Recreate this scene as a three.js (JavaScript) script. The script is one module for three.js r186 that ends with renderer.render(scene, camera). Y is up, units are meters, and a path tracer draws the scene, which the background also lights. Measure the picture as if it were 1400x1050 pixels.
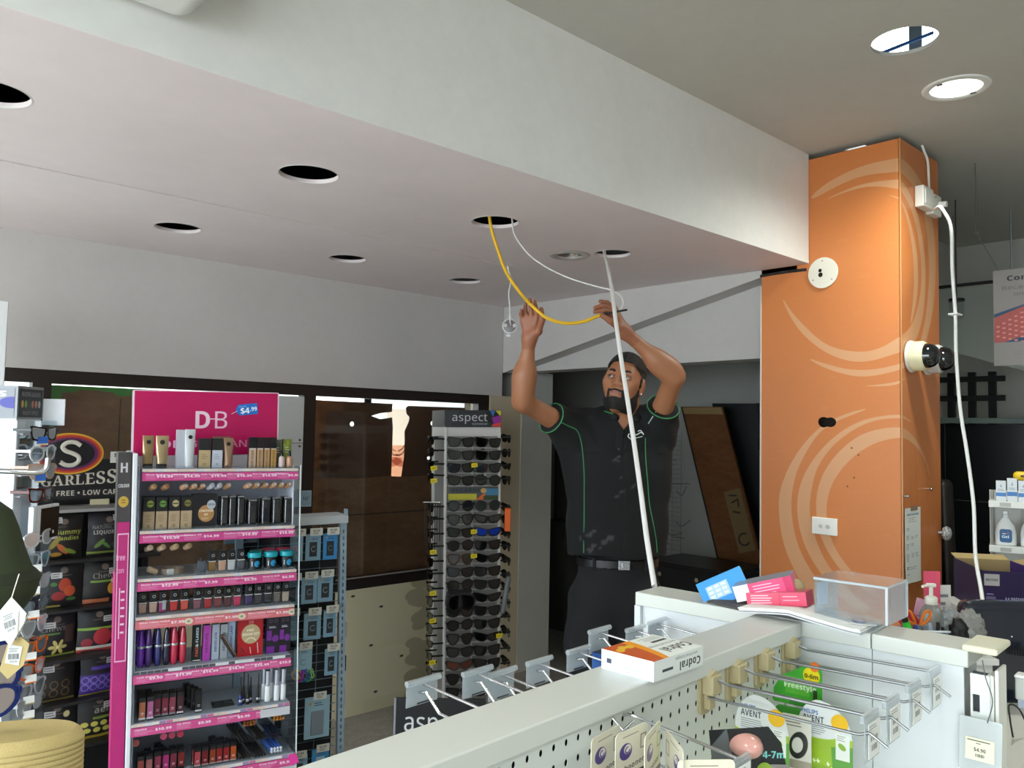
import * as THREE from 'three';
import { RoundedBoxGeometry } from 'three/addons/geometries/RoundedBoxGeometry.js';
import { mergeGeometries, mergeVertices } from 'three/addons/utils/BufferGeometryUtils.js';

// ---------- camera, sky, sun, daylight, exposure ----------
const scene = new THREE.Scene();
const camera = new THREE.PerspectiveCamera(50.62, 4 / 3, 0.05, 60);
camera.position.set(0, 1.58, 0);
camera.up.set(-0.053, 0.998, 0.028);
camera.lookAt(0.6805, 1.58 + 0.0565, -0.7306);
scene.add(camera);
const renderer = new THREE.WebGLRenderer({ antialias: true });
renderer.toneMapping = THREE.LinearToneMapping;
renderer.toneMappingExposure = 1.0;
renderer.shadowMap.enabled = true;
const SKY = new THREE.Color().setRGB(0.80, 0.92, 1.0);
scene.background = SKY;
scene.backgroundIntensity = 8.5;
const sun = new THREE.DirectionalLight(new THREE.Color().setRGB(1, 0.95, 0.86), 2.6);
sun.position.set(1.5, 9, -4.5); sun.target.position.set(1.5, 0, -1);
sun.castShadow = true; sun.shadow.mapSize.set(2048, 2048); sun.shadow.radius = 1;
Object.assign(sun.shadow.camera, { left: -9, right: 9, top: 9, bottom: -9, near: 0.5, far: 25 });
scene.add(sun, sun.target);
const LAMP_COLOUR = new THREE.Color().setRGB(0.93, 1.0, 0.93);
const LAMPS = [            // x, z, candela: every ceiling downlight that is switched on
  [3.232, -1.058, 7], [1.65, 1.1, 7], [0.15, -0.35, 4], [-1.1, 1.1, 8], [3.2, 1.2, 2.5]];

// ---------- helpers ----------
let seed = 7;
const rnd = () => { seed = (seed * 1664525 + 1013904223) % 4294967296; return seed / 4294967296; };
const rr = (a, b) => a + (b - a) * rnd();
const D2R = Math.PI / 180;
const V = (x, y, z) => new THREE.Vector3(x, y, z);
const counts = {};
function nm(n) { const c = counts[n] = (counts[n] ?? -1) + 1; return c ? `${n}_${String(c).padStart(3, '0')}` : n; }
const mats = {};
function M(c, rough = 0.6, o = {}) {
  const k = c + '|' + rough + '|' + JSON.stringify(o);
  if (!mats[k]) {
    const { phys, ...rest } = o;
    mats[k] = phys || o.transmission || o.clearcoat ? new THREE.MeshPhysicalMaterial({ color: c, roughness: rough, ...rest }) : new THREE.MeshStandardMaterial({ color: c, roughness: rough, ...rest });
    if (o.transmission) mats[k].side = THREE.DoubleSide;
  }
  return mats[k];
}
const CHROME = M('#d2d2d4', 0.22, { metalness: 1 }), STEEL = M('#a9abad', 0.35, { metalness: 1 });
const CLEAR = M('#f4f8fa', 0.06, { transmission: 1, thickness: 0, ior: 1.45 });
const FROST = M('#eef2f4', 0.32, { transmission: 0.82, thickness: 0, ior: 1.45 });
function shadow(o) { o.castShadow = true; o.receiveShadow = true; return o; }
function tag(o, label, category, group) { o.userData = { label, category }; if (group) o.userData.group = group; return o; }
function thing(name, label, category, pos = [0, 0, 0], rot = 0, group) {
  const o = new THREE.Group(); o.name = nm(name); o.position.set(...pos); o.rotation.y = rot; scene.add(o); return tag(o, label, category, group);
}
function solo(name, geo, mat, label, category, pos = [0, 0, 0], rot = 0, group) {
  const o = shadow(new THREE.Mesh(geo, mat)); o.name = nm(name); o.position.set(...pos); o.rotation.y = rot; scene.add(o); return tag(o, label, category, group);
}
function part(name, geo, mat, parent, label) {
  const o = shadow(new THREE.Mesh(geo, mat)); o.name = nm(name); parent.add(o); if (label) o.userData = { label }; return o;
}
function struct(name, geo, mat, parent) {
  const o = shadow(new THREE.Mesh(geo, mat)); o.name = nm(name); (parent || scene).add(o); if (!parent) o.userData.kind = 'structure'; return o;
}
function copy(o, label, pos, rot, group) {
  const c = o.clone(); const base = o.name.replace(/_\d{3}$/, ''); c.name = nm(base); c.position.set(...pos); if (rot !== undefined) c.rotation.set(0, rot, 0);
  c.userData = { ...o.userData, label }; if (group) c.userData.group = group; scene.add(c); return c;
}
const merge = (a) => a.length === 1 ? a[0] : mergeGeometries(a.map((g) => { const h = g.index ? g.toNonIndexed() : g.clone(); for (const k of Object.keys(h.attributes)) if (!['position', 'normal', 'uv'].includes(k)) h.deleteAttribute(k); return h; }));
const tr = (g, x = 0, y = 0, z = 0) => g.translate(x, y, z);
const box = (w, h, d, x = 0, y = 0, z = 0) => new THREE.BoxGeometry(w, h, d).translate(x, y, z);
const span = (x0, x1, y0, y1, z0, z1) => box(x1 - x0, y1 - y0, z1 - z0, (x0 + x1) / 2, (y0 + y1) / 2, (z0 + z1) / 2);
const rbox = (w, h, d, r = 0.003, x = 0, y = 0, z = 0, s = 2) => new RoundedBoxGeometry(w, h, d, s, Math.min(r, w / 2.01, h / 2.01, d / 2.01)).translate(x, y, z);
const cyl = (r0, r1, h, x = 0, y = 0, z = 0, n = 20) => new THREE.CylinderGeometry(r1, r0, h, n).translate(x, y + h / 2, z);   // r0 at the bottom, base at y
const lathe = (p, n = 24) => new THREE.LatheGeometry(p.map(([r, y]) => new THREE.Vector2(r, y)), n);
const tube = (pts, r, n = 24, k = 8, closed = false) => new THREE.TubeGeometry(new THREE.CatmullRomCurve3(pts.map((p) => V(...p)), closed, 'centripetal'), n, r, k, closed);
function rod(a, b, r, k = 8) {          // straight rod from a to b
  const A = V(...a), B = V(...b), d = B.clone().sub(A), g = new THREE.CylinderGeometry(r, r, d.length(), k);
  g.applyQuaternion(new THREE.Quaternion().setFromUnitVectors(V(0, 1, 0), d.clone().normalize())); return g.translate(...A.add(B).multiplyScalar(0.5).toArray());
}
const poly = (pts) => { const s = new THREE.Shape(); pts.forEach(([x, y], i) => i ? s.lineTo(x, y) : s.moveTo(x, y)); s.closePath(); return s; };
const ext = (shape, depth, bevel = 0, seg = 8) => new THREE.ExtrudeGeometry(shape, { depth, bevelEnabled: bevel > 0, bevelSize: bevel, bevelThickness: bevel, bevelSegments: 1, curveSegments: seg });
function rrect(w, h, r, x = 0, y = 0) {  // rounded rectangle centred on x, y
  const s = new THREE.Shape(), a = x - w / 2, b = y - h / 2; s.moveTo(a + r, b); s.lineTo(a + w - r, b); s.quadraticCurveTo(a + w, b, a + w, b + r); s.lineTo(a + w, b + h - r); s.quadraticCurveTo(a + w, b + h, a + w - r, b + h);
  s.lineTo(a + r, b + h); s.quadraticCurveTo(a, b + h, a, b + h - r); s.lineTo(a, b + r); s.quadraticCurveTo(a, b, a + r, b); return s;
}
function circlePath(x, y, r) { const p = new THREE.Path(); p.absarc(x, y, r, 0, Math.PI * 2, true); return p; }
class Frame {                            // a turned local system: x to the right, z to the viewer
  constructor(x, z, deg, y = 0) { this.o = V(x, y, z); this.r = deg * D2R; }
  at(x, y, z) { const c = Math.cos(this.r), s = Math.sin(this.r); return [this.o.x + x * c + z * s, this.o.y + y, this.o.z - x * s + z * c]; }
}
// canvas textures
function canvasTex(w, h, draw, srgb = true, repeat) {
  const c = document.createElement('canvas'); c.width = w; c.height = h; const g = c.getContext('2d'); draw(g, w, h);
  const t = new THREE.CanvasTexture(c); if (srgb) t.colorSpace = THREE.SRGBColorSpace; if (repeat) { t.wrapS = t.wrapT = THREE.RepeatWrapping; t.repeat.set(...repeat); } t.anisotropy = 4; return t;
}
function noiseTex(size, layers, base, amp, rep) {   // grain of several sizes round a base grey, as a repeating bump or colour map
  const a = new Float32Array(size * size);
  for (const [cells, wgt] of layers) {
    const n = Array.from({ length: cells * cells }, rnd);
    for (let y = 0; y < size; y++) for (let x = 0; x < size; x++) {
      const u = x / size * cells, v = y / size * cells, i = Math.floor(u), j = Math.floor(v); let f = u - i, g = v - j; f = f * f * (3 - 2 * f); g = g * g * (3 - 2 * g);
      const q = (p, r) => n[(r % cells) * cells + p % cells];
      a[y * size + x] += wgt * ((q(i, j) * (1 - f) + q(i + 1, j) * f) * (1 - g) + (q(i, j + 1) * (1 - f) + q(i + 1, j + 1) * f) * g - 0.5);
    }
  }
  const d = new Uint8Array(size * size * 4);
  for (let i = 0; i < size * size; i++) { for (let k = 0; k < 3; k++) d[i * 4 + k] = Math.max(0, Math.min(255, base[k] + amp * a[i])); d[i * 4 + 3] = 255; }
  const t = new THREE.DataTexture(d, size, size); t.magFilter = THREE.LinearFilter; t.minFilter = THREE.LinearMipmapLinearFilter; t.generateMipmaps = true; t.wrapS = t.wrapT = THREE.RepeatWrapping; t.repeat.set(...rep); t.needsUpdate = true; return t;
}
const colourNoise = (...a) => { const t = noiseTex(...a); t.colorSpace = THREE.SRGBColorSpace; return t; };
// print atlas: every small label and packet face is one cell of one sheet
const AT = 2048, atlasCanvas = document.createElement('canvas'); atlasCanvas.width = atlasCanvas.height = AT;
const ag = atlasCanvas.getContext('2d'); ag.fillStyle = '#888'; ag.fillRect(0, 0, AT, AT);
let ax = 2, ay = 2, arow = 0;
function cell(w, h, draw) {
  if (ax + w + 4 > AT) { ax = 2; ay += arow + 4; arow = 0; }
  if (ay + h + 4 > AT) throw new Error('atlas full');
  const x = ax, y = ay; ax += w + 4; arow = Math.max(arow, h);
  ag.save(); ag.translate(x, y); ag.beginPath(); ag.rect(-1, -1, w + 2, h + 2); ag.clip(); draw(ag, w, h); ag.restore();
  return [(x + 0.5) / AT, 1 - (y + h - 0.5) / AT, (x + w - 0.5) / AT, 1 - (y + 0.5) / AT];
}
const flats = {};
const flat = (c) => flats[c] ??= cell(6, 6, (g) => { g.fillStyle = c; g.fillRect(-1, -1, 8, 8); });
const atlasTex = new THREE.CanvasTexture(atlasCanvas); atlasTex.colorSpace = THREE.SRGBColorSpace; atlasTex.anisotropy = 4;
const PRINT = new THREE.MeshStandardMaterial({ map: atlasTex, roughness: 0.55 });
const GLOSS = new THREE.MeshStandardMaterial({ map: atlasTex, roughness: 0.3 });
const MATT = new THREE.MeshStandardMaterial({ map: atlasTex, roughness: 0.85 });
const FILM = new THREE.MeshPhysicalMaterial({ map: atlasTex, roughness: 0.35, clearcoat: 0.6, clearcoatRoughness: 0.2 });
function uvTo(g, r, from = 0, n = 1e9) { const u = g.attributes.uv; for (let i = from; i < Math.min(u.count, from + n); i++) u.setXY(i, r[0] + u.getX(i) * (r[2] - r[0]), r[1] + u.getY(i) * (r[3] - r[1])); return g; }
function pbox(w, h, d, front, side, top) {   // printed box on its base: front +z, sides and top plain cells
  const g = new THREE.BoxGeometry(w, h, d); side = side || front;
  [side, side, top || side, side, front, side].forEach((r, i) => uvTo(g, r, i * 4, 4)); return g.translate(0, h / 2, 0);
}
const sheet = (w, h, r, t = 0.0006) => { const g = new THREE.BoxGeometry(w, h, t); [0, 1, 2, 3, 5].forEach((i) => uvTo(g, [r[0], r[1], r[0] + 1e-4, r[1] + 1e-4], i * 4, 4)); return uvTo(g, r, 16, 4); };
function txt(g, s, x, y, size, color, o = {}) {
  g.fillStyle = color; g.font = `${o.bold ? 'bold ' : ''}${size}px ${o.font || 'sans-serif'}`; g.textAlign = o.align || 'center'; g.textBaseline = 'middle';
  if (o.rot) { g.save(); g.translate(x, y); g.rotate(o.rot); g.fillText(s, 0, 0); g.restore(); } else if (o.fit) { const m = g.measureText(s).width; g.save(); g.translate(x, y); g.scale(o.fit / m, 1); g.fillText(s, 0, 0); g.restore(); } else g.fillText(s, x, y);
}
const lines = (g, x, y, w, n, dy, c, t = 1) => { g.fillStyle = c; for (let i = 0; i < n; i++) g.fillRect(x, y + i * dy, w * (0.6 + 0.4 * rnd()), t); };
function uvBox(g, s = 1) {               // uv in metres by the way each face looks
  const p = g.attributes.position, n = g.attributes.normal, u = new Float32Array(p.count * 2);
  for (let i = 0; i < p.count; i++) {
    const X = Math.abs(n.getX(i)), Y = Math.abs(n.getY(i)), Z = Math.abs(n.getZ(i));
    const [a, b] = Y >= X && Y >= Z ? [p.getX(i), p.getZ(i)] : X >= Z ? [p.getZ(i), p.getY(i)] : [p.getX(i), p.getY(i)];
    u[i * 2] = a * s; u[i * 2 + 1] = b * s;
  }
  g.setAttribute('uv', new THREE.BufferAttribute(u, 2)); return g;
}
// ---------- the room ----------
const plasterBump = noiseTex(256, [[8, 0.5], [32, 0.6], [128, 0.8]], [128, 128, 128], 60, [0.9, 0.9]);
const wallTone = colourNoise(256, [[3, 0.6], [9, 0.5], [40, 0.3], [128, 0.3]], [236, 234, 230], 10, [0.45, 0.45]);
const soffitTone = colourNoise(256, [[3, 0.6], [11, 0.5], [50, 0.3]], [238, 231, 232], 9, [0.4, 0.4]);
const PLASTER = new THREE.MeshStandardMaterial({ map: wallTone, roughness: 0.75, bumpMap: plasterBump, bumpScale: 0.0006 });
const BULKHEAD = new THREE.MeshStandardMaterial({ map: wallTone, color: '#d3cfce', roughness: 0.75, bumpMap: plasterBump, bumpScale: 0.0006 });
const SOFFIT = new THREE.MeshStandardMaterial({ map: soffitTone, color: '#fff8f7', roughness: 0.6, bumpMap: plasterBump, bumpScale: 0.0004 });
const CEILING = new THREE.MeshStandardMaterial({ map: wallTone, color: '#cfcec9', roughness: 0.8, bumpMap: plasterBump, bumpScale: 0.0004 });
const ROOMWALL = new THREE.MeshStandardMaterial({ map: wallTone, color: '#d2d1cb', roughness: 0.8 });
const FRAMEBROWN = M('#231a17', 0.45), VOIDSHADE = M('#191614', 0.95);
const SOF = 2.38, CEI = 2.895, ZF = -1.8, XC = 3.549, ZW = -3.903, ROOF = 3.9;
function slab(pts, holes, y, t) {        // horizontal sheet from outline points (x, z) with openings
  const s = poly(pts.map(([x, z]) => [x, -z])); for (const h of holes) s.holes.push(h.r ? circlePath(h.x, -h.z, h.r) : new THREE.Path(h.p.map(([x, z]) => new THREE.Vector2(x, -z))));
  return uvBox(ext(s, t, 0, 40).rotateX(-Math.PI / 2).translate(0, y, 0));
}
const rectHole = (x0, x1, z0, z1) => ({ p: [[x0, z0], [x0, z1], [x1, z1], [x1, z0]] });
// floor: square vinyl tiles
{
  const floorT = colourNoise(256, [[16, 0.5], [64, 0.6], [128, 0.8]], [150, 146, 138], 26, [1.5, 1.5]);
  const FL = new THREE.MeshStandardMaterial({ map: floorT, roughness: 0.35 });
  struct('floor', uvBox(span(-2.2, 6.0, -0.1, 0, -5.2, 4)), FL);
}
// main ceiling with its downlight openings
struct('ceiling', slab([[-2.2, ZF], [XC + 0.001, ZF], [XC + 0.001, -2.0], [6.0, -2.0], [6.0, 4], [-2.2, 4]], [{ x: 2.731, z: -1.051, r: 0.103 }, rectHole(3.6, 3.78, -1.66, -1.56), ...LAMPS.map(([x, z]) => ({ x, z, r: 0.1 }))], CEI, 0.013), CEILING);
const holes = [[1.253, -2.316, 0.092], [0.378, -2.314, 0.092], [1.231, -3.351, 0.088], [2.032, -3.35, 0.085], [2.773, -3.364, 0.083], [2.056, -2.32, 0.09], [2.787, -2.343, 0.08], [2.712 - 0.03, -2.51, 0.062]];
struct('ceiling_soffit', slab([[-2.2, ZW], [XC, ZW], [XC, ZF - 0.001], [-2.2, ZF - 0.001]], [...holes.map(([x, z, r]) => ({ x, z, r })), rectHole(-2.19, 2.674, -2.895, -2.879)], SOF, 0.013), SOFFIT);
struct('trim_1', span(-2.19, 2.69, SOF + 0.0065, SOF + 0.0125, -2.896, -2.878), M('#5f5654', 0.8), scene.getObjectByName('ceiling_soffit'));
struct('wall_fascia', uvBox(span(-2.2, XC - 0.004, SOF + 0.0005, ROOF, ZF - 0.05, ZF)), PLASTER);
// worn plaster rims round the cut openings
{
  const ceil = scene.getObjectByName('ceiling_soffit');
  for (const [x, z, r] of holes) { const g = new THREE.TorusGeometry(r + 0.003, 0.0022, 6, 40).rotateX(Math.PI / 2).scale(1, 0.5, 1).translate(x, SOF, z); part('opening_rim', g, M('#d9d3cf', 0.85), ceil); }
}
// roof void above: painted near-black over the soffit so its holes read dark, open to the sky over the shop
struct('wall_void', span(-2.2, XC, SOF + 0.014, SOF + 0.05, ZW, ZW + 0.02), VOIDSHADE);
struct('roof', slab([[-2.4, -4.1], [3.4, -4.1], [3.4, -5.3], [6.1, -5.3], [6.1, 4.1], [-2.4, 4.1]], [rectHole(4.0, 5.9, -2.6, -0.9)], ROOF, 0.05), M('#6d6a66', 0.9));
struct('ceiling_void', slab([[-2.2, ZW], [XC, ZW], [XC, ZF - 0.05], [-2.2, ZF - 0.05]], [], SOF + 0.34, 0.02), VOIDSHADE);
{ // timber and metal that show through the open downlight hole
  const t = thing('roof_frame', 'grey timber rafter and blue steel strut in roof space behind open ceiling hole', 'roof frame', [3.35, CEI, -1.3]);
  part('strap', box(0.055, 1.0, 0.01).rotateY(-0.75).translate(0.36, 0.5, -0.08), M('#9fb4bd', 0.8), t); part('strut', rod([0.42, 0.2, -0.02], [0.46, 0.9, 0.03], 0.008), M('#2b5fb0', 0.5), t);
  part('brace', rod([0.0, 0.27, -0.2], [0.34, 0.46, 0.0], 0.008), M('#3a7bd0', 0.5), t); part('wire', tube([[0.4, 0.5, 0.1], [0.55, 0.52, 0.12], [0.75, 0.6, 0.2]], 0.003, 20, 6), M('#54585c', 0.6), t);
}
// walls
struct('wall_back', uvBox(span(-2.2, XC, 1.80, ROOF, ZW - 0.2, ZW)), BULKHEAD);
struct('wall_back_lower', uvBox(span(-2.2, 3.45, 0, 0.684, ZW - 0.2, ZW + 0.01)), new THREE.MeshStandardMaterial({ roughness: 0.7, map: canvasTex(1024, 256, (g, w, h) => {
  g.fillStyle = '#ded4b4'; g.fillRect(0, 0, w, h);
  for (let i = 0; i < 60; i++) { g.fillStyle = ['#d6cdad', '#e2d9bc', '#cbc2a4'][i % 3]; g.globalAlpha = 0.35; g.fillRect(rnd() * w, rnd() * h, rr(10, 90), rr(6, 60)); }
  g.globalAlpha = 1; g.fillStyle = '#b3aa8c'; for (const [x, y0, y1, r] of [[936, 0, 256, 16], [962, 0, 256, 22]]) for (let i = 0; i < 46; i++) { g.beginPath(); g.arc(x + rr(-r, r), rr(y0, y1), rr(4, 16), 0, 7); g.fill(); }
  g.fillStyle = '#2e2a24'; for (const [x, y] of [[879, 43], [845, 13], [875, 218], [906, 155], [868, 120]]) { g.beginPath(); g.arc(x, y, 2.2, 0, 7); g.fill(); }
}, true, [1 / 5.65, 1 / 0.684]) }));
scene.getObjectByName('wall_back_lower').material.map.offset.set(2.2 / 5.65, 0);
struct('wall_pier_cream', uvBox(span(3.45, 3.723, 0, 1.80, ZW - 0.2, ZW - 0.001)), new THREE.MeshStandardMaterial({ map: wallTone, color: '#d3c5ab', roughness: 0.8 }));
struct('wall_pier', uvBox(span(3.723, 4.013, 0, 1.97, ZW - 0.2, ZW + 0.006)), ROOMWALL);
struct('wall_right', uvBox(span(6.0, 6.15, 0, ROOF, -2.05, 4.1)), ROOMWALL);
struct('wall_rear', uvBox(span(-2.35, 6.15, 0, ROOF, 4, 4.15)), ROOMWALL);
struct('wall_left', uvBox(mergeGeometries([span(-2.35, -2.2, 2.35, ROOF, -4.1, 4.1), span(-2.35, -2.2, 0, 2.35, -4.1, -3.3), span(-2.35, -2.2, 0, 2.35, 2.6, 4.1), span(-2.35, -2.2, 0, 0.12, -3.3, 2.6)])), ROOMWALL);
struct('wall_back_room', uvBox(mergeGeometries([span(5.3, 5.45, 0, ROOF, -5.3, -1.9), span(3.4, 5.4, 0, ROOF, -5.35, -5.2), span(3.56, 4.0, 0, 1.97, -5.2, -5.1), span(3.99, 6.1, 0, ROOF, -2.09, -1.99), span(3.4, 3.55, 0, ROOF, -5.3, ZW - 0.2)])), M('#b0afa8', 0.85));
struct('ceiling_back_room', uvBox(span(3.56, 5.4, 2.6, 2.65, -5.2, -1.95)), ROOMWALL);
// the beam over the doorway: a set-back lower panel under a proud panel with a slanted edge
{
  const side = (pts, x, t) => uvBox(ext(poly(pts.map(([z, y]) => [-z, y])), t).rotateY(Math.PI / 2).translate(x, 0, 0));
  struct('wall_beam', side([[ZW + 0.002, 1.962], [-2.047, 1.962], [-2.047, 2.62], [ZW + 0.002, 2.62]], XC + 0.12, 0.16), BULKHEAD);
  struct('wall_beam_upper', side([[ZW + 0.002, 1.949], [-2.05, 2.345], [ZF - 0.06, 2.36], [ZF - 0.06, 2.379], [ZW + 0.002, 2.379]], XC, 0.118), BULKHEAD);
}
// windows: brown frames, glass, cardboard outside
const winFrames = [[-2.2, 0.933], [0.933, 2.134], [2.208, 3.36]];
{
  const w = thing('window_1', '', 'window'); delete w.userData.label; delete w.userData.category; w.userData.kind = 'structure';
  const fz0 = ZW - 0.07, fz1 = ZW - 0.012, F = (n, ...a) => part(n, uvBox(span(...a)), FRAMEBROWN, w);
  F('frame_head', -2.2, 3.465, 1.742, 1.80, fz0, fz1); F('frame_sill', -2.2, 3.465, 0.684, 0.742, fz0, fz1 + 0.02);
  F('frame_post', 2.134, 2.208, 0.742, 1.742, fz0, fz1); F('frame_post', 3.36, 3.45, 0.742, 1.742, fz0, fz1); F('frame_post', 0.86, 0.933, 0.742, 1.742, fz0, fz1);
  part('sill_strip', rbox(5.6, 0.006, 0.012, 0.002, 0.63, 0.745, fz1 + 0.008), M('#a8a39c', 0.4), w);
  winFrames.forEach(([a, b]) => part('window_pane', span(a, b, 0.742, 1.742, fz0 + 0.022, fz0 + 0.026), CLEAR, w));
}
struct('ground_outside', span(-14, 10, -0.12, -0.02, -16, 4.2), M('#b8b2a8', 0.9)).translateX(0);
struct('wall_outside', span(-8, 9, 0, 3.0, -12.2, -12), M('#d8cdbf', 0.9));
const CARDTEX = colourNoise(256, [[4, 0.6], [16, 0.5], [64, 0.5]], [128, 88, 56], 26, [1.2, 3]);
const CARD = new THREE.MeshStandardMaterial({ map: CARDTEX, roughness: 0.9 });
const CARDGREY = new THREE.MeshStandardMaterial({ map: CARDTEX, color: '#b3a79c', roughness: 0.8 });
{
  const zc = ZW - 0.072;
  const cardOf = (pts, t = 0.004, holesP = []) => { const s = poly(pts); holesP.forEach((h) => s.holes.push(circlePath(...h))); return uvBox(ext(s, t).translate(0, 0, 0)); };
  const c1 = solo('cardboard_sheet', cardOf([[0.975, 0.70], [2.15, 0.70], [2.15, 1.718], [1.75, 1.722], [1.40, 1.725], [1.33, 1.705], [1.22, 1.70], [1.205, 1.715], [1.13, 1.722], [1.06, 1.722], [1.045, 1.712], [0.99, 1.705], [0.972, 1.5], [0.968, 1.2]]), CARD, 'brown cardboard with a torn top edge covering the window behind the pink sign', 'cardboard', [0, 0, zc - 0.006]);
  part('fold_crease', rbox(0.004, 0.98, 0.003, 0.001, 1.235, 1.2, 0.0045), M('#3f2818', 0.9), c1);
  solo('green_cloth', uvBox(ext(poly([[0.936, 0.8], [1.03, 0.8], [1.02, 1.55], [1.05, 1.675], [1.6, 1.675], [1.64, 1.738], [0.936, 1.738]]), 0.001)), M('#4c8f38', 0.95, { transmission: 0.3, thickness: 0 }), 'bright green ragged cloth showing behind the torn cardboard edge', 'cloth', [0, 0, zc - 0.018]);
  const b1 = thing('white_board', 'white plastic board with corner screws in the window beside the pink sign', 'board', [0, 0, ZW - 0.008]);
  part('board_panel', rbox(0.55, 0.245, 0.006, 0.001, 1.86, 1.612, 0), M('#c9cac8', 0.5), b1); part('board_panel', rbox(0.55, 0.262, 0.006, 0.001, 1.86, 1.356, 0), M('#c4c5c4', 0.5), b1);
  for (const y of [1.505, 1.472, 1.24]) part('screw', cyl(0.006, 0.006, 0.004, 0, 0, 0, 10).rotateX(Math.PI / 2).translate(2.115, y, 0.003), M('#4a4642', 0.5), b1);
  solo('cardboard_sheet', cardOf([[2.19, 1.27], [2.75, 1.27], [2.752, 1.58], [2.745, 1.64], [2.66, 1.628], [2.60, 1.645], [2.66, 1.662], [2.742, 1.672], [2.745, 1.72], [2.3, 1.722], [2.19, 1.725]], 0.004, [[2.474, 1.596, 0.0135]]), CARDGREY, 'greyish cardboard with one round punched hole covering the window', 'cardboard', [0, 0, zc - 0.004]);
  solo('cardboard_sheet', cardOf([[2.822, 1.28], [2.838, 1.40], [2.842, 1.50], [2.838, 1.56], [2.868, 1.62], [2.872, 1.645], [2.85, 1.662], [2.842, 1.70], [2.86, 1.712], [3.3, 1.715], [3.31, 1.66], [3.33, 1.65], [3.39, 1.66], [3.39, 1.28]], 0.004, [[3.042, 1.611, 0.0135], [3.02, 1.40, 0.012]]), CARDGREY, 'greyish cardboard with two punched holes behind the sunglasses stand', 'cardboard', [0, 0, zc - 0.004]);
  const c4 = solo('cardboard_sheet', cardOf([[2.19, 0.70], [3.39, 0.70], [3.39, 1.292], [3.0, 1.295], [2.86, 1.29], [2.7, 1.298], [2.52, 1.288], [2.36, 1.296], [2.19, 1.292]]), CARD, 'dark brown cardboard sheet across the lower half of the window', 'cardboard', [0, 0, zc + 0.001]);
  part('fold_crease', rbox(1.16, 0.006, 0.003, 0.001, 2.78, 1.085, 0.0045), M('#33200f', 0.9), c4);
  const P = canvasTex(128, 256, (g, w, h) => { g.fillStyle = '#fff3e6'; g.fillRect(0, 0, w, h); g.fillStyle = '#f6d2b8'; g.fillRect(0, 130, w, 126); g.strokeStyle = '#7a4a3a'; g.lineWidth = 5; g.beginPath(); g.arc(70, 120, 46, 0.3, 1.9); g.stroke(); g.beginPath(); g.arc(60, 92, 60, 0.2, 1.4); g.stroke(); g.fillStyle = '#c98468'; g.beginPath(); g.ellipse(70, 190, 40, 14, 0.3, 0, 7); g.fill(); });
  solo('window_poster', box(0.16, 0.42, 0.001), new THREE.MeshPhysicalMaterial({ map: P, transmission: 0.55, thickness: 0, roughness: 0.9, side: THREE.DoubleSide }), 'sunlit backlit paper with a printed face seen through the gap in the cardboard', 'poster', [2.79, 1.48, zc - 0.0052]);
}
// ---------- downlights ----------
LAMPS.forEach(([x, z, cd], i) => {
  const t = thing('downlight', i ? ['round white ceiling downlight, switched on, above the shelving run', 'round white ceiling downlight, switched on, over the aisle near the windows', 'round white ceiling downlight, switched on, beside the shop entrance', 'round white ceiling downlight, switched on, above the service counter'][i - 1] : 'round ceiling downlight shining white above the orange column', 'downlight', [x, CEI, z]);
  part('trim_ring', lathe([[0.088, 0.004], [0.09, -0.006], [0.112, -0.007], [0.117, -0.001], [0.117, 0.001]], 40), M('#e8e8e4', 0.4), t);
  part('reflector', lathe([[0.09, 0.0], [0.075, 0.07], [0.05, 0.1], [0.001, 0.1]], 32), M('#d8dad8', 0.25, { metalness: 0.8, side: THREE.DoubleSide }), t);
  part('lamp_glass', cyl(0.089, 0.089, 0.004, 0, -0.002, 0, 40), M('#ffffff', 0.4, { emissive: '#f4fff4', emissiveIntensity: 2.2 }), t);
  for (const a of [0.4, 3.5]) part('spring_clip', rbox(0.012, 0.004, 0.02, 0.001, 0.086 * Math.cos(a), -0.006, 0.086 * Math.sin(a)), M('#5c605e', 0.4), t);
  const l = new THREE.SpotLight(LAMP_COLOUR, cd, 0, 1.38, 0.9, 2); l.position.set(x, CEI - 0.03, z); l.target.position.set(x, 0, z); l.castShadow = true; l.shadow.mapSize.set(1024, 1024); l.shadow.radius = 4; l.shadow.bias = -0.0005;
  scene.add(l, l.target);
});
const LEAD = [[3.795, 2.601, -1.335], [3.120, 2.405, -1.068], [3.036, 2.322, -1.016], [2.995, 2.158, -0.999], [2.989, 2.004, -0.989], [2.965, 1.875, -0.980], [2.932, 1.676, -0.958], [2.901, 1.532, -0.929], [2.870, 1.369, -0.902], [2.828, 1.213, -0.885], [2.736, 1.118, -0.841], [2.579, 1.063, -0.786], [2.478, 0.987, -0.749]];
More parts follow.
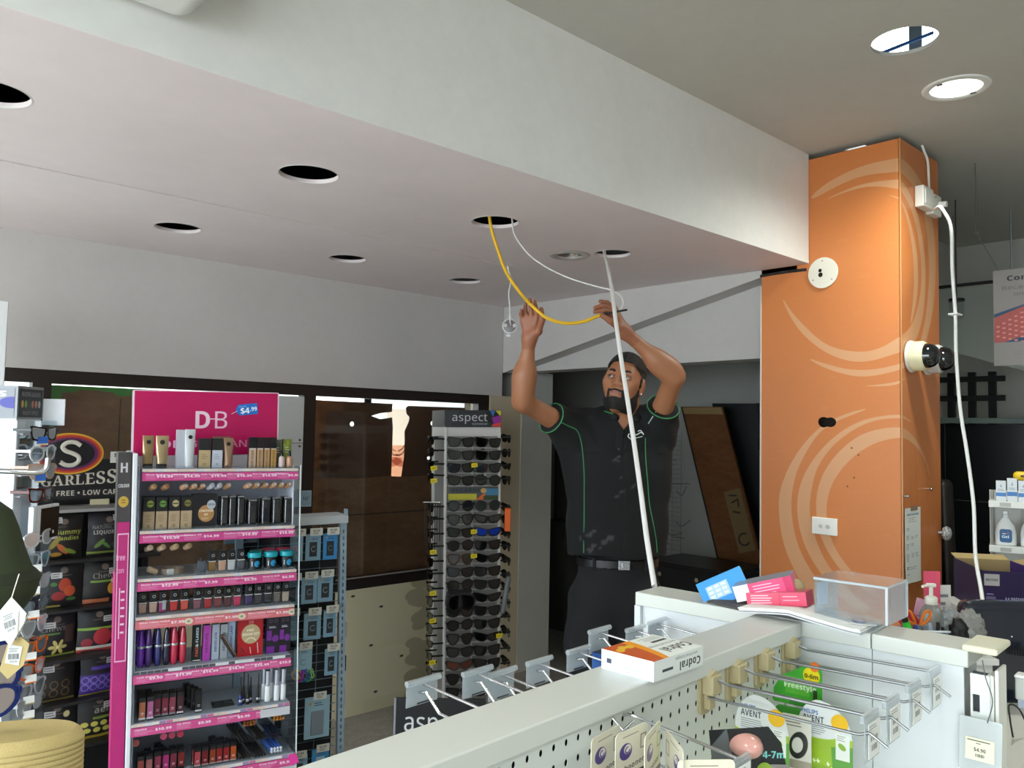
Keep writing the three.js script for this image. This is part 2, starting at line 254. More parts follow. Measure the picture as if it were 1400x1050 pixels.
// ---------- the orange column ----------
{
  const W = 0.655, S = 0.436, ZC = -1.388, CH = 2.87;
  const bands = { U1: [0.254, 2.7, 0.353, 2.754, 0.499, 2.789, 0.657, 2.784, 0.762, 2.778, 0.899, 2.732, 0.998, 2.635, 1.053, 2.487, 1.058, 2.328, 1.024, 2.177, 0.953, 2.036, 0.852, 1.929, 0.639, 1.862, 0.494, 1.838, 0.384, 1.863, 0.293, 1.9, 0.228, 1.943, 0.316, 1.91, 0.418, 1.878, 0.526, 1.871, 0.639, 1.888, 0.798, 1.941, 0.882, 2.019, 0.948, 2.168, 0.981, 2.34, 0.956, 2.504, 0.897, 2.637, 0.787, 2.702, 0.655, 2.723, 0.499, 2.742, 0.388, 2.722, 0.254, 2.675],
    U2: [0.307, 2.661, 0.387, 2.685, 0.499, 2.706, 0.655, 2.691, 0.733, 2.668, 0.826, 2.601, 0.894, 2.503, 0.933, 2.377, 0.93, 2.243, 0.898, 2.119, 0.826, 2.014, 0.744, 1.964, 0.64, 1.94, 0.526, 1.909, 0.44, 1.91, 0.328, 1.952, 0.211, 2.046, 0.137, 2.156, 0.102, 2.247, 0.15, 2.166, 0.223, 2.085, 0.305, 2.006, 0.385, 1.968, 0.495, 1.95, 0.579, 1.967, 0.641, 2.007, 0.746, 2.049, 0.829, 2.133, 0.882, 2.248, 0.885, 2.369, 0.843, 2.494, 0.771, 2.589, 0.654, 2.648, 0.531, 2.688, 0.421, 2.683],
    U3: [0.594, 2.637, 0.653, 2.61, 0.736, 2.561, 0.809, 2.466, 0.848, 2.353, 0.845, 2.232, 0.788, 2.106, 0.747, 2.059, 0.781, 2.159, 0.799, 2.248, 0.794, 2.377, 0.756, 2.478, 0.709, 2.555, 0.653, 2.602],
    U4: [0.485, 1.803, 0.562, 1.807, 0.646, 1.818, 0.709, 1.844, 0.646, 1.804, 0.562, 1.798],
    L1: [0.529, 1.709, 0.429, 1.688, 0.337, 1.648, 0.278, 1.608, 0.205, 1.532, 0.142, 1.436, 0.098, 1.329, 0.088, 1.246, 0.104, 1.107, 0.142, 1.007, 0.204, 0.901, 0.3, 0.78, 0.42, 0.68, 0.5, 0.69, 0.346, 0.867, 0.288, 0.925, 0.228, 0.995, 0.179, 1.092, 0.155, 1.205, 0.155, 1.309, 0.18, 1.415, 0.229, 1.509, 0.289, 1.597, 0.36, 1.643, 0.429, 1.671],
    L2: [0.772, 1.642, 0.705, 1.667, 0.645, 1.679, 0.561, 1.671, 0.474, 1.649, 0.383, 1.598, 0.301, 1.523, 0.229, 1.429, 0.186, 1.323, 0.182, 1.207, 0.21, 1.095, 0.264, 1, 0.335, 0.921, 0.45, 0.82, 0.55, 0.83, 0.437, 0.9, 0.392, 0.94, 0.323, 1.008, 0.271, 1.113, 0.243, 1.224, 0.247, 1.304, 0.271, 1.42, 0.325, 1.507, 0.394, 1.576, 0.485, 1.633, 0.561, 1.657, 0.645, 1.664, 0.705, 1.656],
    L3: [0.965, 1.388, 0.938, 1.466, 0.84, 1.555, 0.731, 1.608, 0.644, 1.626, 0.56, 1.617, 0.473, 1.588, 0.394, 1.526, 0.325, 1.445, 0.283, 1.352, 0.271, 1.249, 0.294, 1.127, 0.335, 1.054, 0.392, 0.984, 0.448, 0.943, 0.55, 0.89, 0.56, 0.9, 0.448, 0.981, 0.392, 1.039, 0.347, 1.111, 0.324, 1.198, 0.324, 1.287, 0.353, 1.379, 0.417, 1.465, 0.484, 1.523, 0.56, 1.563, 0.644, 1.581, 0.703, 1.576, 0.811, 1.544, 0.923, 1.472] };
  const TW = 760, TH = 2000, px = (s) => s / (W + S) * TW, py = (y) => (1 - y / CH) * TH;
  const skin = canvasTex(TW, TH, (g) => {
    g.fillStyle = '#d37f44'; g.fillRect(0, 0, TW, TH);
    for (let i = 0; i < 1400; i++) { g.fillStyle = ['#d8864e', '#cd783e', '#dc8d55'][i % 3]; g.globalAlpha = 0.12; g.fillRect(rnd() * TW, rnd() * TH, rr(2, 40), rr(1, 12)); }
    g.globalAlpha = 0.62; g.fillStyle = '#deb490';
    for (const k in bands) { const b = bands[k], n = b.length / 2, P = (i) => [px(b[2 * ((i + n) % n)]), py(b[2 * ((i + n) % n) + 1])]; g.beginPath(); const mid = (i) => { const [a, c] = P(i), [d, e] = P(i + 1); return [(a + d) / 2, (c + e) / 2]; }; g.moveTo(...mid(-1)); for (let i = 0; i < n; i++) g.quadraticCurveTo(...P(i), ...mid(i)); g.closePath(); g.fill(); }
    g.globalAlpha = 0.5;                 // scuffs and drip stains on the narrow face
    g.strokeStyle = '#8f4716'; for (const [s, a, b2] of [[0.80, 1.55, 1.25], [0.92, 1.5, 1.3], [0.74, 1.4, 0.9]]) { g.lineWidth = 2; g.beginPath(); g.moveTo(px(s), py(a)); g.lineTo(px(s + 0.01), py(b2)); g.stroke(); }
    for (let i = 0; i < 60; i++) { g.fillStyle = i % 2 ? '#b7601f' : '#dd9a62'; g.globalAlpha = 0.35; g.fillRect(px(rr(0.66, 1.08)), py(rr(0.7, 1.3)), rr(2, 9), rr(10, 70)); }
    g.globalAlpha = 0.9; g.fillStyle = '#7c4a22'; for (const [s, y] of [[0.44, 1.53], [0.47, 1.5], [0.45, 1.4], [0.42, 1.36], [0.53, 0.96], [0.93, 1.42], [0.95, 1.4]]) { g.beginPath(); g.arc(px(s), py(y), 3, 0, 7); g.fill(); }
  });
  const mat = new THREE.MeshStandardMaterial({ map: skin, roughness: 0.38 });
  const mk = (w, s0, hole) => {          // one cladding sheet, 6 mm thick, outlines cut for the openings
    const sh = poly([[0, 0], [w, 0], [w, CH], [0, CH]]); if (hole) sh.holes.push(hole);
    const g = ext(sh, 0.006, 0, 16), u = g.attributes.uv, p = g.attributes.position; for (let i = 0; i < u.count; i++) u.setXY(i, (s0 + p.getX(i)) / (W + S), p.getY(i) / CH); return g;
  };
  const hole = new THREE.Path(); hole.absellipse(0.31, 1.643, 0.026, 0.024, Math.PI * 0.35, Math.PI * 1.65, false); hole.absellipse(0.342, 1.643, 0.028, 0.022, -Math.PI * 0.65, Math.PI * 0.65, false); hole.closePath();
  const col = new THREE.Group(); col.name = 'wall_column'; col.userData = { kind: 'structure' }; scene.add(col);
  part('cladding_panel', mk(W, 0, hole).rotateY(-Math.PI / 2).translate(XC + 0.006, 0, -2.043), mat, col);
  part('cladding_panel', mk(S, W).translate(XC, 0, ZC - 0.006), mat, col);
  part('column_core', span(XC + 0.05, XC + S, 0, CH - 0.01, -2.043, ZC - 0.02), M('#241a14', 0.9), col);
  part('cladding_panel', span(XC + S - 0.006, XC + S, 0, CH, -2.04, ZC - 0.007), M('#d37f44', 0.4), col);
  part('corner_trim', rbox(0.007, CH, 0.007, 0.002, XC, CH / 2, ZC), M('#c98a55', 0.4), col);
  part('corner_trim', rbox(0.007, 2.3, 0.007, 0.002, XC - 0.001, 1.15, -2.046), M('#d8d2c8', 0.5), col);
  part('black_tape', ext(poly([[1.812, 2.349], [1.9, 2.352], [2.05, 2.3475], [2.05, 2.334], [1.99, 2.337], [1.9, 2.338], [1.812, 2.336]]), 0.003).rotateY(Math.PI / 2).translate(XC - 0.0035, 0.01, 0), M('#161312', 0.6), col);
  // fittings on the column
  const pl = thing('cover_plate', 'round white cover plate with a dark keyhole opening on the orange column', 'plate', [XC - 0.004, 2.326, -1.73]);
  const disc = new THREE.Shape(); disc.absarc(0, 0, 0.07, 0, Math.PI * 2, false); disc.holes.push(circlePath(-0.012, -0.008, 0.012), circlePath(-0.014, 0.012, 0.0095));
  part('disc', ext(disc, 0.004, 0.001, 36).rotateY(-Math.PI / 2), M('#e9e2d2', 0.5), pl);
  part('dark_opening', rbox(0.002, 0.05, 0.03, 0.0005, -0.0006, 0, -0.012), M('#1c130e', 0.9), pl);
  for (const a of [0.3, 2.4, 4.3]) part('screw', cyl(0.003, 0.003, 0.003, 0, 0, 0, 8).rotateZ(Math.PI / 2).translate(-0.005, 0.055 * Math.sin(a + 1.3), 0.055 * Math.cos(a + 1.3)), M('#8a8478', 0.4), pl);
  const sw = thing('light_switch', 'white double light switch plate low on the orange column', 'switch', [XC - 0.0075, 1.176, -1.724]);
  part('switch_plate', rbox(0.012, 0.076, 0.118, 0.004, 0, 0, 0), M('#f2eee4', 0.35), sw);
  for (const z of [-0.014, 0.018]) part('switch_button', cyl(0.0095, 0.009, 0.006, 0, 0, 0, 20).rotateZ(Math.PI / 2).translate(-0.006, 0, z), M('#cfccc4', 0.25), sw);
  // power point with plug and lead
  const gp = thing('power_socket', 'white double power point box high on the side of the orange column', 'socket', [3.815, 2.64, ZC + 0.021]);
  part('socket_box', rbox(0.118, 0.095, 0.04, 0.006, -0.055, 0.006, 0), M('#efece4', 0.4), gp); part('socket_box', rbox(0.1, 0.095, 0.036, 0.006, 0.058, -0.004, -0.002), M('#e9e6dc', 0.4), gp);
  part('socket_face', rbox(0.085, 0.065, 0.006, 0.002, -0.055, 0.006, 0.02), M('#f5f2ea', 0.35), gp); for (const y of [0.026, -0.03]) part('screw', cyl(0.004, 0.004, 0.004, 0, 0, 0, 10).rotateX(Math.PI / 2).translate(0.03, y, 0.017), M('#a9a69c', 0.4), gp);
  const cond = tube([[3.832, 2.69, ZC + 0.016], [3.834, 2.76, ZC + 0.014], [3.822, 2.835, ZC + 0.014], [3.79, 2.868, ZC + 0.012], [3.772, 2.91, ZC + 0.006]], 0.006, 30, 8);
  solo('white_cable', cond, M('#e6e2d8', 0.5), 'short white cable from the ceiling gap down to the power point box', 'cable');
  const plug = thing('plug_lead', 'white plug and long white lead hanging from the power point beside the column', 'power lead', [0, 0, 0]);
  part('plug_body', merge([cyl(0.016, 0.013, 0.03, 0, 0, 0, 16).rotateX(Math.PI / 2).translate(3.885, 2.637, ZC + 0.042), rbox(0.028, 0.028, 0.014, 0.005, 3.885, 2.637, ZC + 0.046)]), M('#f0ede6', 0.4), plug);
  part('lead', tube(LEAD, 0.0058, 90, 8), M('#eeece6', 0.45), plug);
  part('cable_clip', rbox(0.055, 0.006, 0.03, 0.002, LEAD[4][0], LEAD[4][1], LEAD[4][2]), M('#f2f0ea', 0.4), plug);
  // two dome cameras
  const dome = (lab, x, y, base) => {
    const t = thing('dome_camera', lab, 'camera', [x, y, ZC + 0.002], 0, 'dome cameras on the column');
    part('mount_ring', lathe([[0, 0], [0.068, 0], [0.07, 0.006], [0.068, 0.014], [0.062, 0.016]], 40).rotateX(Math.PI / 2), M('#dcd8cc', 0.4), t);
    part('housing', lathe([[0.06, 0.014], [0.064, 0.02], [0.064, 0.055], [0.058, 0.066], [0.05, 0.07]], 40).rotateX(Math.PI / 2), M(base, 0.35), t);
    part('dome_cover', lathe([[0.053, 0.066], [0.052, 0.082], [0.045, 0.1], [0.032, 0.113], [0.015, 0.12], [0, 0.1215]], 32).rotateX(Math.PI / 2), M('#101216', 0.06, { clearcoat: 1 }), t);
    return t;
  };
  dome('cream dome camera with a dark bubble, on the column edge facing the aisle', 3.635, 1.93, '#e9e0b8'); dome('light grey dome camera with a dark bubble, further along the narrow column face', 3.815, 1.93, '#d4d2cc');
  const note = cell(110, 200, (g, w, h) => { g.fillStyle = '#e9ece6'; g.fillRect(0, 0, w, h); txt(g, 'Customer Service Statement', w / 2, 18, 9, '#1f4e74', { bold: true, fit: 84 }); g.fillStyle = '#8a5a6a'; lines(g, 22, 27, 66, 3, 5, '#b08a90'); for (const [x, y, n] of [[8, 54, 2], [8, 74, 3], [40, 78, 2], [70, 76, 2], [8, 96, 4], [40, 96, 2], [8, 122, 5], [44, 122, 3], [72, 122, 3], [8, 156, 2], [8, 176, 1]]) lines(g, x, y, 24, n, 4.4, '#6a7074'); lines(g, 8, 158, 90, 2, 5, '#7a8084'); });
  const paper = (() => { const g = new THREE.BoxGeometry(0.165, 0.315, 0.001, 12, 20, 1), p = g.attributes.position; for (let i = 0; i < p.count; i++) { const v = Math.max(0, -p.getY(i) - 0.06); p.setZ(i, p.getZ(i) + 0.004 + v * v * 0.25 + 0.004 * Math.sin(p.getX(i) * 60) * v * 4); } g.computeVertexNormals(); return uvTo(g, note); })();
  const no = thing('notice', 'white printed notice sheet taped to the narrow side of the orange column', 'notice', [3.64, 1.125, ZC + 0.003]);
  part('paper', paper, MATT, no); part('tape', rbox(0.075, 0.02, 0.001, 0.0003, 0.01, 0.155, 0.0055), M('#c7a98c', 0.3, { transmission: 0.5, thickness: 0 }), no);
  for (const [x, y, l] of [[3.556, 1.335, 'small silver screw near the front edge of the column side'], [3.816, 1.356, 'small silver screw above the notice on the column side']]) solo('wall_screw', merge([cyl(0.004, 0.004, 0.02, 0, 0, 0, 10).rotateX(Math.PI / 2), lathe([[0, 0.026], [0.006, 0.024], [0.009, 0.018], [0, 0.018]], 14).rotateX(Math.PI / 2)]), CHROME, l, 'screw', [x, y, ZC], 0);
  const kn = thing('door_knob', 'round speckled grey knob at the outer edge of the orange column', 'knob', [3.955, 1.153, ZC]);
  part('stem', cyl(0.009, 0.007, 0.02, 0, 0, 0, 12).rotateX(Math.PI / 2), STEEL, kn); part('knob', lathe([[0.01, 0.016], [0.026, 0.02], [0.032, 0.032], [0.027, 0.045], [0.012, 0.052], [0, 0.053]], 20).rotateX(Math.PI / 2), new THREE.MeshStandardMaterial({ roughness: 0.4, map: colourNoise(64, [[16, 1], [32, 1]], [150, 150, 150], 190, [2, 2]) }), kn);
}
// ---------- the white shelving run in front: a long back panel with a cross run behind it ----------
const G = new Frame(1.547, -0.8, 4.3), GT = 1.21;
const WHITEM = M('#cfd0c9', 0.38), WHITEP = M('#d6d8d1', 0.42), BEIGE = M('#b9ab84', 0.5);
{
  const g1 = thing('shelving_run', 'long white metal shelving unit with a perforated back panel in front', 'shelving unit', G.at(0, 0, 0), G.r);
  part('top_cap', rbox(2.6, 0.03, 0.098, 0.003, -1.302, GT - 0.015, -0.049), WHITEM, g1);
  const H = poly([[-2.6, 0.62], [-0.003, 0.62], [-0.003, 1.181], [-2.6, 1.181]]);
  for (let i = 0; i < 42; i++) for (let j = 0; j < 13; j++) { const x = -0.022 - i * 0.0262, y = 1.1635 - j * 0.0266; if (x > -1.16) { const p = new THREE.Path(); p.absellipse(x, y, 0.0034, 0.0048, 0, Math.PI * 2, true); H.holes.push(p); } }
  part('perforated_panel', ext(H, 0.001, 0, 6).translate(0, 0, -0.014), WHITEP, g1);
  part('hole_shade_sheet', span(-2.6, 0, 0.1, 1.18, -0.058, -0.040), M('#101110', 0.9), g1);  // black sheet, its colour stands for the shade inside the peg holes
  part('rear_panel', span(-2.6, 0, 0.1, 1.181, -0.086, -0.082), WHITEP, g1);
  part('lower_panel', span(-2.6, -0.003, 0.1, 0.618, -0.017, -0.013), WHITEP, g1);
  part('upright', rbox(0.012, 1.08, 0.014, 0.002, -0.007, 0.64, -0.018), M('#cfd2cc', 0.4), g1);
  part('base_plinth', span(-2.6, -0.003, 0, 0.1, -0.09, -0.01), M('#b9bbb6', 0.5), g1);
  const g2 = thing('shelving_end', 'white metal shelving unit standing across the end of the perforated one', 'shelving unit', G.at(0.003, 0, 0), G.r);
  part('top_cap', rbox(0.106, 0.03, 0.529, 0.003, 0.053, GT - 0.015, -0.1345), WHITEM, g2); part('top_cap', rbox(0.106, 0.03, 0.163, 0.003, 0.053, GT - 0.015, 0.2135), WHITEM, g2);
  part('back_panel', span(0.008, 0.014, 0.1, 1.181, -0.385, 0.13), M('#d6d8da', 0.3), g2); part('back_panel', span(0.008, 0.014, 0.1, 1.181, 0.1315, 0.286), M('#d6d8da', 0.3), g2);
  part('far_panel', span(0.09, 0.096, 0.1, 1.181, -0.385, 0.286), WHITEP, g2); part('base_plinth', span(0.01, 0.095, 0, 0.1, -0.39, 0.29), M('#b9bbb6', 0.5), g2);
  part('end_channel', merge([rbox(0.1, 1.12, 0.012, 0.002, 0.05, 0.62, -0.395), rbox(0.012, 1.12, 0.008, 0.002, 0.002, 0.62, -0.386)]), M('#d3d8da', 0.35), g2);
  // slotted end post with its own cap
  const s = rrect(0.03, 1.1, 0.002, 0, 0); for (let i = 0; i < 16; i++) s.holes.push(new THREE.Path(rrect(0.011, 0.03, 0.001, -0.006, 0.5 - i * 0.05).getPoints()));
  const po = thing('slotted_post', 'white slotted steel end post capped with a cream plate at the shelving corner', 'post', G.at(0.05, 0, 0.310), G.r);
  part('front_face', ext(s, 0.004).rotateY(-Math.PI / 2).translate(-0.03, 0.62, 0.0), M('#e6e8e4', 0.35), po);
  part('inner_face', rbox(0.003, 1.1, 0.03, 0.001, -0.012, 0.62, 0), M('#4a4d4f', 0.6), po);
  part('post_body', rbox(0.04, 1.1, 0.012, 0.003, -0.008, 0.62, 0.014), M('#e3e4dd', 0.35), po); part('post_side', rbox(0.06, 1.12, 0.006, 0.002, 0.004, 0.62, 0.024), M('#e9e8df', 0.35), po);
  part('post_cap', rbox(0.105, 0.012, 0.056, 0.005, 0.006, GT + 0.004, 0.002), M('#ddd9bf', 0.45), po);
  // price holder on the post
  const pt = cell(120, 84, (g, w, h) => { g.fillStyle = '#efe9c9'; g.fillRect(0, 0, w, h); lines(g, 8, 8, 100, 1, 5, '#4a4a44', 4); lines(g, 44, 18, 30, 1, 5, '#4a4a44', 3); txt(g, '$4.90', 60, 42, 20, '#26262a', { bold: true }); g.fillStyle = '#38383a'; for (let i = 0; i < 20; i++) g.fillRect(42 + i * 1.9, 58, rnd() > 0.5 ? 1.3 : 0.6, 12); });
  const ph = thing('price_holder', 'clear plastic price holder showing $4.90 clipped to the slotted end post', 'price holder', G.at(-0.012, 1.058, 0.312), G.r);
  part('plastic_sleeve', rbox(0.003, 0.088, 0.066, 0.0014, 0, 0, 0.004).rotateZ(-0.12), M('#e4e8e8', 0.25, { transmission: 0.5, thickness: 0 }), ph); part('price_card', sheet(0.044, 0.036, pt).rotateY(-Math.PI / 2).rotateZ(-0.12).translate(-0.0045, -0.006, 0.004), PRINT, ph);
  part('wire_clip', tube([[-0.004, 0.042, 0.016], [-0.004, 0.08, 0.024], [-0.006, 0.12, 0.014], [-0.006, 0.146, 0.01]], 0.001, 24, 5), M('#5e6266', 0.4), ph);
  part('bracket', merge([rbox(0.03, 0.1, 0.03, 0.004, 0.006, -0.09, 0.01), rbox(0.05, 0.03, 0.05, 0.004, -0.002, -0.15, 0.0)]), M('#dde4e6', 0.3, { transmission: 0.4, thickness: 0 }), ph);
}
// hooks: a two-wire hook with a beige shoe and a clear price tag, or a chrome double hook
const tagText = (p) => cell(70, 84, (g, w, h) => { g.fillStyle = '#f0efe9'; g.fillRect(0, 0, w, h); lines(g, 8, 8, 54, 2, 6, '#85858a', 2); txt(g, p, w / 2, 38, 15, '#3a3a40', { bold: true }); g.fillStyle = '#55555c'; for (let i = 0; i < 18; i++) g.fillRect(18 + i * 2, 54, rnd() > 0.5 ? 1.4 : 0.7, 14); });
const hookTagged = (x, y, price, label, len = 0.25) => {
  const t = thing('display_hook', label, 'hook', G.at(x, y, -0.0125), G.r, 'beige-shoed hooks on the perforated panel');
  part('shoe', merge([ext(rrect(0.026, 0.062, 0.011), 0.004, 0.001).translate(0, -0.022, -0.001), rbox(0.022, 0.03, 0.018, 0.002, 0.002, -0.006, 0.012), rbox(0.014, 0.03, 0.01, 0.002, 0.002, -0.03, 0.008), ext(poly([[-0.011, 0.008], [0.013, 0.008], [0.003, 0.016]]), 0.014).translate(0, 0, 0.003)]).scale(1.45, 1.05, 1.15), BEIGE, t);
  part('tag_wire', merge([rod([0.004, 0.003, 0.02], [0.016, -0.006, 0.036], 0.0026), rod([0.016, -0.006, 0.036], [0.016, 0.0, len + 0.01], 0.0026)]), STEEL, t);
  part('product_wire', merge([rod([-0.008, -0.026, 0.012], [-0.008, -0.022, len + 0.005], 0.0023), rod([-0.008, -0.022, len + 0.005], [-0.008, -0.016, len + 0.02], 0.0023), rod([-0.008, -0.016, len + 0.02], [-0.008, -0.03, len + 0.045], 0.0023)]), STEEL, t);
  const tg = part('price_tag', merge([rbox(0.064, 0.012, 0.007, 0.002, 0.016, 0.001, len + 0.012), rbox(0.06, 0.06, 0.0016, 0.0006, 0.016, -0.03, len + 0.015)]), FROST, t);
  part('price_card', sheet(0.046, 0.05, tagText(price)).translate(0.018, -0.031, len + 0.0175), PRINT, tg);
};
[[-0.365, '$18.95', 'nearest to the medicine box'], [-0.272, '$5.95', 'second along from the medicine box'], [-0.163, '$11.95', 'third, holding the small green pack'], [-0.049, '$11.95', 'nearest to the cross shelving']].forEach(([x, p, w]) => hookTagged(x, 1.172, p, 'beige-shoed hook with price tag, ' + w));
{
  const t = thing('display_hook', 'plain chrome double-wire hook without a shoe holding brown card packs', 'hook', G.at(-0.598, 1.168, -0.013), G.r);
  part('tag_wire', tube([[0, 0.0, 0], [0.0, 0.004, 0.012], [0.003, 0.002, 0.02], [0.003, -0.012, 0.18]], 0.0024, 20, 8), CHROME, t);
  part('back_clip', merge([rod([-0.026, 0.002, 0], [-0.022, -0.012, 0.016], 0.002), rod([-0.022, -0.012, 0.016], [0.0, -0.004, 0.018], 0.002), rod([-0.013, -0.008, 0.017], [-0.013, -0.04, 0.014], 0.002)]), CHROME, t);
  part('product_wire', tube([[-0.013, -0.04, 0.014], [-0.012, -0.043, 0.03], [-0.012, -0.05, 0.13], [-0.012, -0.044, 0.15]], 0.0022, 20, 8), CHROME, t);
  const tg = part('price_tag', merge([rbox(0.05, 0.006, 0.005, 0.002, 0.003, -0.012, 0.182), rbox(0.048, 0.05, 0.0016, 0.0006, 0.003, -0.038, 0.186)]), FROST, t);
  part('price_card', sheet(0.036, 0.042, tagText('$29.95')).translate(0.003, -0.038, 0.1885), PRINT, tg);
}
// hooks on the far side of the run; their tags stand above the top edge
const backHook = (x, z, dy, label, L = 0.045) => {
  const t = thing('display_hook', label, 'hook', G.at(x, 1.166 + dy, -0.088), G.r, 'hooks on the far side of the perforated run');
  part('tag_wire', rod([0, -0.02, 0], [0, -0.006, z], 0.0024), CHROME, t);
  part('product_wire', merge([rod([-0.01, -0.05, 0], [-0.01, -0.038, z + 0.05], 0.0024), rod([-0.01, -0.038, z + 0.05], [-0.012, -0.012, z + 0.02], 0.0024), rod([-0.012, -0.012, z + 0.02], [-0.012, -0.016, z + 0.004], 0.0024)]), CHROME, t);
  const tg = part('price_tag', merge([cyl(0.005, 0.005, 0.07, 0, 0, 0, 12).rotateZ(Math.PI / 2).translate(0.035, 0, z), rbox(0.066, L, 0.0016, 0.0006, 0, -L / 2, z - 0.003).rotateX(0.0)]), FROST, t);
  part('price_card', rbox(0.056, L - 0.008, 0.0006, 0.0002, 0, -L / 2 - 0.001, z - 0.0048), M('#c9ccd4', 0.8), tg);
  part('black_edge', rbox(0.03, 0.0025, 0.001, 0.0003, 0.004, -L + 0.003, z - 0.0015), M('#2a2c38', 0.5), tg);
};
const bh = 'clear tag hook beyond the shelving top, ';
[[-0.716, -0.23, 0.01, 'nearest to the pink stand', 0.038], [-0.593, -0.23, 0.0, 'second from the pink stand', 0.042], [-0.53, -0.23, -0.014, 'third from the pink stand', 0.047], [-0.43, -0.23, -0.014, 'between the sunglasses stand and the man'], [-0.312, -0.23, -0.015, 'beside the blue carton', 0.04], [-0.243, -0.23, 0.012, 'just above the blue carton'], [-0.113, -0.23, -0.006, 'low beside the white end panel'], [-0.029, -0.23, -0.004, 'deepest in the corner by the white end panel']].forEach(([x, z, dy, w, L]) => backHook(x, z, dy, bh + w, L));
// medicine box lying on the run
{
  const A = cell(240, 130, (g, w, h) => { g.fillStyle = '#e9ebe6'; g.fillRect(0, 0, w, h); g.fillStyle = '#c8561d'; g.beginPath(); g.moveTo(w, h); g.lineTo(w, 0); g.lineTo(170, 0); g.quadraticCurveTo(130, 60, 120, h); g.fill(); g.fillStyle = '#f29a1e'; g.beginPath(); g.moveTo(118, h); g.quadraticCurveTo(130, 60, 172, 0); g.lineTo(192, 0); g.quadraticCurveTo(155, 70, 150, h); g.fill(); g.fillStyle = '#e8b62c'; for (const [x, y] of [[190, 105], [215, 95], [165, 100]]) { g.beginPath(); g.ellipse(x, y, 17, 10, -0.3, 0, 7); g.fill(); } txt(g, 'Codral', 62, 36, 40, '#23262a', { bold: true }); txt(g, 'sore throat lozenges', 72, 66, 14, '#5a5e62'); g.fillStyle = '#3a3e42'; g.fillRect(12, 84, 70, 9); lines(g, 12, 102, 90, 3, 7, '#8a8e92', 2); });
  const E = cell(240, 60, (g, w, h) => { g.fillStyle = '#dfe1dc'; g.fillRect(0, 0, w, h); txt(g, 'Codral', 66, 22, 34, '#23262a', { bold: true }); txt(g, 'sore throat lozenges', 84, 47, 12, '#5a5e62'); g.fillStyle = '#3a3e42'; g.fillRect(150, 20, 50, 8); });
  const L = cell(130, 60, (g, w, h) => { g.fillStyle = '#e2e6f2'; g.fillRect(0, 0, w, h); txt(g, '20 loz', 24, 14, 9, '#5a6070'); g.fillStyle = '#3a4050'; g.fillRect(14, 24, 12, 14); txt(g, 'B 07 2021', 78, 40, 9, '#6a7080'); txt(g, 'A 113 C', 78, 50, 8, '#6a7080'); });
  const gb = new THREE.BoxGeometry(0.137, 0.03, 0.098); const Bk = flat('#dfe2e0'); [Bk, L, A, Bk, E, Bk].forEach((r, i) => uvTo(gb, r, i * 4, 4));
  const up = gb.attributes.uv; for (let i = 8; i < 12; i++) up.setXY(i, A[0] + A[2] - up.getX(i), A[1] + A[3] - up.getY(i)); for (let i = 16; i < 20; i++) up.setXY(i, E[0] + E[2] - up.getX(i), E[1] + E[3] - up.getY(i));
  solo('medicine_box', gb, PRINT, 'white and orange lozenge carton lying upside down on the white shelving top', 'box', G.at(-0.483, GT + 0.0152, -0.037), G.r - 0.03);
  const bc = cell(80, 60, (g, w, h) => { g.fillStyle = '#1f7fd0'; g.fillRect(0, 0, w, h); g.fillStyle = '#101830'; g.fillRect(0, 0, w, 18); g.fillStyle = '#e8eef6'; g.fillRect(10, 30, 50, 4); g.fillRect(10, 40, 34, 4); g.fillStyle = '#132a60'; g.beginPath(); g.arc(16, 26, 5, 0, 7); g.fill(); });
  solo('blue_carton', pbox(0.06, 0.075, 0.04, bc, flat('#14509a'), flat('#1b2440')), PRINT, 'blue and black carton on a hook behind the lozenge box', 'box', G.at(-0.235, 1.062, -0.30), G.r);
}
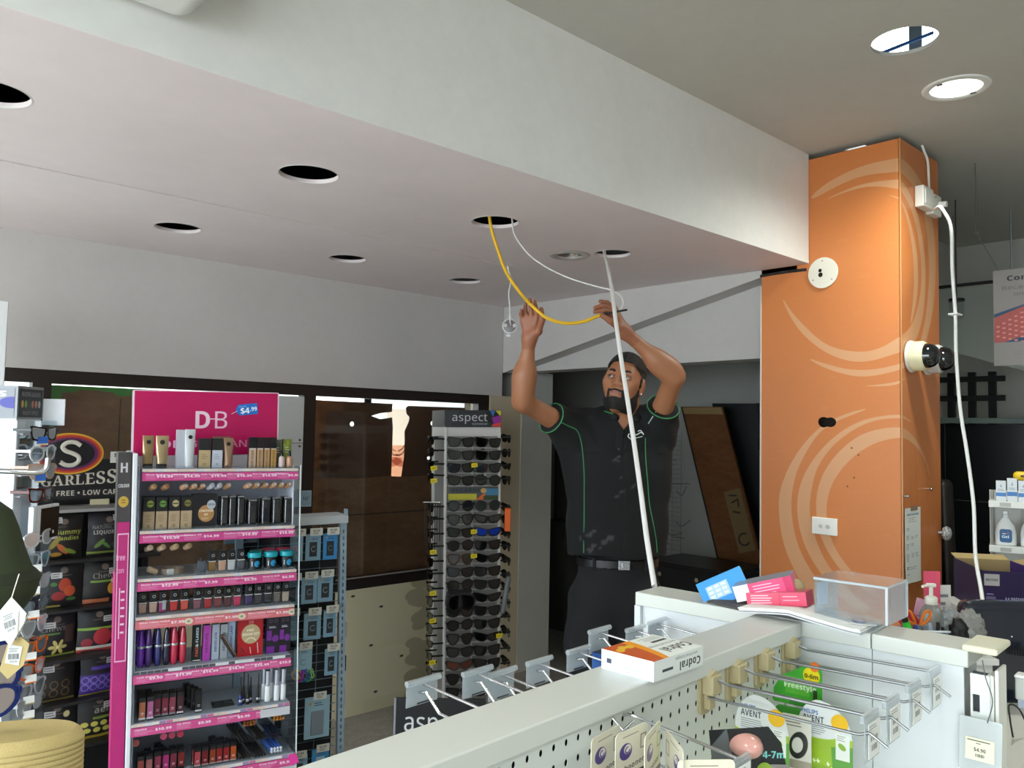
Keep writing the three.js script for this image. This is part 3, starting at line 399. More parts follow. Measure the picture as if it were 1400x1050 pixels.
// packs hanging in front
{
  const hang = (name, lab, x, y, z, w, h, shape, face, backCol, o = {}) => {
    const t = thing(name, lab, 'pack', G.at(x, y, z), G.r + (o.turn || 0)); const s = shape || rrect(w, h, 0.012);
    const g = ext(s, 0.0012, 0, 10), p = g.attributes.position, u = g.attributes.uv; for (let i = 0; i < p.count; i++) u.setXY(i, face[0] + (p.getX(i) / w + 0.5) * (face[2] - face[0]), face[1] + (p.getY(i) / h + 0.5) * (face[3] - face[1]));
    part('card', g, FILM, t); return t;
  };
  const avent = cell(180, 270, (g, w, h) => {
    g.fillStyle = '#9cbf2c'; g.fillRect(0, 0, w, h); g.fillStyle = '#5d9f38'; g.beginPath(); g.moveTo(w * 0.62, 110); g.lineTo(w, 100); g.lineTo(w, h); g.lineTo(w * 0.7, h); g.fill(); g.fillStyle = '#dfe2e0'; g.fillRect(0, 0, w, 84); g.beginPath(); g.ellipse(60, 82, 70, 14, 0, 0, 7); g.fill();
    txt(g, 'PHILIPS', 42, 34, 15, '#1d4fa0', { bold: true }); txt(g, 'AVENT', 54, 51, 22, '#3c4650', { bold: true }); lines(g, 20, 64, 96, 5, 5, '#90969a', 2); g.fillStyle = '#eceee6'; g.fillRect(126, 74, 44, 62); g.fillStyle = '#8fb83a'; g.beginPath(); g.ellipse(146, 104, 13, 7, 0.4, 0, 7); g.fill(); lines(g, 130, 78, 34, 3, 5, '#8a8e88', 1.5);
    g.fillStyle = '#f4fae8'; for (let i = 0; i < 9; i++) { const x = rr(16, 165), y = rr(140, 250); g.beginPath(); g.moveTo(x, y); g.lineTo(x + 6, y - 8); g.lineTo(x + 6, y); g.lineTo(x + 13, y - 4); g.lineTo(x + 6, y + 5); g.fill(); }
  });
  const avS = () => { const s = new THREE.Shape(); s.moveTo(-0.04, -0.08); s.lineTo(0.04, -0.08); s.lineTo(0.04, 0.03); s.lineTo(0.035, 0.05); s.quadraticCurveTo(0.015, 0.08, -0.012, 0.078); s.quadraticCurveTo(-0.037, 0.068, -0.04, 0.035); return s; };
  const soother = (lab, x, z, y) => {
    const t = hang('soother_pack', lab, x, y, z, 0.08, 0.16, avS(), avent, 0, { turn: -1.5 }); t.scale.setScalar(1.18);
    const bl = part('blister', lathe([[0.0, 0.026], [0.012, 0.024], [0.022, 0.016], [0.027, 0.002], [0.029, 0.0]], 24).rotateX(Math.PI / 2).scale(0.85, 1.35, 1).translate(-0.004, -0.052, 0.0012), CLEAR, t);
    part('soother', merge([lathe([[0, 0.016], [0.008, 0.014], [0.011, 0.006], [0.011, 0.001]], 16).rotateX(Math.PI / 2).translate(-0.004, -0.056, 0.001), lathe([[0.011, 0.004], [0.02, 0.006], [0.02, 0.002], [0.011, 0.001]], 20).rotateX(Math.PI / 2).scale(1, 0.7, 1).translate(-0.004, -0.056, 0.001)]), M('#d8547a', 0.3), bl);
    part('yellow_sticker', cyl(0.012, 0.012, 0.0008, 0, 0, 0, 24).rotateX(Math.PI / 2).translate(0.022, 0.052, 0.0016), M('#eebb1c', 0.4), t, 'round yellow sticker');
  };
  soother('green and white soother blister pack with a yellow spot, set back near the panel', -0.26, 0.04, 1.04);
  soother('green and white soother blister pack with a yellow spot, hanging further forward', -0.17, 0.112, 1.028);
  const blk = cell(150, 210, (g, w, h) => { g.fillStyle = '#15191c'; g.fillRect(0, 0, w, h); g.fillStyle = '#62676a'; g.beginPath(); g.moveTo(0, 60); g.lineTo(38, 14); g.lineTo(58, 110); g.lineTo(20, 120); g.fill(); g.fillStyle = '#158a78'; g.beginPath(); g.ellipse(70, 190, 60, 40, 0, 0, 7); g.fill(); txt(g, 'ora', 92, 100, 30, '#e8ecec', { bold: true }); txt(g, '4-7m', 122, 62, 17, '#7fd0c8', { bold: true }); g.strokeStyle = '#3fc0b0'; g.lineWidth = 4; g.beginPath(); g.arc(110, 112, 20, 3, 6); g.stroke(); txt(g, 'A', 52, 86, 22, '#cfe8e4', { bold: true }); });
  const bs = poly([[-0.055, 0.066], [0.03, 0.072], [0.048, 0.05], [0.06, 0.0], [0.06, -0.08], [-0.03, -0.08], [-0.05, 0.02]]);
  const b = hang('teether_pack', 'black card pack with a pink bubble toy and teal lettering under the green packs', -0.505, 1.095, 0.135, 0.12, 0.16, bs, blk, 0, { turn: -0.8 });
  part('pink_toy', lathe([[0, 0.028], [0.014, 0.025], [0.024, 0.015], [0.028, 0.0]], 24).rotateX(Math.PI / 2).scale(0.85, 0.6, 1).translate(-0.002, 0.046, 0.001), M('#e3a79c', 0.2, { clearcoat: 1 }), b);
  part('green_sticker', cyl(0.011, 0.011, 0.0008, 0, 0, 0, 24).rotateX(Math.PI / 2).translate(0.024, 0.012, 0.002), M('#8aa838', 0.4), b);
  part('foil_strip', rbox(0.034, 0.009, 0.001, 0.0004, 0.042, 0.016, 0.0022), CHROME, b);
  const zsix = cell(120, 110, (g, w, h) => { g.fillStyle = '#3fae2c'; g.fillRect(0, 0, w, h); g.fillStyle = '#16181a'; g.beginPath(); g.moveTo(0, 0); g.lineTo(60, 0); g.quadraticCurveTo(20, 40, 0, 70); g.fill(); g.fillStyle = '#63c63a'; g.fillRect(30, 40, 60, 40); txt(g, 'Freestyle', 66, 60, 18, '#f2fae8', { bold: true }); g.fillStyle = '#1d3a18'; g.fillRect(98, 62, 10, 26); g.fillStyle = '#2b8a20'; g.fillRect(40, 92, 70, 18); });
  const gr = hang('soother_card', 'bright green soother pack marked 0-6m in the corner of the white panels', -0.10, 1.118, 0.034, 0.09, 0.085, poly([[-0.045, -0.04], [0.045, -0.04], [0.045, 0.03], [0.038, 0.042], [0.01, 0.034], [-0.03, 0.01], [-0.045, -0.015]]), zsix, 0, { turn: -1.5 });
  const oz = cell(60, 60, (g, w, h) => { g.fillStyle = '#f2dc1c'; g.fillRect(0, 0, w, h); txt(g, '0-6m', 30, 32, 21, '#22240f', { bold: true }); });
  part('age_sticker', uvTo(new THREE.CircleGeometry(0.0155, 28), oz).translate(0.026, 0.02, 0.0022), GLOSS, gr); part('orange_sticker', cyl(0.009, 0.009, 0.0008, 0, 0, 0, 20).rotateX(Math.PI / 2).translate(0.032, 0.037, 0.002), M('#e8762c', 0.4), gr);
  solo('green_pouch', uvTo(ext(rrect(0.085, 0.075, 0.008), 0.006, 0.003), flat('#3a9a2a')), FILM, 'plain green pouch hanging under the 0-6m soother pack', 'pack', G.at(-0.09, 1.03, 0.034), G.r - 1.5);
  const bw = cell(60, 100, (g, w, h) => { g.fillStyle = '#d8d4c8'; g.fillRect(0, 0, w, h); g.fillStyle = '#1f1d1c'; g.beginPath(); g.ellipse(34, 56, 18, 26, 0.3, 0, 7); g.fill(); g.fillStyle = '#dcd8d0'; g.beginPath(); g.ellipse(32, 56, 11, 15, 0.2, 0, 7); g.fill(); g.fillStyle = '#a09684'; g.fillRect(0, 84, w, 16); lines(g, 8, 8, 40, 3, 6, '#77736a', 2); });
  hang('toy_card', 'cream card pack with a black and white toy between the two green packs', -0.2, 1.05, 0.075, 0.05, 0.09, rrect(0.05, 0.09, 0.004), bw, 0, { turn: -1.4 });
  const bun = cell(90, 130, (g, w, h) => { g.fillStyle = '#ddd6c0'; g.fillRect(0, 0, w, h); g.fillStyle = '#43307c'; g.beginPath(); g.arc(28, 44, 17, 0, 7); g.fill(); g.fillStyle = '#e4ddd0'; g.beginPath(); g.arc(33, 40, 10, 0, 7); g.fill(); g.strokeStyle = '#43307c'; g.lineWidth = 2.5; g.beginPath(); g.arc(33, 42, 6, 0, 5); g.stroke(); g.strokeStyle = '#84796a'; g.strokeRect(70, 22, 14, 28); txt(g, 'Schooner', 44, 78, 16, '#54483e', { bold: true, rot: -0.1 }); g.fillStyle = '#4a3d33'; g.fillRect(0, 92, w, 38); g.fillStyle = '#8a7a64'; g.beginPath(); g.ellipse(45, 112, 30, 12, 0, 0, 7); g.fill(); lines(g, 20, 12, 50, 1, 4, '#8a8272', 2); });
  [[-0.70, 0.03, 0.1, 'rearmost on the chrome hook', 1.142], [-0.672, 0.052, 0, 'second on the chrome hook', 1.145], [-0.668, 0.082, 0.3, 'third on the chrome hook', 1.152], [-0.652, 0.105, 0.85, 'seen edge-on on the chrome hook', 1.14], [-0.648, 0.15, -0.75, 'at the tip of the chrome hook', 1.125]].forEach(([x, z, turn, w, y]) => { hang('soft_toy_card', 'cream card pack with a purple round emblem, ' + w, x, y, z, 0.075, 0.08, rrect(0.075, 0.08, 0.008), bun, 0, { turn }); });
}
// on top of the cross shelving: pads, clear brochure holder, medicine packets
{
  const t = thing('paper_pad', 'stack of white papers sagging off the edge of the cross shelving top', 'papers', G.at(0.03, GT, 0.0), G.r);
  const pg = (th, y0, dx, c) => { const g = new THREE.BoxGeometry(0.12, th, 0.245, 6, 1, 14), p = g.attributes.position; for (let i = 0; i < p.count; i++) { const z = p.getZ(i), x = p.getX(i); p.setY(i, p.getY(i) + y0 + 0.014 * Math.max(0, 1 - Math.abs(z + 0.02) / 0.12) * (x < 0 ? 1 : 0.6)); p.setX(i, x + dx); } g.computeVertexNormals(); return [g, M(c, 0.7)]; };
  part('paper_sheet', ...pg(0.003, 0.002, 0, '#c9c9cc'), t); part('paper_sheet', ...pg(0.004, 0.0065, 0.003, '#ececec'), t); part('paper_sheet', ...pg(0.002, 0.0105, -0.002, '#f4f2ee'), t);
  const bl = cell(80, 40, (g, w, h) => { g.fillStyle = '#f0eeea'; g.fillRect(0, 0, w, h); g.strokeStyle = '#3a56b0'; g.lineWidth = 2; for (let i = 0; i < 3; i++) { g.beginPath(); g.ellipse(34, 20, 24 - i * 5, 10 - i * 2, 0.1, 0, 7); g.stroke(); } g.strokeStyle = '#d8643a'; g.beginPath(); g.ellipse(46, 22, 20, 8, -0.2, 0, 7); g.stroke(); });
  part('printed_flyer', sheet(0.08, 0.05, bl).rotateX(-Math.PI / 2).rotateY(0.5).translate(0.012, 0.0135, 0.095), PRINT, t);
  const h = thing('brochure_holder', 'clear acrylic brochure holder lying on its back on the cross shelving top', 'brochure holder', G.at(0.062, GT + 0.018, 0.09), G.r);
  part('side_wall', box(0.003, 0.07, 0.135, -0.052, 0.035, -0.0), M('#e8eef2', 0.08, { transmission: 0.92, thickness: 0 }), h); part('side_wall', box(0.115, 0.07, 0.003, 0.006, 0.035, 0.068), M('#e4e8f0', 0.2, { transmission: 0.7, thickness: 0 }), h);
  part('side_wall', box(0.115, 0.07, 0.003, 0.006, 0.035, -0.068), M('#e8eef2', 0.08, { transmission: 0.92, thickness: 0 }), h); part('top_wall', box(0.12, 0.003, 0.14, 0.004, 0.071, 0), M('#e8eef2', 0.12, { transmission: 0.85, thickness: 0 }), h); part('bottom_wall', box(0.115, 0.003, 0.135, 0.006, 0.001, 0), CLEAR, h);
  part('inner_label', box(0.05, 0.045, 0.001, -0.018, 0.036, -0.0655), M('#cdd7e6', 0.5), h); part('edge_rim', merge([rbox(0.005, 0.005, 0.142, 0.002, -0.053, 0.07, 0), rbox(0.005, 0.07, 0.005, 0.002, -0.053, 0.035, 0.068), rbox(0.005, 0.07, 0.005, 0.002, 0.063, 0.035, 0.068), rbox(0.12, 0.005, 0.005, 0.002, 0.004, 0.07, 0.068)]), M('#eef2f4', 0.25, { transmission: 0.4, thickness: 0 }), h);
  part('wall_tab', ext(rrect(0.02, 0.012, 0.005), 0.002).rotateX(-Math.PI / 2).translate(0.05, 0.073, -0.03), CLEAR, h);
  const place = (name, lab, geo, pos, e, mat = GLOSS) => { const o = solo(name, geo, mat, lab, 'box', G.at(...pos), 0); o.rotation.set(e[0], G.r + e[1], e[2], 'YXZ'); return o; };
  const blue = cell(130, 90, (g, w, h) => { g.fillStyle = '#3f96dc'; g.fillRect(0, 0, w, h); g.fillStyle = '#a9c9ea'; g.fillRect(20, 22, 62, 46); g.fillStyle = '#dbe8f4'; for (let i = 0; i < 9; i++) { g.fillRect(24 + (i % 3) * 19, 26 + ((i / 3) | 0) * 14, 14, 9); } });
  const pink = cell(130, 50, (g, w, h) => { g.fillStyle = '#e0527c'; g.fillRect(0, 0, w, h); g.fillStyle = '#eef0f2'; g.fillRect(0, 0, 34, h); lines(g, 44, 10, 60, 4, 9, '#f6c0d0', 3); g.fillStyle = '#c83a66'; g.fillRect(112, 0, 18, h); });
  const pink2 = cell(130, 46, (g, w, h) => { g.fillStyle = '#dd4a68'; g.fillRect(0, 0, w, h); lines(g, 10, 8, 54, 4, 8, '#f8c8d0', 3); g.fillStyle = '#c23850'; g.fillRect(72, 0, 2, h); lines(g, 80, 12, 40, 2, 12, '#f2b0bc', 3); });
  place('medicine_packet', 'blue and pale grey medicine packet leaning in the pile before the column', pbox(0.105, 0.062, 0.02, blue, flat('#7ab4e4'), flat('#b8cfe0')), [0.055, GT + 0.002, -0.185], [-0.35, -1.25, 0.5]);
  place('medicine_packet', 'pink and white medicine packet resting tilted on top of the pile', pbox(0.125, 0.034, 0.05, pink, flat('#e06a8c'), flat('#8d8f96')), [0.07, GT + 0.03, -0.105], [0.1, -1.3, 0.3]);
  place('medicine_packet', 'rose pink medicine packet lying flat under the other packets', pbox(0.125, 0.028, 0.05, pink2, flat('#d84a66'), flat('#c85a70')), [0.06, GT + 0.014, -0.072], [0, -1.45, 0.14]);
  solo('rubber_ball', new THREE.SphereGeometry(0.019, 24, 16), M('#cbb98a', 0.15, { transmission: 0.35, thickness: 0.02, ior: 1.4 }), 'small amber ball between the two pink packets', 'ball', G.at(0.095, GT + 0.048, -0.055));
  solo('grey_leaflet', rbox(0.09, 0.003, 0.11, 0.001).rotateZ(0.12), M('#54504e', 0.7), 'dark grey leaflet under the pile of medicine packets', 'leaflet', G.at(0.05, GT + 0.008, -0.16), G.r - 0.2);
}
// ---------- the pink make-up stand and its stock ----------
const DB = new Frame(0.892, -2.768, -13.77);
const ORD = ['first', 'second', 'third', 'fourth', 'fifth', 'sixth', 'seventh', 'eighth', 'ninth', 'tenth', 'eleventh', 'twelfth', 'thirteenth', 'fourteenth', 'fifteenth', 'sixteenth', 'seventeenth', 'eighteenth'];
const BLACKP = M('#0d0d10', 0.3), BLACKM = M('#141416', 0.5), SILVERP = M('#c9ccd2', 0.25, { metalness: 0.85 });
const SH = [1.43, 1.229, 1.075, 0.953, 0.78, 0.615, 0.437];     // shelf tops
{
  const t = thing('makeup_stand', 'white make-up display stand with pink header, pink side and pink price strips', 'display stand', DB.at(0, 0, 0), DB.r);
  const lean = (g) => g.translate(0, -1, 0).rotateZ(0.0184).translate(0, 1, 0);
  const sideTop = cell(40, 200, (g, w, h) => { g.fillStyle = '#4a4648'; g.fillRect(0, 0, w, h); txt(g, 'H', 18, 44, 40, '#d8d4d8', { bold: true }); txt(g, 'COLOUR', 18, 96, 14, '#e4e0e4', { bold: true, fit: 34 }); g.fillStyle = '#c9a648'; g.beginPath(); g.arc(18, 142, 16, 0, 7); g.fill(); g.fillStyle = '#8a6a20'; g.fillRect(12, 136, 12, 3); g.fillRect(12, 143, 12, 3); });
  const sidePink = cell(40, 560, (g, w, h) => { g.fillStyle = '#c02c78'; g.fillRect(0, 0, w, h); for (let i = 0; i < 24; i++) { g.strokeStyle = '#d0488c'; g.globalAlpha = 0.5; g.beginPath(); g.arc(rr(0, 40), rr(0, 560), rr(4, 10), 0, 7); g.stroke(); } g.globalAlpha = 1; g.strokeStyle = '#eed4e2'; g.lineWidth = 2.5; g.strokeRect(4, 24, 32, 250); g.lineWidth = 1; txt(g, 'free', 14, 70, 16, '#eec4da'); txt(g, 'con', 14, 96, 14, '#eec4da'); g.fillStyle = '#eed4e2'; g.fillRect(12, 130, 3, 100); for (let i = 0; i < 6; i++) g.fillRect(17, 136 + i * 16, 12, 4); });
  part('side_panel', lean(new THREE.BoxGeometry(0.04, 1.1, 0.1).translate(-0.001, 0.55, -0.052)), M('#bd2a74', 0.4), t);
  part('side_print', lean(sheet(0.037, 0.222, sideTop).translate(-0.001, 1.372, 0.0008)), GLOSS, t, 'dark side panel print with gold badge');
  part('side_panel', lean(box(0.04, 0.384, 0.1, -0.001, 1.29, -0.052)), M('#3c383b', 0.4), t);
  part('side_print', lean(sheet(0.037, 0.9, sidePink).translate(-0.001, 0.81, 0.0008)), GLOSS, t, 'pink side print with white outline');
  part('white_post', lean(rbox(0.016, 1.47, 0.3, 0.004, 0.029, 0.745, -0.148)), M('#eef0f6', 0.25), t);
  part('acrylic_edge', lean(rbox(0.006, 1.4, 0.02, 0.002, 0.041, 0.74, -0.012)), M('#c9d2e6', 0.12, { transmission: 0.7, thickness: 0 }), t);
  part('acrylic_side', lean(box(0.003, 1.33, 0.25, 0.565, 0.76, -0.13)), CLEAR, t); part('acrylic_edge', lean(rbox(0.004, 1.36, 0.006, 0.001, 0.566, 0.75, -0.002)), M('#dfe9ea', 0.2), t);
  part('inner_side', lean(box(0.004, 0.235, 0.22, 0.548, 1.31, -0.14)), M('#dfe3ee', 0.4), t);
  part('back_panel', box(0.52, 0.21, 0.004, 0.3, 1.325, -0.258), M('#c2c6d2', 0.5), t); part('back_panel', box(0.52, 0.5, 0.004, 0.3, 0.47, -0.262), M('#b6bcc6', 0.45), t);
  part('back_panel', box(0.3, 0.28, 0.003, 0.41, 1.05, -0.262), CLEAR, t); for (let i = 0; i < 4; i++) part('panel_groove', rbox(0.52, 0.004, 0.003, 0.001, 0.3, 0.66 - i * 0.055, -0.259), M('#8d939e', 0.5), t);
  part('base_box', lean(rbox(0.56, 0.4, 0.28, 0.006, 0.29, 0.2, -0.14)), M('#d8d6da', 0.4), t);
  const prices = [['Sheer Radiance Tinted Moisturiser', '$14.99', 'BB Creme', '$14.99', 'Halo in Primer', '$19.99', 'Skin Primer', '$16.99', 'Duo Cover Complexion', '$14.99', 'Dropper', '$9.99'], ['Luminous Hydrating Foundation', '$19.99', 'Contour Kit', '$14.99', 'Flawless Hydrating Stick', '$14.99', 'Cream Lip & Cheek Foundation', '$14.99'], ['Matte Mousse Foundation', '$12.99', 'Base Top Coat', '$7.99', 'Nail Polish Remover', '$5.99', 'Hand & Nail', '$4.99'], ['Gloss Colour Polish', '$7.99', 'Gloss Colour Polish', '$7.99', 'Gloss Colour Polish', '$7.99'], ['Lash Mascara', '$9.99', 'Absolute Mascara', '$11.99', 'Fake & Flared', '$14.99', 'Absolute Lash', '$14.99', 'Pro Brow Kit', '$15.99', 'Brow', '$19.99'], ['Lipstick', '$10.99', 'Lip Gloss', '$9.99', 'Creme Lipstick', '$9.99', 'Liquid Liner', '$9.99'], ['Lip Gloss', '$9.99', 'Creme', '$9.99', 'Eye Pencil', '$7.99', 'Brow Pencil', '$9.99']];
  const x1 = [0.549, 0.543, 0.555, 0.552, 0.546, 0.548, 0.57];
  SH.forEach((y, i) => {
    const X0 = 0.043, W = x1[i] - X0, pink = i === 3 ? '#d9727a' : i < 2 ? '#d0468e' : '#d5508f';
    const c = cell(460, 34, (g, w, h) => { g.fillStyle = pink; g.fillRect(0, 0, w, h); const P = prices[i], n = P.length / 2; for (let k = 0; k < n; k++) { const x = 10 + k * w / n; g.fillStyle = '#f6dcea'; txt(g, P[2 * k], x, 9, 9, '#f8e4ee', { bold: true, align: 'left' }); lines(g, x, 16, w / n * 0.5, 3, 4.5, '#efb8d4', 1.2); txt(g, P[2 * k + 1], x + w / n * 0.68, 15, 15, '#fdf2f8', { bold: true }); if (i === 3) { g.fillStyle = '#ded6bc'; g.beginPath(); g.arc(x + w / n * 0.88, 17, 12, 0, 7); g.fill(); g.fillStyle = '#a39a80'; g.beginPath(); g.arc(x + w / n * 0.88, 17, 5, 0, 7); g.fill(); } } if (i === 5) { g.fillStyle = '#cfcfd6'; g.fillRect(w * 0.8, -1, w * 0.21, h + 2); } });
    const top = cell(460, 10, (g, w, h) => { g.fillStyle = '#d8d6dc'; g.fillRect(0, 0, w, h); for (let k = 0; k < 24; k++) { if (i === 4) g.fillStyle = rnd() > 0.3 ? '#4c4a54' : '#dcdce2'; else g.fillStyle = ['#d9bfb2', '#e2c8bc', '#d4d2da', '#e6d8d0', i > 4 ? '#9a7aa8' : '#e0d0c8', i > 4 ? '#c86a94' : '#d8c0b4'][k % 6]; g.fillRect(k * 19.2, 1, 18, h - 2); } });
    const sh = part('shelf', rbox(W, 0.006, 0.24, 0.002, X0 + W / 2, y - 0.003, -0.125), M('#d8dee6', 0.15, { transmission: 0.55, thickness: 0 }), t);
    part('price_strip', sheet(W, 0.027, c, 0.002).rotateX(-0.12).translate(X0 + W / 2, y - 0.026, 0.003), GLOSS, sh); part('shade_strip', sheet(W, 0.009, top, 0.002).rotateX(-0.25).translate(X0 + W / 2, y - 0.006, 0.0005), GLOSS, sh);
    part('front_lip', rbox(W, 0.011, 0.002, 0.0008, X0 + W / 2, y + 0.004, -0.008), CLEAR, sh);
  });
  // tester knobs under the upper strips
  const kn = (x, y, c, cap) => { const k = part('tester_knob', merge([cyl(0.0085, 0.0095, 0.03, 0, 0, 0, 18), lathe([[0.0095, 0.03], [0.0075, 0.0325], [0, 0.0325]], 18)]).rotateX(1.25).rotateY(0.35).translate(x - 0.006, y, -0.05), M(c, 0.35), t); if (cap) part('knob_mirror', cyl(0.0055, 0.0055, 0.001, 0, 0.032, 0, 14).rotateX(1.25).rotateY(0.35).translate(x - 0.006, y, -0.05), M('#e8e6ea', 0.2), k); };
  [0.08, 0.119, 0.177, 0.206, 0.232, 0.262, 0.287, 0.316, 0.385, 0.412, 0.442, 0.471, 0.497, 0.523].forEach((x, i) => kn(x, 1.362, i === 5 || i === 6 ? '#c9ccd4' : ['#c59a70', '#b98a62', '#cfa07a'][i % 3], i > 1));
  [0.076, 0.115, 0.155, 0.196].forEach((x, i) => kn(x, 1.162, ['#d8bfa4', '#d2b492', '#cdae88', '#c7a67e'][i], false));
  [[0.062, '#c4544e'], [0.145, '#c2486a'], [0.17, '#b23a5a'], [0.196, '#b82e4c']].forEach(([x, c]) => part('tester_knob', cyl(0.0105, 0.0105, 0.006, 0, 0, 0, 18).rotateX(1.4).translate(x, x < 0.1 ? 0.545 : 0.553, -0.03), M(c, 0.3), t));
  // header board
  const hd = cell(500, 240, (g, w, h) => {
    g.fillStyle = '#bf0758'; g.fillRect(0, 0, w, h); for (let i = 0; i < 90; i++) { g.globalAlpha = 0.25; g.fillStyle = i % 2 ? '#cc2a78' : '#b00858'; g.fillRect(rnd() * w, rnd() * h, rr(20, 130), rr(1, 3)); } g.globalAlpha = 1;
    txt(g, 'D', 228, 107, 92, '#f1d6e4', { bold: true }); txt(g, 'B', 292, 107, 92, '#eccadd'); g.fillStyle = '#bf0758'; g.fillRect(262, 60, 4, 90); g.fillStyle = '#f1d6e4'; g.fillRect(250, 101, 40, 4);
    txt(g, 'DES', 136, 198, 40, '#ecc8dc', { bold: true, fit: 92 }); txt(g, 'IGNER', 222, 198, 34, '#ecc8dc', { bold: true, fit: 72 }); txt(g, 'BRANDS', 358, 198, 38, '#e2a8c8', { fit: 190 });
  });
  const hb = part('header_board', lean(ext(rrect(0.502, 0.232, 0.008), 0.006).translate(0.281, 1.577, -0.203)), M('#ead2de', 0.4), t);
  part('header_print', lean(sheet(0.490, 0.226, hd).translate(0.282, 1.577, -0.1965)), GLOSS, hb); part('header_edge', lean(rbox(0.5, 0.05, 0.01, 0.002, 0.281, 1.45, -0.202)), M('#d2d0d8', 0.4), hb);
  const bt = cell(110, 60, (g, w, h) => { g.fillStyle = '#1673cc'; g.fillRect(0, 0, w, h); txt(g, 'Specials', 34, 12, 11, '#bcd8f4'); txt(g, '$4', 44, 36, 44, '#fff', { bold: true }); txt(g, '.99', 88, 30, 30, '#fff', { bold: true, fit: 38 }); });
  const tg = part('price_ticket', uvTo(ext(poly([[0, 0.3], [0.14, 0], [1, 0], [1, 1], [0.14, 1], [0, 0.7]]), 0.02), bt).scale(0.076, 0.04, 0.08).rotateZ(0.12).translate(0.368, 1.612, -0.195), PRINT, t); part('ticket_string', rod([0.349, 1.618, -0.194], [0.37, 1.63, -0.193], 0.001), M('#e8d8e4', 0.6), tg);
  part('curled_ticket', rbox(0.03, 0.034, 0.002, 0.001).rotateZ(0.4).rotateY(-0.5).translate(0.565, 0.42, 0.01), M('#d12c8a', 0.4), t);
}
const put = (x, y, z) => DB.at(x, y + 0.0005, z);
const GT_ = 'make-up on the top shelf', grp = (n) => `make-up on the ${ORD[n]} shelf from the top`;
function squeeze(w, h, d, cap, capC, body, label, pos, turn, cat = 'tube', name = 'cosmetic_tube', g) {     // tube standing on its cap
  const t = thing(name, label, cat, pos, DB.r + (turn || 0), g);
  part('cap', rbox(w * 0.82, cap, d * 0.8, 0.003, 0, cap / 2, 0), capC, t);
  const c = new THREE.CylinderGeometry(0.5, 0.5, 1, 24, 8), p = c.attributes.position;
  for (let i = 0; i < p.count; i++) { const v = p.getY(i) + 0.5; p.setXYZ(i, p.getX(i) * w * (0.88 + 0.12 * v), cap + v * (h - cap), p.getZ(i) * d * (1 - 0.9 * v)); }
  c.computeVertexNormals(); const b = part('tube_body', c, body, t); part('round_seal', cyl(w * 0.2, w * 0.2, 0.001, 0, 0, 0, 18).rotateX(Math.PI / 2 - 0.14).translate(0, h * 0.8, d * 0.16), M('#1f1a16', 0.4), b); return t;
}
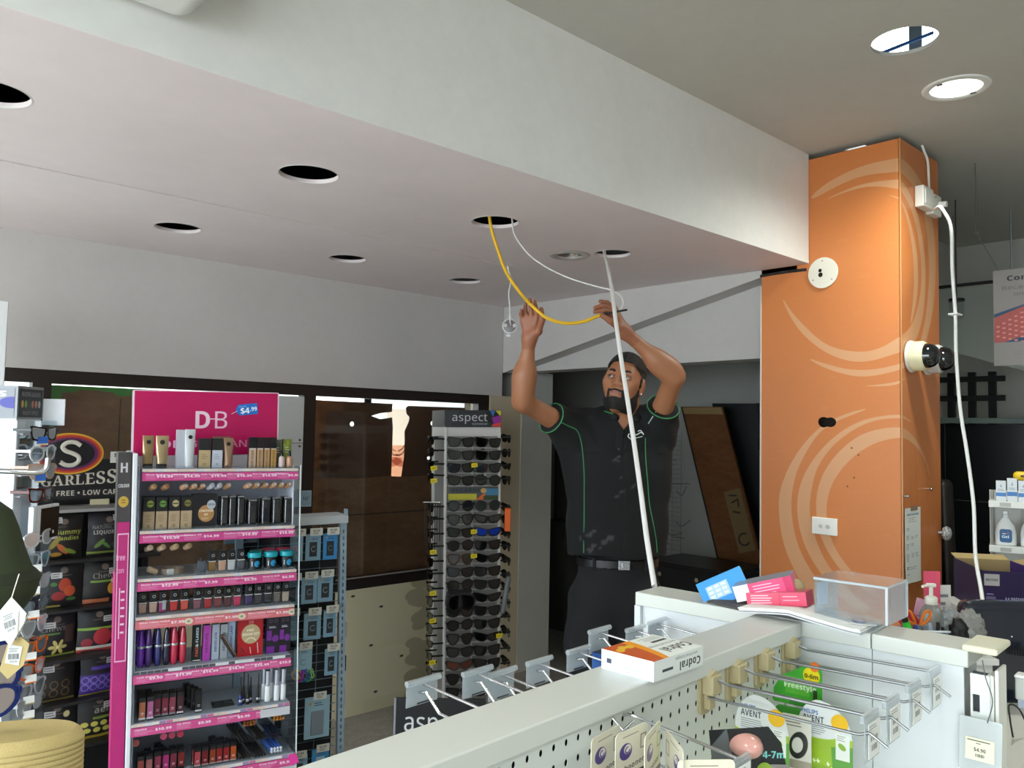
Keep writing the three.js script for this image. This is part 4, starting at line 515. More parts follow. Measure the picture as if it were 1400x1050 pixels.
{
  const goldM = M('#b49a72', 0.28, { metalness: 0.55 }), mkp = (f, s, t2) => [f, flat(s), flat(t2 || s)];
  const G1 = grp(0);
  squeeze(0.036, 0.107, 0.024, 0.014, BLACKP, goldM, 'gold squeeze tube on a black cap, beside the stand side panel', put(0.062, SH[0], -0.05), 0.1, 'tube', 'cosmetic_tube', G1);
  squeeze(0.04, 0.107, 0.026, 0.014, BLACKP, M('#b9a37e', 0.28, { metalness: 0.55 }), 'slightly wider gold squeeze tube, next to the first gold tube', put(0.104, SH[0], -0.045), -0.05, 'tube', 'cosmetic_tube', G1);
  squeeze(0.034, 0.13, 0.03, 0.006, M('#dfe2e8', 0.3), M('#d6dade', 0.3), 'tall silvery white cream tube, taller than everything on its shelf', put(0.19, SH[0], -0.042), 0.1, 'tube', 'cosmetic_tube', G1);
  solo('cosmetic_box', pbox(0.026, 0.128, 0.028, ...mkp(flat('#c3c6d0'), '#d2d5de')), GLOSS, 'plain white carton beside the tall silvery tube', 'box', put(0.162, SH[0], -0.06), DB.r, G1);
  const twoTone = (a, b, n) => cell(44, 110, (g, w, h) => { g.fillStyle = '#141215'; g.fillRect(0, 0, w, 44); g.fillStyle = a; g.fillRect(0, 44, w, h); lines(g, 10, 60, 24, 3, 7, b, 2); txt(g, n, 22, 96, 11, b, { bold: true }); });
  solo('cosmetic_box', pbox(0.038, 0.1, 0.03, twoTone('#bfa77e', '#8a7450', 'DB'), flat('#17141a'), flat('#1c1a1e')), PRINT, 'black and gold carton beside the pale silver carton', 'box', put(0.238, SH[0], -0.05), DB.r, G1);
  solo('cosmetic_box', pbox(0.034, 0.1, 0.03, twoTone('#c6cad6', '#8d93a4', '00'), flat('#17141a'), flat('#1c1a1e')), PRINT, 'black and pale silver carton beside the bronze tube', 'box', put(0.279, SH[0], -0.05), DB.r, G1);
  squeeze(0.034, 0.102, 0.024, 0.008, M('#a5826a', 0.3, { metalness: 0.4 }), M('#b08d74', 0.3, { metalness: 0.5 }), 'bronze brown squeeze tube in the middle of the top shelf', put(0.317, SH[0], -0.05), 0, 'tube', 'cosmetic_tube', G1);
  solo('cosmetic_box', pbox(0.06, 0.106, 0.02, ...mkp(flat('#8b6f5e'), '#6d5648')), PRINT, 'brown carton standing behind the bronze tube', 'box', put(0.3, SH[0], -0.1), DB.r, G1);
  [[0.397, 0.025, '#c8ab92'], [0.423, 0.022, '#bb946c'], [0.447, 0.02, '#b58e60'], [0.47, 0.02, '#b98f4e']].forEach(([x, w, c], i) => {
    const f = cell(26, 110, (g, W, h) => { g.fillStyle = '#0f0e12'; g.fillRect(0, 0, W, 40); g.fillStyle = '#d8d4d0'; g.fillRect(0, 40, W, 3); g.fillStyle = c; g.fillRect(0, 43, W, h); txt(g, 'DUO COVER', W / 2, 78, 11, '#5a4634', { rot: -Math.PI / 2, bold: true }); });
    solo('foundation_box', pbox(w - 0.001, 0.106, 0.024, f, flat('#1a1518'), flat('#241f22')), GLOSS, `slim black-topped skin tone foundation carton, ${ORD[i]} in its row of four on the top shelf`, 'box', put(x, SH[0], -0.05), DB.r, G1);
  });
  const dropper = (x, c, lab) => { const t = thing('dropper_bottle', lab, 'bottle', put(x, SH[0], -0.045), DB.r, G1); part('bottle', lathe([[0, 0], [0.0105, 0.0], [0.0115, 0.003], [0.0115, 0.03], [0.009, 0.037], [0.005, 0.039], [0.005, 0.042]], 20), M(c, 0.2), t); part('dropper_cap', lathe([[0.0062, 0.04], [0.0058, 0.048], [0.0045, 0.052], [0.0028, 0.06], [0, 0.062]], 16), BLACKP, t); };
  dropper(0.501, '#d5bcb8', 'pale pink dropper bottle with a black pointed cap'); dropper(0.528, '#cf9f80', 'skin tone dropper bottle with a black pointed cap, at the shelf end');
  const leaf = (c, b) => cell(36, 70, (g, w, h) => { g.fillStyle = c; g.fillRect(0, 0, w, h); g.fillStyle = b; for (let i = 0; i < 5; i++) { g.beginPath(); g.ellipse(rr(6, 30), rr(8, 50), 9, 5, rr(0, 3), 0, 7); g.fill(); } lines(g, 8, 20, 20, 3, 6, '#d0d4c4', 2); });
  solo('cosmetic_box', pbox(0.026, 0.098, 0.024, leaf('#6a6a62', '#5a6048'), flat('#55584a')), PRINT, 'grey leaf-printed carton behind the pink dropper bottle', 'box', put(0.496, SH[0], -0.09), DB.r, G1); solo('cosmetic_box', pbox(0.03, 0.1, 0.024, leaf('#7a8434', '#97a83c'), flat('#6a7430')), PRINT, 'olive green leaf-printed carton behind the skin tone dropper bottle', 'box', put(0.528, SH[0], -0.09), DB.r, G1);
  // second shelf
  const G2 = grp(1);
  [[0.071, '#8a9a38'], [0.11, '#5f9038'], [0.149, '#b7a57a'], [0.187, '#7a7430']].forEach(([x, c], i) => {
    const f = cell(44, 118, (g, w, h) => { g.fillStyle = '#141316'; g.fillRect(0, 0, w, 52); g.fillStyle = '#b8a080'; g.fillRect(0, 52, w, h); g.fillStyle = c; g.beginPath(); g.arc(26, 24, 13, 0, 7); g.fill(); g.fillStyle = '#3a3626'; g.fillRect(15, 22, 22, 4); lines(g, 10, 66, 24, 4, 7, '#8d7a58', 2); g.fillStyle = '#97835e'; g.beginPath(); g.arc(22, 106, 6, 0, 7); g.fill(); });
    const w = ['yellow-green', 'bright green', 'beige', 'olive brown'][i];
    const b = solo('foundation_box', pbox(0.035, 0.104, 0.034, f, flat('#19171b'), flat('#26242a')), PRINT, `black and tan foundation carton with a ${w} round seal`, 'box', put(x, SH[1], -0.05), DB.r, G2);
    copy(b, `second foundation carton standing behind the one with the ${w} seal`, put(x, SH[1] + 0.0, -0.09), DB.r, G2);
  });
  const ck = cell(100, 130, (g, w, h) => { g.fillStyle = '#121014'; g.fillRect(0, 0, w, h); g.fillStyle = '#b58550'; g.beginPath(); g.arc(58, 76, 33, 0, 7); g.fill(); g.fillStyle = '#b9c2cc'; g.beginPath(); g.arc(78, 42, 18, 0, 7); g.fill(); txt(g, 'NEW', 78, 42, 12, '#6a7480', { bold: true }); txt(g, 'CONTOUR', 58, 66, 12, '#f4e8d4', { bold: true }); txt(g, 'KIT', 58, 80, 11, '#f4e8d4', { bold: true }); lines(g, 40, 92, 36, 2, 5, '#e8d4b8', 1.5); });
  solo('contour_box', pbox(0.078, 0.112, 0.03, ck, flat('#0f0d11'), flat('#1c1a1e')), PRINT, 'wide black contour kit box with tan disc and small grey disc', 'box', put(0.244, SH[1], -0.05), DB.r, G2);
  const stick = (x, z, h, w, lab) => { const t = thing('compact_stick', lab, 'cosmetic', put(x, SH[1], z), DB.r, G2); part('case', rbox(w, h, 0.024, 0.006, 0, h / 2, 0, 3), M('#0c0c10', 0.16, { clearcoat: 1 }), t); part('silver_band', rbox(w * 0.9, 0.003, 0.0215, 0.001, 0, h + 0.0005, 0), SILVERP, t); part('silver_edge', rbox(0.002, h * 0.9, 0.002, 0.0008, -w * 0.36, h / 2, 0.0118), SILVERP, t); };
  [[0.31, 0.1, 0.024], [0.337, 0.1, 0.023], [0.365, 0.1, 0.024], [0.404, 0.086, 0.03], [0.449, 0.09, 0.027], [0.488, 0.092, 0.03], [0.529, 0.092, 0.03]].forEach(([x, h, w], i) => { stick(x, -0.045, h, w, `glossy black stick foundation with silver top, ${ORD[i]} from the contour kit box`); stick(x + (i < 3 ? -0.004 : -0.006), -0.085, h + 0.002, w, `glossy black stick foundation behind the ${ORD[i]} front one from the contour box`); });
  // third shelf: bottles, jars, tray
  const G3 = grp(2);
  const polish = (sh, x, z, c, lab, g, o = {}) => {
    const t = thing('nail_polish', lab, 'bottle', put(x, SH[sh], z), DB.r + rr(-0.08, 0.08), g); const s = (w0, w1, h, y, d) => { const b = new RoundedBoxGeometry(1, 1, 1, 2, 0.12), p = b.attributes.position; for (let i = 0; i < p.count; i++) { const v = p.getY(i) + 0.5, w = w0 + (w1 - w0) * v; p.setXYZ(i, p.getX(i) * w, y + v * h, p.getZ(i) * (d || w)); } b.computeVertexNormals(); return b; };
    part('polish_bottle', s(0.021, 0.0245, 0.031, 0.003, 0.018), M(c, 0.12, { clearcoat: 1 }), t); part('glass_foot', s(0.022, 0.0215, 0.004, 0, 0.019), CLEAR, t); part('collar', rbox(0.0245, 0.0035, 0.02, 0.001, 0, 0.036, 0), M(o.collar || '#d9d6d8', 0.3), t);
    const cap = part('cap', s(0.0245, 0.023, 0.034, 0.0375, 0.02), BLACKP, t); part('cap_ring', new THREE.TorusGeometry(0.0042, 0.0008, 6, 20).translate(0.002, 0.056, 0.0106), M('#c8ccd2', 0.4), cap);
    if (o.sticker) part('sticker', rbox(0.011, 0.03, 0.001, 0.0003, 0.003, 0.026, 0.0115), M('#a8b0b8', 0.5), t);
  };
  [[0.277, '#8a6428', 'golden amber'], [0.31, '#d0a184', 'peach'], [0.341, '#c8c8c8', 'milky white'], [0.373, '#4e5054', 'smoky clear']].forEach(([x, c, w]) => polish(2, x, -0.05, c, `${w} nail care bottle with a black cap on the third shelf`, G3));
  { const t = thing('glass_bottle', 'square clear glass bottle lacking its cap, beside the acrylic tray', 'bottle', put(0.244, SH[2], -0.048), DB.r, G3); part('glass', rbox(0.029, 0.04, 0.024, 0.004, 0, 0.02, 0, 3), M('#aeb6c0', 0.06, { transmission: 0.85, thickness: 0 }), t); part('neck', cyl(0.006, 0.006, 0.008, 0, 0.04, 0, 14), M('#2a2b2e', 0.4), t); }
  { const t = thing('acrylic_tray', 'small empty round clear tray with tan rim on the third shelf', 'tray', put(0.156, SH[2], -0.06), DB.r, G3); part('tray_wall', lathe([[0.033, 0.0], [0.036, 0.004], [0.037, 0.02], [0.034, 0.02], [0.032, 0.004]], 32), M('#cdbba6', 0.15, { transmission: 0.6, thickness: 0 }), t); part('tray_base', cyl(0.033, 0.033, 0.003, 0, 0, 0, 28), CLEAR, t); part('silver_clip', rbox(0.02, 0.022, 0.003, 0.001, -0.012, 0.012, 0.036), CHROME, t); }
  solo('fallen_tester', merge([cyl(0.009, 0.0095, 0.03, 0, 0, 0, 16), lathe([[0.0095, 0.03], [0.007, 0.033], [0, 0.033]], 16)]).rotateZ(1.15).translate(0.015, 0.01, 0), M('#d6bd9c', 0.4), 'loose cream tester lying on its side at the shelf end', 'tester', put(0.09, SH[2], -0.05), DB.r + 0.4, G3);
  const jar = (x, z, c, lab, g = G3) => {
    const f = cell(60, 40, (q, w, h) => { q.fillStyle = '#10141c'; q.fillRect(0, 0, w, h); q.fillStyle = '#2aa2dc'; q.beginPath(); q.arc(38, 20, 15, 0, 7); q.fill(); q.fillStyle = '#10141c'; q.beginPath(); q.arc(46, 27, 4, 0, 7); q.fill(); q.fillStyle = '#e0e4e8'; q.fillRect(10, 8, 4, 24); });
    const t = thing('remover_jar', lab, 'jar', put(x, SH[2], z), DB.r, g); part('jar_body', lathe([[0, 0], [0.021, 0], [0.0225, 0.003], [0.0225, 0.036], [0.02, 0.04]], 28), M('#10131a', 0.3), t);
    const lb = new THREE.CylinderGeometry(0.0228, 0.0228, 0.028, 20, 1, true, -0.9, 1.8); part('jar_label', uvTo(lb, f).translate(0, 0.02, 0), GLOSS, t); part('lid', lathe([[0.0215, 0.041], [0.024, 0.041], [0.0245, 0.044], [0.0245, 0.056], [0.022, 0.059], [0, 0.059]], 28), M(c, 0.25), t);
  };
  [[0.42, 'nearest the smoky bottle'], [0.476, 'in the middle'], [0.531, 'at the shelf end']].forEach(([x, w]) => jar(x, -0.05, '#1aa9b8', `black remover jar with a turquoise lid, ${w} of the front three`)); jar(0.437, -0.105, '#1f8a74', 'black jar with a green lid behind the turquoise-lidded jars'); jar(0.484, -0.125, '#c2305a', 'black jar with a crimson lid behind the middle turquoise jar'); jar(0.536, -0.125, '#b82a50', 'black jar with a dark red lid behind the end turquoise jar');
  // fourth shelf: nail polishes
  const G4 = grp(3);
  [['#bd9484', 'beige pink'], ['#c49c8c', 'pale nude'], ['#a8347a', 'magenta'], ['#c02a2c', 'scarlet'], ['#d04a3c', 'coral'], ['#7c4454', 'mauve'], ['#a8101e', 'bright red'], ['#741420', 'dark red'], ['#581222', 'burgundy'], ['#bf2458', 'hot pink'], ['#33195a', 'violet'], ['#1c1c1c', 'black'], ['#16161e', 'midnight'], ['#5e5650', 'taupe'], ['#a8998a', 'clear beige']].forEach(([c, w], i) => {
    const x = [0.065, 0.097, 0.126, 0.16, 0.193, 0.234, 0.268, 0.301, 0.332, 0.364, 0.403, 0.435, 0.468, 0.5, 0.53][i];
    polish(3, x, -0.045, c, `${w} nail polish with a black cap, ${ORD[i]} from the pink side panel`, G4, { sticker: i === 2, collar: i > 12 ? '#9a8f84' : '#d6d3d6' });
  });
  // fifth shelf: mascaras and boxes
  const G5 = grp(4);
  const mascara = (x, z, c, lab, h = 0.122, lean2 = 0) => { const t = thing('mascara', lab, 'mascara', put(x, SH[4], z), DB.r, G5); t.rotation.z = lean2; const m = M(c, 0.18, { clearcoat: 1 }); part('tube', lathe([[0, 0], [0.0075, 0], [0.0095, 0.008], [0.0112, 0.03], [0.0115, 0.055], [0.011, 0.062]], 20), m, t); part('silver_band', lathe([[0.0112, 0.062], [0.0118, 0.063], [0.0118, 0.068], [0.011, 0.069]], 20), SILVERP, t); part('cap', lathe([[0.011, 0.069], [0.0105, 0.085], [0.008, 0.105], [0.0055, h - 0.003], [0.003, h], [0, h]], 20), m, t); };
  [[0.066, '#6a20b0', 'bright purple'], [0.089, '#4c1a7c', 'dark purple'], [0.118, '#22256e', 'navy blue'], [0.144, '#17183c', 'midnight blue'], [0.168, '#c8284c', 'crimson'], [0.195, '#c21f40', 'red']].forEach(([x, c, w], i) => { mascara(x, -0.045, c, `${w} mascara tube, ${ORD[i]} from the pink side panel`); if (i !== 3) mascara(x - 0.004, -0.085, c, `${w} mascara tube standing behind the ${ORD[i]} front one`); });
  const vert = (bg, s, c, o = {}) => cell(30, 124, (g, w, h) => { g.fillStyle = bg; g.fillRect(0, 0, w, h); txt(g, s, w / 2, h * 0.5, o.size || 14, c, { rot: -Math.PI / 2, bold: true }); if (o.foot) { g.fillStyle = o.foot; g.fillRect(0, h - 8, w, 8); } });
  const fk = cell(30, 124, (g, w, h) => { g.fillStyle = '#121214'; g.fillRect(0, 0, w, h); txt(g, '& FLARED', w / 2, 42, 14, '#cfe0ea', { rot: -Math.PI / 2, bold: true }); txt(g, 'FAKE', w / 2, 90, 14, '#e8582c', { rot: -Math.PI / 2, bold: true }); g.fillStyle = '#d8dade'; g.fillRect(0, h - 7, w, 3); });
  solo('mascara_box', pbox(0.024, 0.124, 0.03, fk, flat('#0f0f12'), flat('#a03a28')), PRINT, 'black mascara carton lettered in blue and orange', 'box', put(0.238, SH[4], -0.05), DB.r, G5);
  [['#b43fae', 'ABSOLUTE', '#5a1a60', 0.269, 'magenta mascara carton beside the black lettered one'], ['#a9b2c4', 'ABSOLUTE', '#3c4a6a', 0.298, 'silver blue mascara carton beside the magenta one'], ['#a4a9b0', 'ABSOLUTE', '#4a5260', 0.325, 'grey mascara carton behind the leaning brown pencil'], ['#b4cbea', 'MIDNIGHT LASH', '#2a4a86', 0.351, 'pale blue mascara carton beside the red brow kit']].forEach(([bg, s, c, x, lab], i) => solo('mascara_box', pbox(0.023, [0.118, 0.118, 0.116, 0.12][i], 0.028, vert(bg, s, c, { size: s.length > 10 ? 12 : 14 }), flat(bg), flat('#3a3c44')), GLOSS, lab, 'box', put(x, SH[4], i === 3 ? -0.06 : -0.05), DB.r, G5));
  { const t = thing('brow_pencil', 'dark brown chunky pencil leaning against the mascara cartons', 'pencil', put(0.362, SH[4] + 0.006, -0.03), DB.r, G5); t.rotation.z = 0.56; part('barrel', rbox(0.014, 0.086, 0.012, 0.003, 0, 0.043, 0), M('#3a2824', 0.25), t); part('ridge', rbox(0.003, 0.08, 0.002, 0.0008, 0.004, 0.043, 0.0065), M('#8d7a70', 0.25), t); part('end_cap', rbox(0.0145, 0.006, 0.0125, 0.002, 0, 0.087, 0), M('#5a4038', 0.3), t); }
  const bk = cell(90, 130, (g, w, h) => { g.fillStyle = '#b50f1c'; g.fillRect(0, 0, w, h); txt(g, 'DB', 46, 10, 14, '#e8b8b0'); g.fillStyle = '#c5ae84'; g.beginPath(); g.ellipse(46, 52, 34, 35, 0, 0, 7); g.fill(); txt(g, 'PRO', 44, 38, 13, '#f4ecd8', { bold: true }); txt(g, 'BROW KIT', 46, 52, 13, '#f4ecd8', { bold: true, fit: 60 }); g.strokeStyle = '#ece0c8'; g.lineWidth = 4; g.beginPath(); g.arc(46, 86, 20, 3.6, 5.8); g.stroke(); g.strokeStyle = '#e8dcd8'; g.lineWidth = 3; for (const [x, a] of [[44, 110], [70, 96]]) { g.beginPath(); g.moveTo(x, a - 12); g.lineTo(x + 4, 122); g.stroke(); } g.strokeStyle = '#3a1418'; g.beginPath(); g.moveTo(14, 98); g.lineTo(24, 116); g.stroke(); });
  solo('brow_kit', pbox(0.084, 0.124, 0.03, bk, flat('#a00d18'), flat('#8a0a14')), GLOSS, 'large bright red brow kit box with a tan oval on the front', 'box', put(0.413, SH[4], -0.05), DB.r, G5);
  const pb = cell(46, 124, (g, w, h) => { g.fillStyle = '#1a1420'; g.fillRect(0, 0, w, h); g.fillStyle = '#7a2c94'; g.fillRect(0, 46, 18, 34); g.fillRect(0, 100, 30, 24); g.beginPath(); g.arc(32, 74, 12, 0, 7); g.fill(); lines(g, 8, 32, 34, 2, 4, '#d8cfe0', 2); g.strokeStyle = '#6a6470'; g.lineWidth = 2; g.beginPath(); g.arc(14, 14, 5, 0, 7); g.stroke(); g.beginPath(); g.arc(32, 13, 5, 0, 7); g.stroke(); });
  solo('lash_box', pbox(0.043, 0.125, 0.03, pb, flat('#38164a'), flat('#1f1a24')), GLOSS, 'black and purple lash box beside the red brow kit', 'box', put(0.49, SH[4], -0.05), DB.r, G5); solo('lash_box', pbox(0.038, 0.125, 0.03, pb, flat('#38164a'), flat('#1f1a24')), GLOSS, 'black and purple lash box at the outer end of its shelf', 'box', put(0.532, SH[4], -0.05), DB.r, G5);
  // sixth and seventh shelves: lip colours, liners, pencils
  const lipC = {};
  const lip = (sh, x, z, c, lab, g, o = {}) => { const k = c + (o.foot || ''); const f = lipC[k] ??= cell(22, 72, (q, w, h) => { q.fillStyle = '#121114'; q.fillRect(0, 0, w, h); q.fillStyle = c; q.fillRect(2, 14, w - 4, h - 24); q.fillStyle = '#e6d8dc'; q.globalAlpha = 0.8; q.fillRect(7, h - 26, 9, 3); q.fillRect(7, h - 21, 9, 2); q.globalAlpha = 1; q.fillStyle = o.foot || '#121114'; q.fillRect(0, h - 10, w, 6); }); return solo('lip_box', pbox(0.0205, o.h || 0.073, 0.021, f, flat('#151417'), flat('#26252a')), GLOSS, lab, 'box', put(x, SH[sh], z), DB.r, g); };
  const G6 = grp(5), G7 = grp(6), lipName = ['terracotta', 'orchid pink', 'berry', 'deep rose', 'dusty rose', 'dark plum'];
  [[0.076, '#b06844'], [0.1, '#b0608c'], [0.123, '#7c2440'], [0.146, '#80263c'], [0.169, '#8a384a'], [0.193, '#451a24']].forEach(([x, c], i) => { const z = i < 2 ? -0.03 : -0.045; const a = lip(5, x, z, c, `black lip colour box with a ${lipName[i]} window, sixth shelf`, G6, { foot: i < 2 || i === 5 ? '#d4d0d8' : '#8d8a90' }); for (let k = 1; k < (i < 2 ? 4 : 2); k++) copy(a, `black lip colour box queued behind the ${lipName[i]} one, ${ORD[k - 1]} behind it`, put(x, SH[5], z - 0.024 * k), DB.r, G6); });
  [0, 1, 2, 3].forEach((k) => lip(5, 0.249 - k * 0.009, -0.035 - k * 0.03, '#17161a', `black lip box with a red side in the lone diagonal queue, ${ORD[k]} from the front`, G6, { foot: k ? '#121114' : '#d4d0d8' }));
  { const t = thing('eye_palette', 'closed black four-pan eye palette lying flat on the sixth shelf', 'palette', put(0.335, SH[5], -0.07), DB.r, G6); part('case', rbox(0.068, 0.008, 0.05, 0.002, 0, 0.004, 0), BLACKM, t); for (const [x, z] of [[-0.016, -0.011], [0.016, -0.011], [-0.016, 0.011], [0.016, 0.011]]) part('pan', rbox(0.027, 0.001, 0.018, 0.0004, x, 0.0085, z), M('#2a2a2e', 0.3), t); }
  const liner = (x, z, h, lab, base) => { const t = thing('eye_liner', lab, 'eyeliner', put(x, SH[5], z), DB.r, G6); part('bottle', lathe([[0, 0], [0.0065, 0], [0.0068, 0.002], [0.0062, 0.028], [0.0052, 0.034]], 16), base ? M('#2c3a86', 0.25) : BLACKP, t); part('silver_band', lathe([[0.0067, 0.01], [0.0071, 0.011], [0.0071, 0.017], [0.0067, 0.018]], 16), SILVERP, t); part('cap', lathe([[0.0052, 0.034], [0.0042, 0.05], [0.0026, 0.065], [0.0018, h], [0, h]], 14), BLACKP, t); };
  [[0.388, 0.095, 1], [0.4, 0.108, 0], [0.412, 0.102, 0], [0.424, 0.088, 0], [0.447, 0.1, 0]].forEach(([x, h, b], i) => liner(x, -0.04 - 0.012 * (i % 2), h, `slender black liquid eyeliner with a spire cap, ${ORD[i]} from the palette`, b));
  [[0.478, -0.035], [0.509, -0.035], [0.532, -0.035], [0.472, -0.065], [0.498, -0.068], [0.522, -0.068]].forEach(([x, z], i) => { const t = thing('white_mascara', `white mascara with a silver cap, ${i < 3 ? ORD[i] + ' in the front row' : ORD[i - 3] + ' in the back row'} of the sixth shelf`, 'mascara', put(x, SH[5], z), DB.r, G6); part('tube', lathe([[0, 0], [0.009, 0], [0.0095, 0.003], [0.0095, 0.055]], 20), M('#eef0f4', 0.25), t); part('cap', lathe([[0.0085, 0.055], [0.0088, 0.105], [0.007, 0.107], [0, 0.107]], 20), M('#c9ccd8', 0.15, { metalness: 0.7 }), t); });
  [[0.079, '#9c4844', 'brick red'], [0.104, '#9a5a58', 'nude rose'], [0.131, '#a83a5c', 'raspberry'], [0.156, '#a8246c', 'fuchsia'], [0.179, '#7c2838', 'wine'], [0.203, '#7a1418', 'deep red']].forEach(([x, c, w], i) => { const z = i < 2 ? -0.03 : -0.045; const a = lip(6, x, z, c, `black lip gloss box with a ${w} window, bottom visible shelf`, G7, { h: 0.064, foot: '#17161a' }); for (let k = 1; k < [2, 3, 2, 4, 2, 2][i]; k++) copy(a, `black lip gloss box queued behind the ${w} one, ${ORD[k - 1]} behind it`, put(x - (i === 3 ? 0.006 * k : 0), SH[6], z - 0.026 * k), DB.r, G7); });
  [[0.252, '#a63c44', 'rosy red'], [0.276, '#6e1018', 'garnet'], [0.3, '#8a3418', 'rust'], [0.322, '#8a1418', 'blood red'], [0.344, '#8e1c1c', 'ruby'], [0.367, '#b04a10', 'orange']].forEach(([x, c, w], i) => { const a = lip(6, x, -0.03, c, `black lip gloss box with a ${w} window, in the long block by the pencils`, G7, { h: 0.062, foot: '#a8949a' }); for (let k = 1; k < [2, 2, 2, 4, 3, 2][i]; k++) copy(a, `black lip gloss box in the long block, ${ORD[k - 1]} behind the ${w} one`, put(x - 0.004 * k, SH[6], -0.03 - 0.026 * k), DB.r, G7); });
  // pencils lying in clear pigeon holes
  const pencils = (x0, y, n, c, tip, what) => { for (let i = 0; i < n; i++) { const t = thing('eye_pencil', `${what}, ${ORD[i]} in its clear pigeonhole`, 'pencil', put(x0 + (i % 4) * 0.0105, y + Math.floor(i / 4) * 0.0095, -0.02), DB.r, G7); t.rotation.set(1.88, DB.r + 0.3, 0, 'YXZ'); part('barrel', cyl(0.0044, 0.0044, 0.1, 0, -0.1, 0, 10), M(c, 0.35), t); part('end', cyl(0.0046, 0.004, 0.006, 0, 0.0, 0, 10), M(tip, 0.35), t); } };
  pencils(0.388, 0.445, 5, '#3a3634', '#2a2624', 'grey brown make-up pencil near the orange gloss box'); pencils(0.44, 0.443, 4, '#2e2b2a', '#242120', 'dark brown make-up pencil in the middle lower bay'); pencils(0.495, 0.447, 8, '#3a5aa6', '#e6eaf2', 'blue pencil with a white end'); pencils(0.388, 0.5, 4, '#2c2928', '#1f1c1c', 'black make-up pencil in the upper bay near the gloss boxes'); pencils(0.44, 0.5, 5, '#332f2e', '#232020', 'charcoal make-up pencil in the middle upper bay'); pencils(0.495, 0.497, 7, '#1c2238', '#1a1a24', 'navy pencil above the blue ones'); pencils(0.4, 0.552, 8, '#241d1a', '#b06a34', 'dark pencil with a copper end'); pencils(0.5, 0.556, 7, '#1d1a18', '#d08a3a', 'dark pencil with an amber end');
  const pig = thing('pencil_rack', 'clear pigeonhole rack holding make-up pencils on the bottom visible shelf', 'rack', put(0.468, SH[6], -0.03), DB.r);
  for (const y of [0.0, 0.052, 0.104]) part('divider_shelf', box(0.17, 0.0015, 0.1, 0.0, y + 0.001, -0.045), CLEAR, pig); for (const x of [-0.085, -0.033, 0.022, 0.085]) part('divider_wall', box(0.0015, 0.11, 0.1, x, 0.055, -0.045), CLEAR, pig);
}
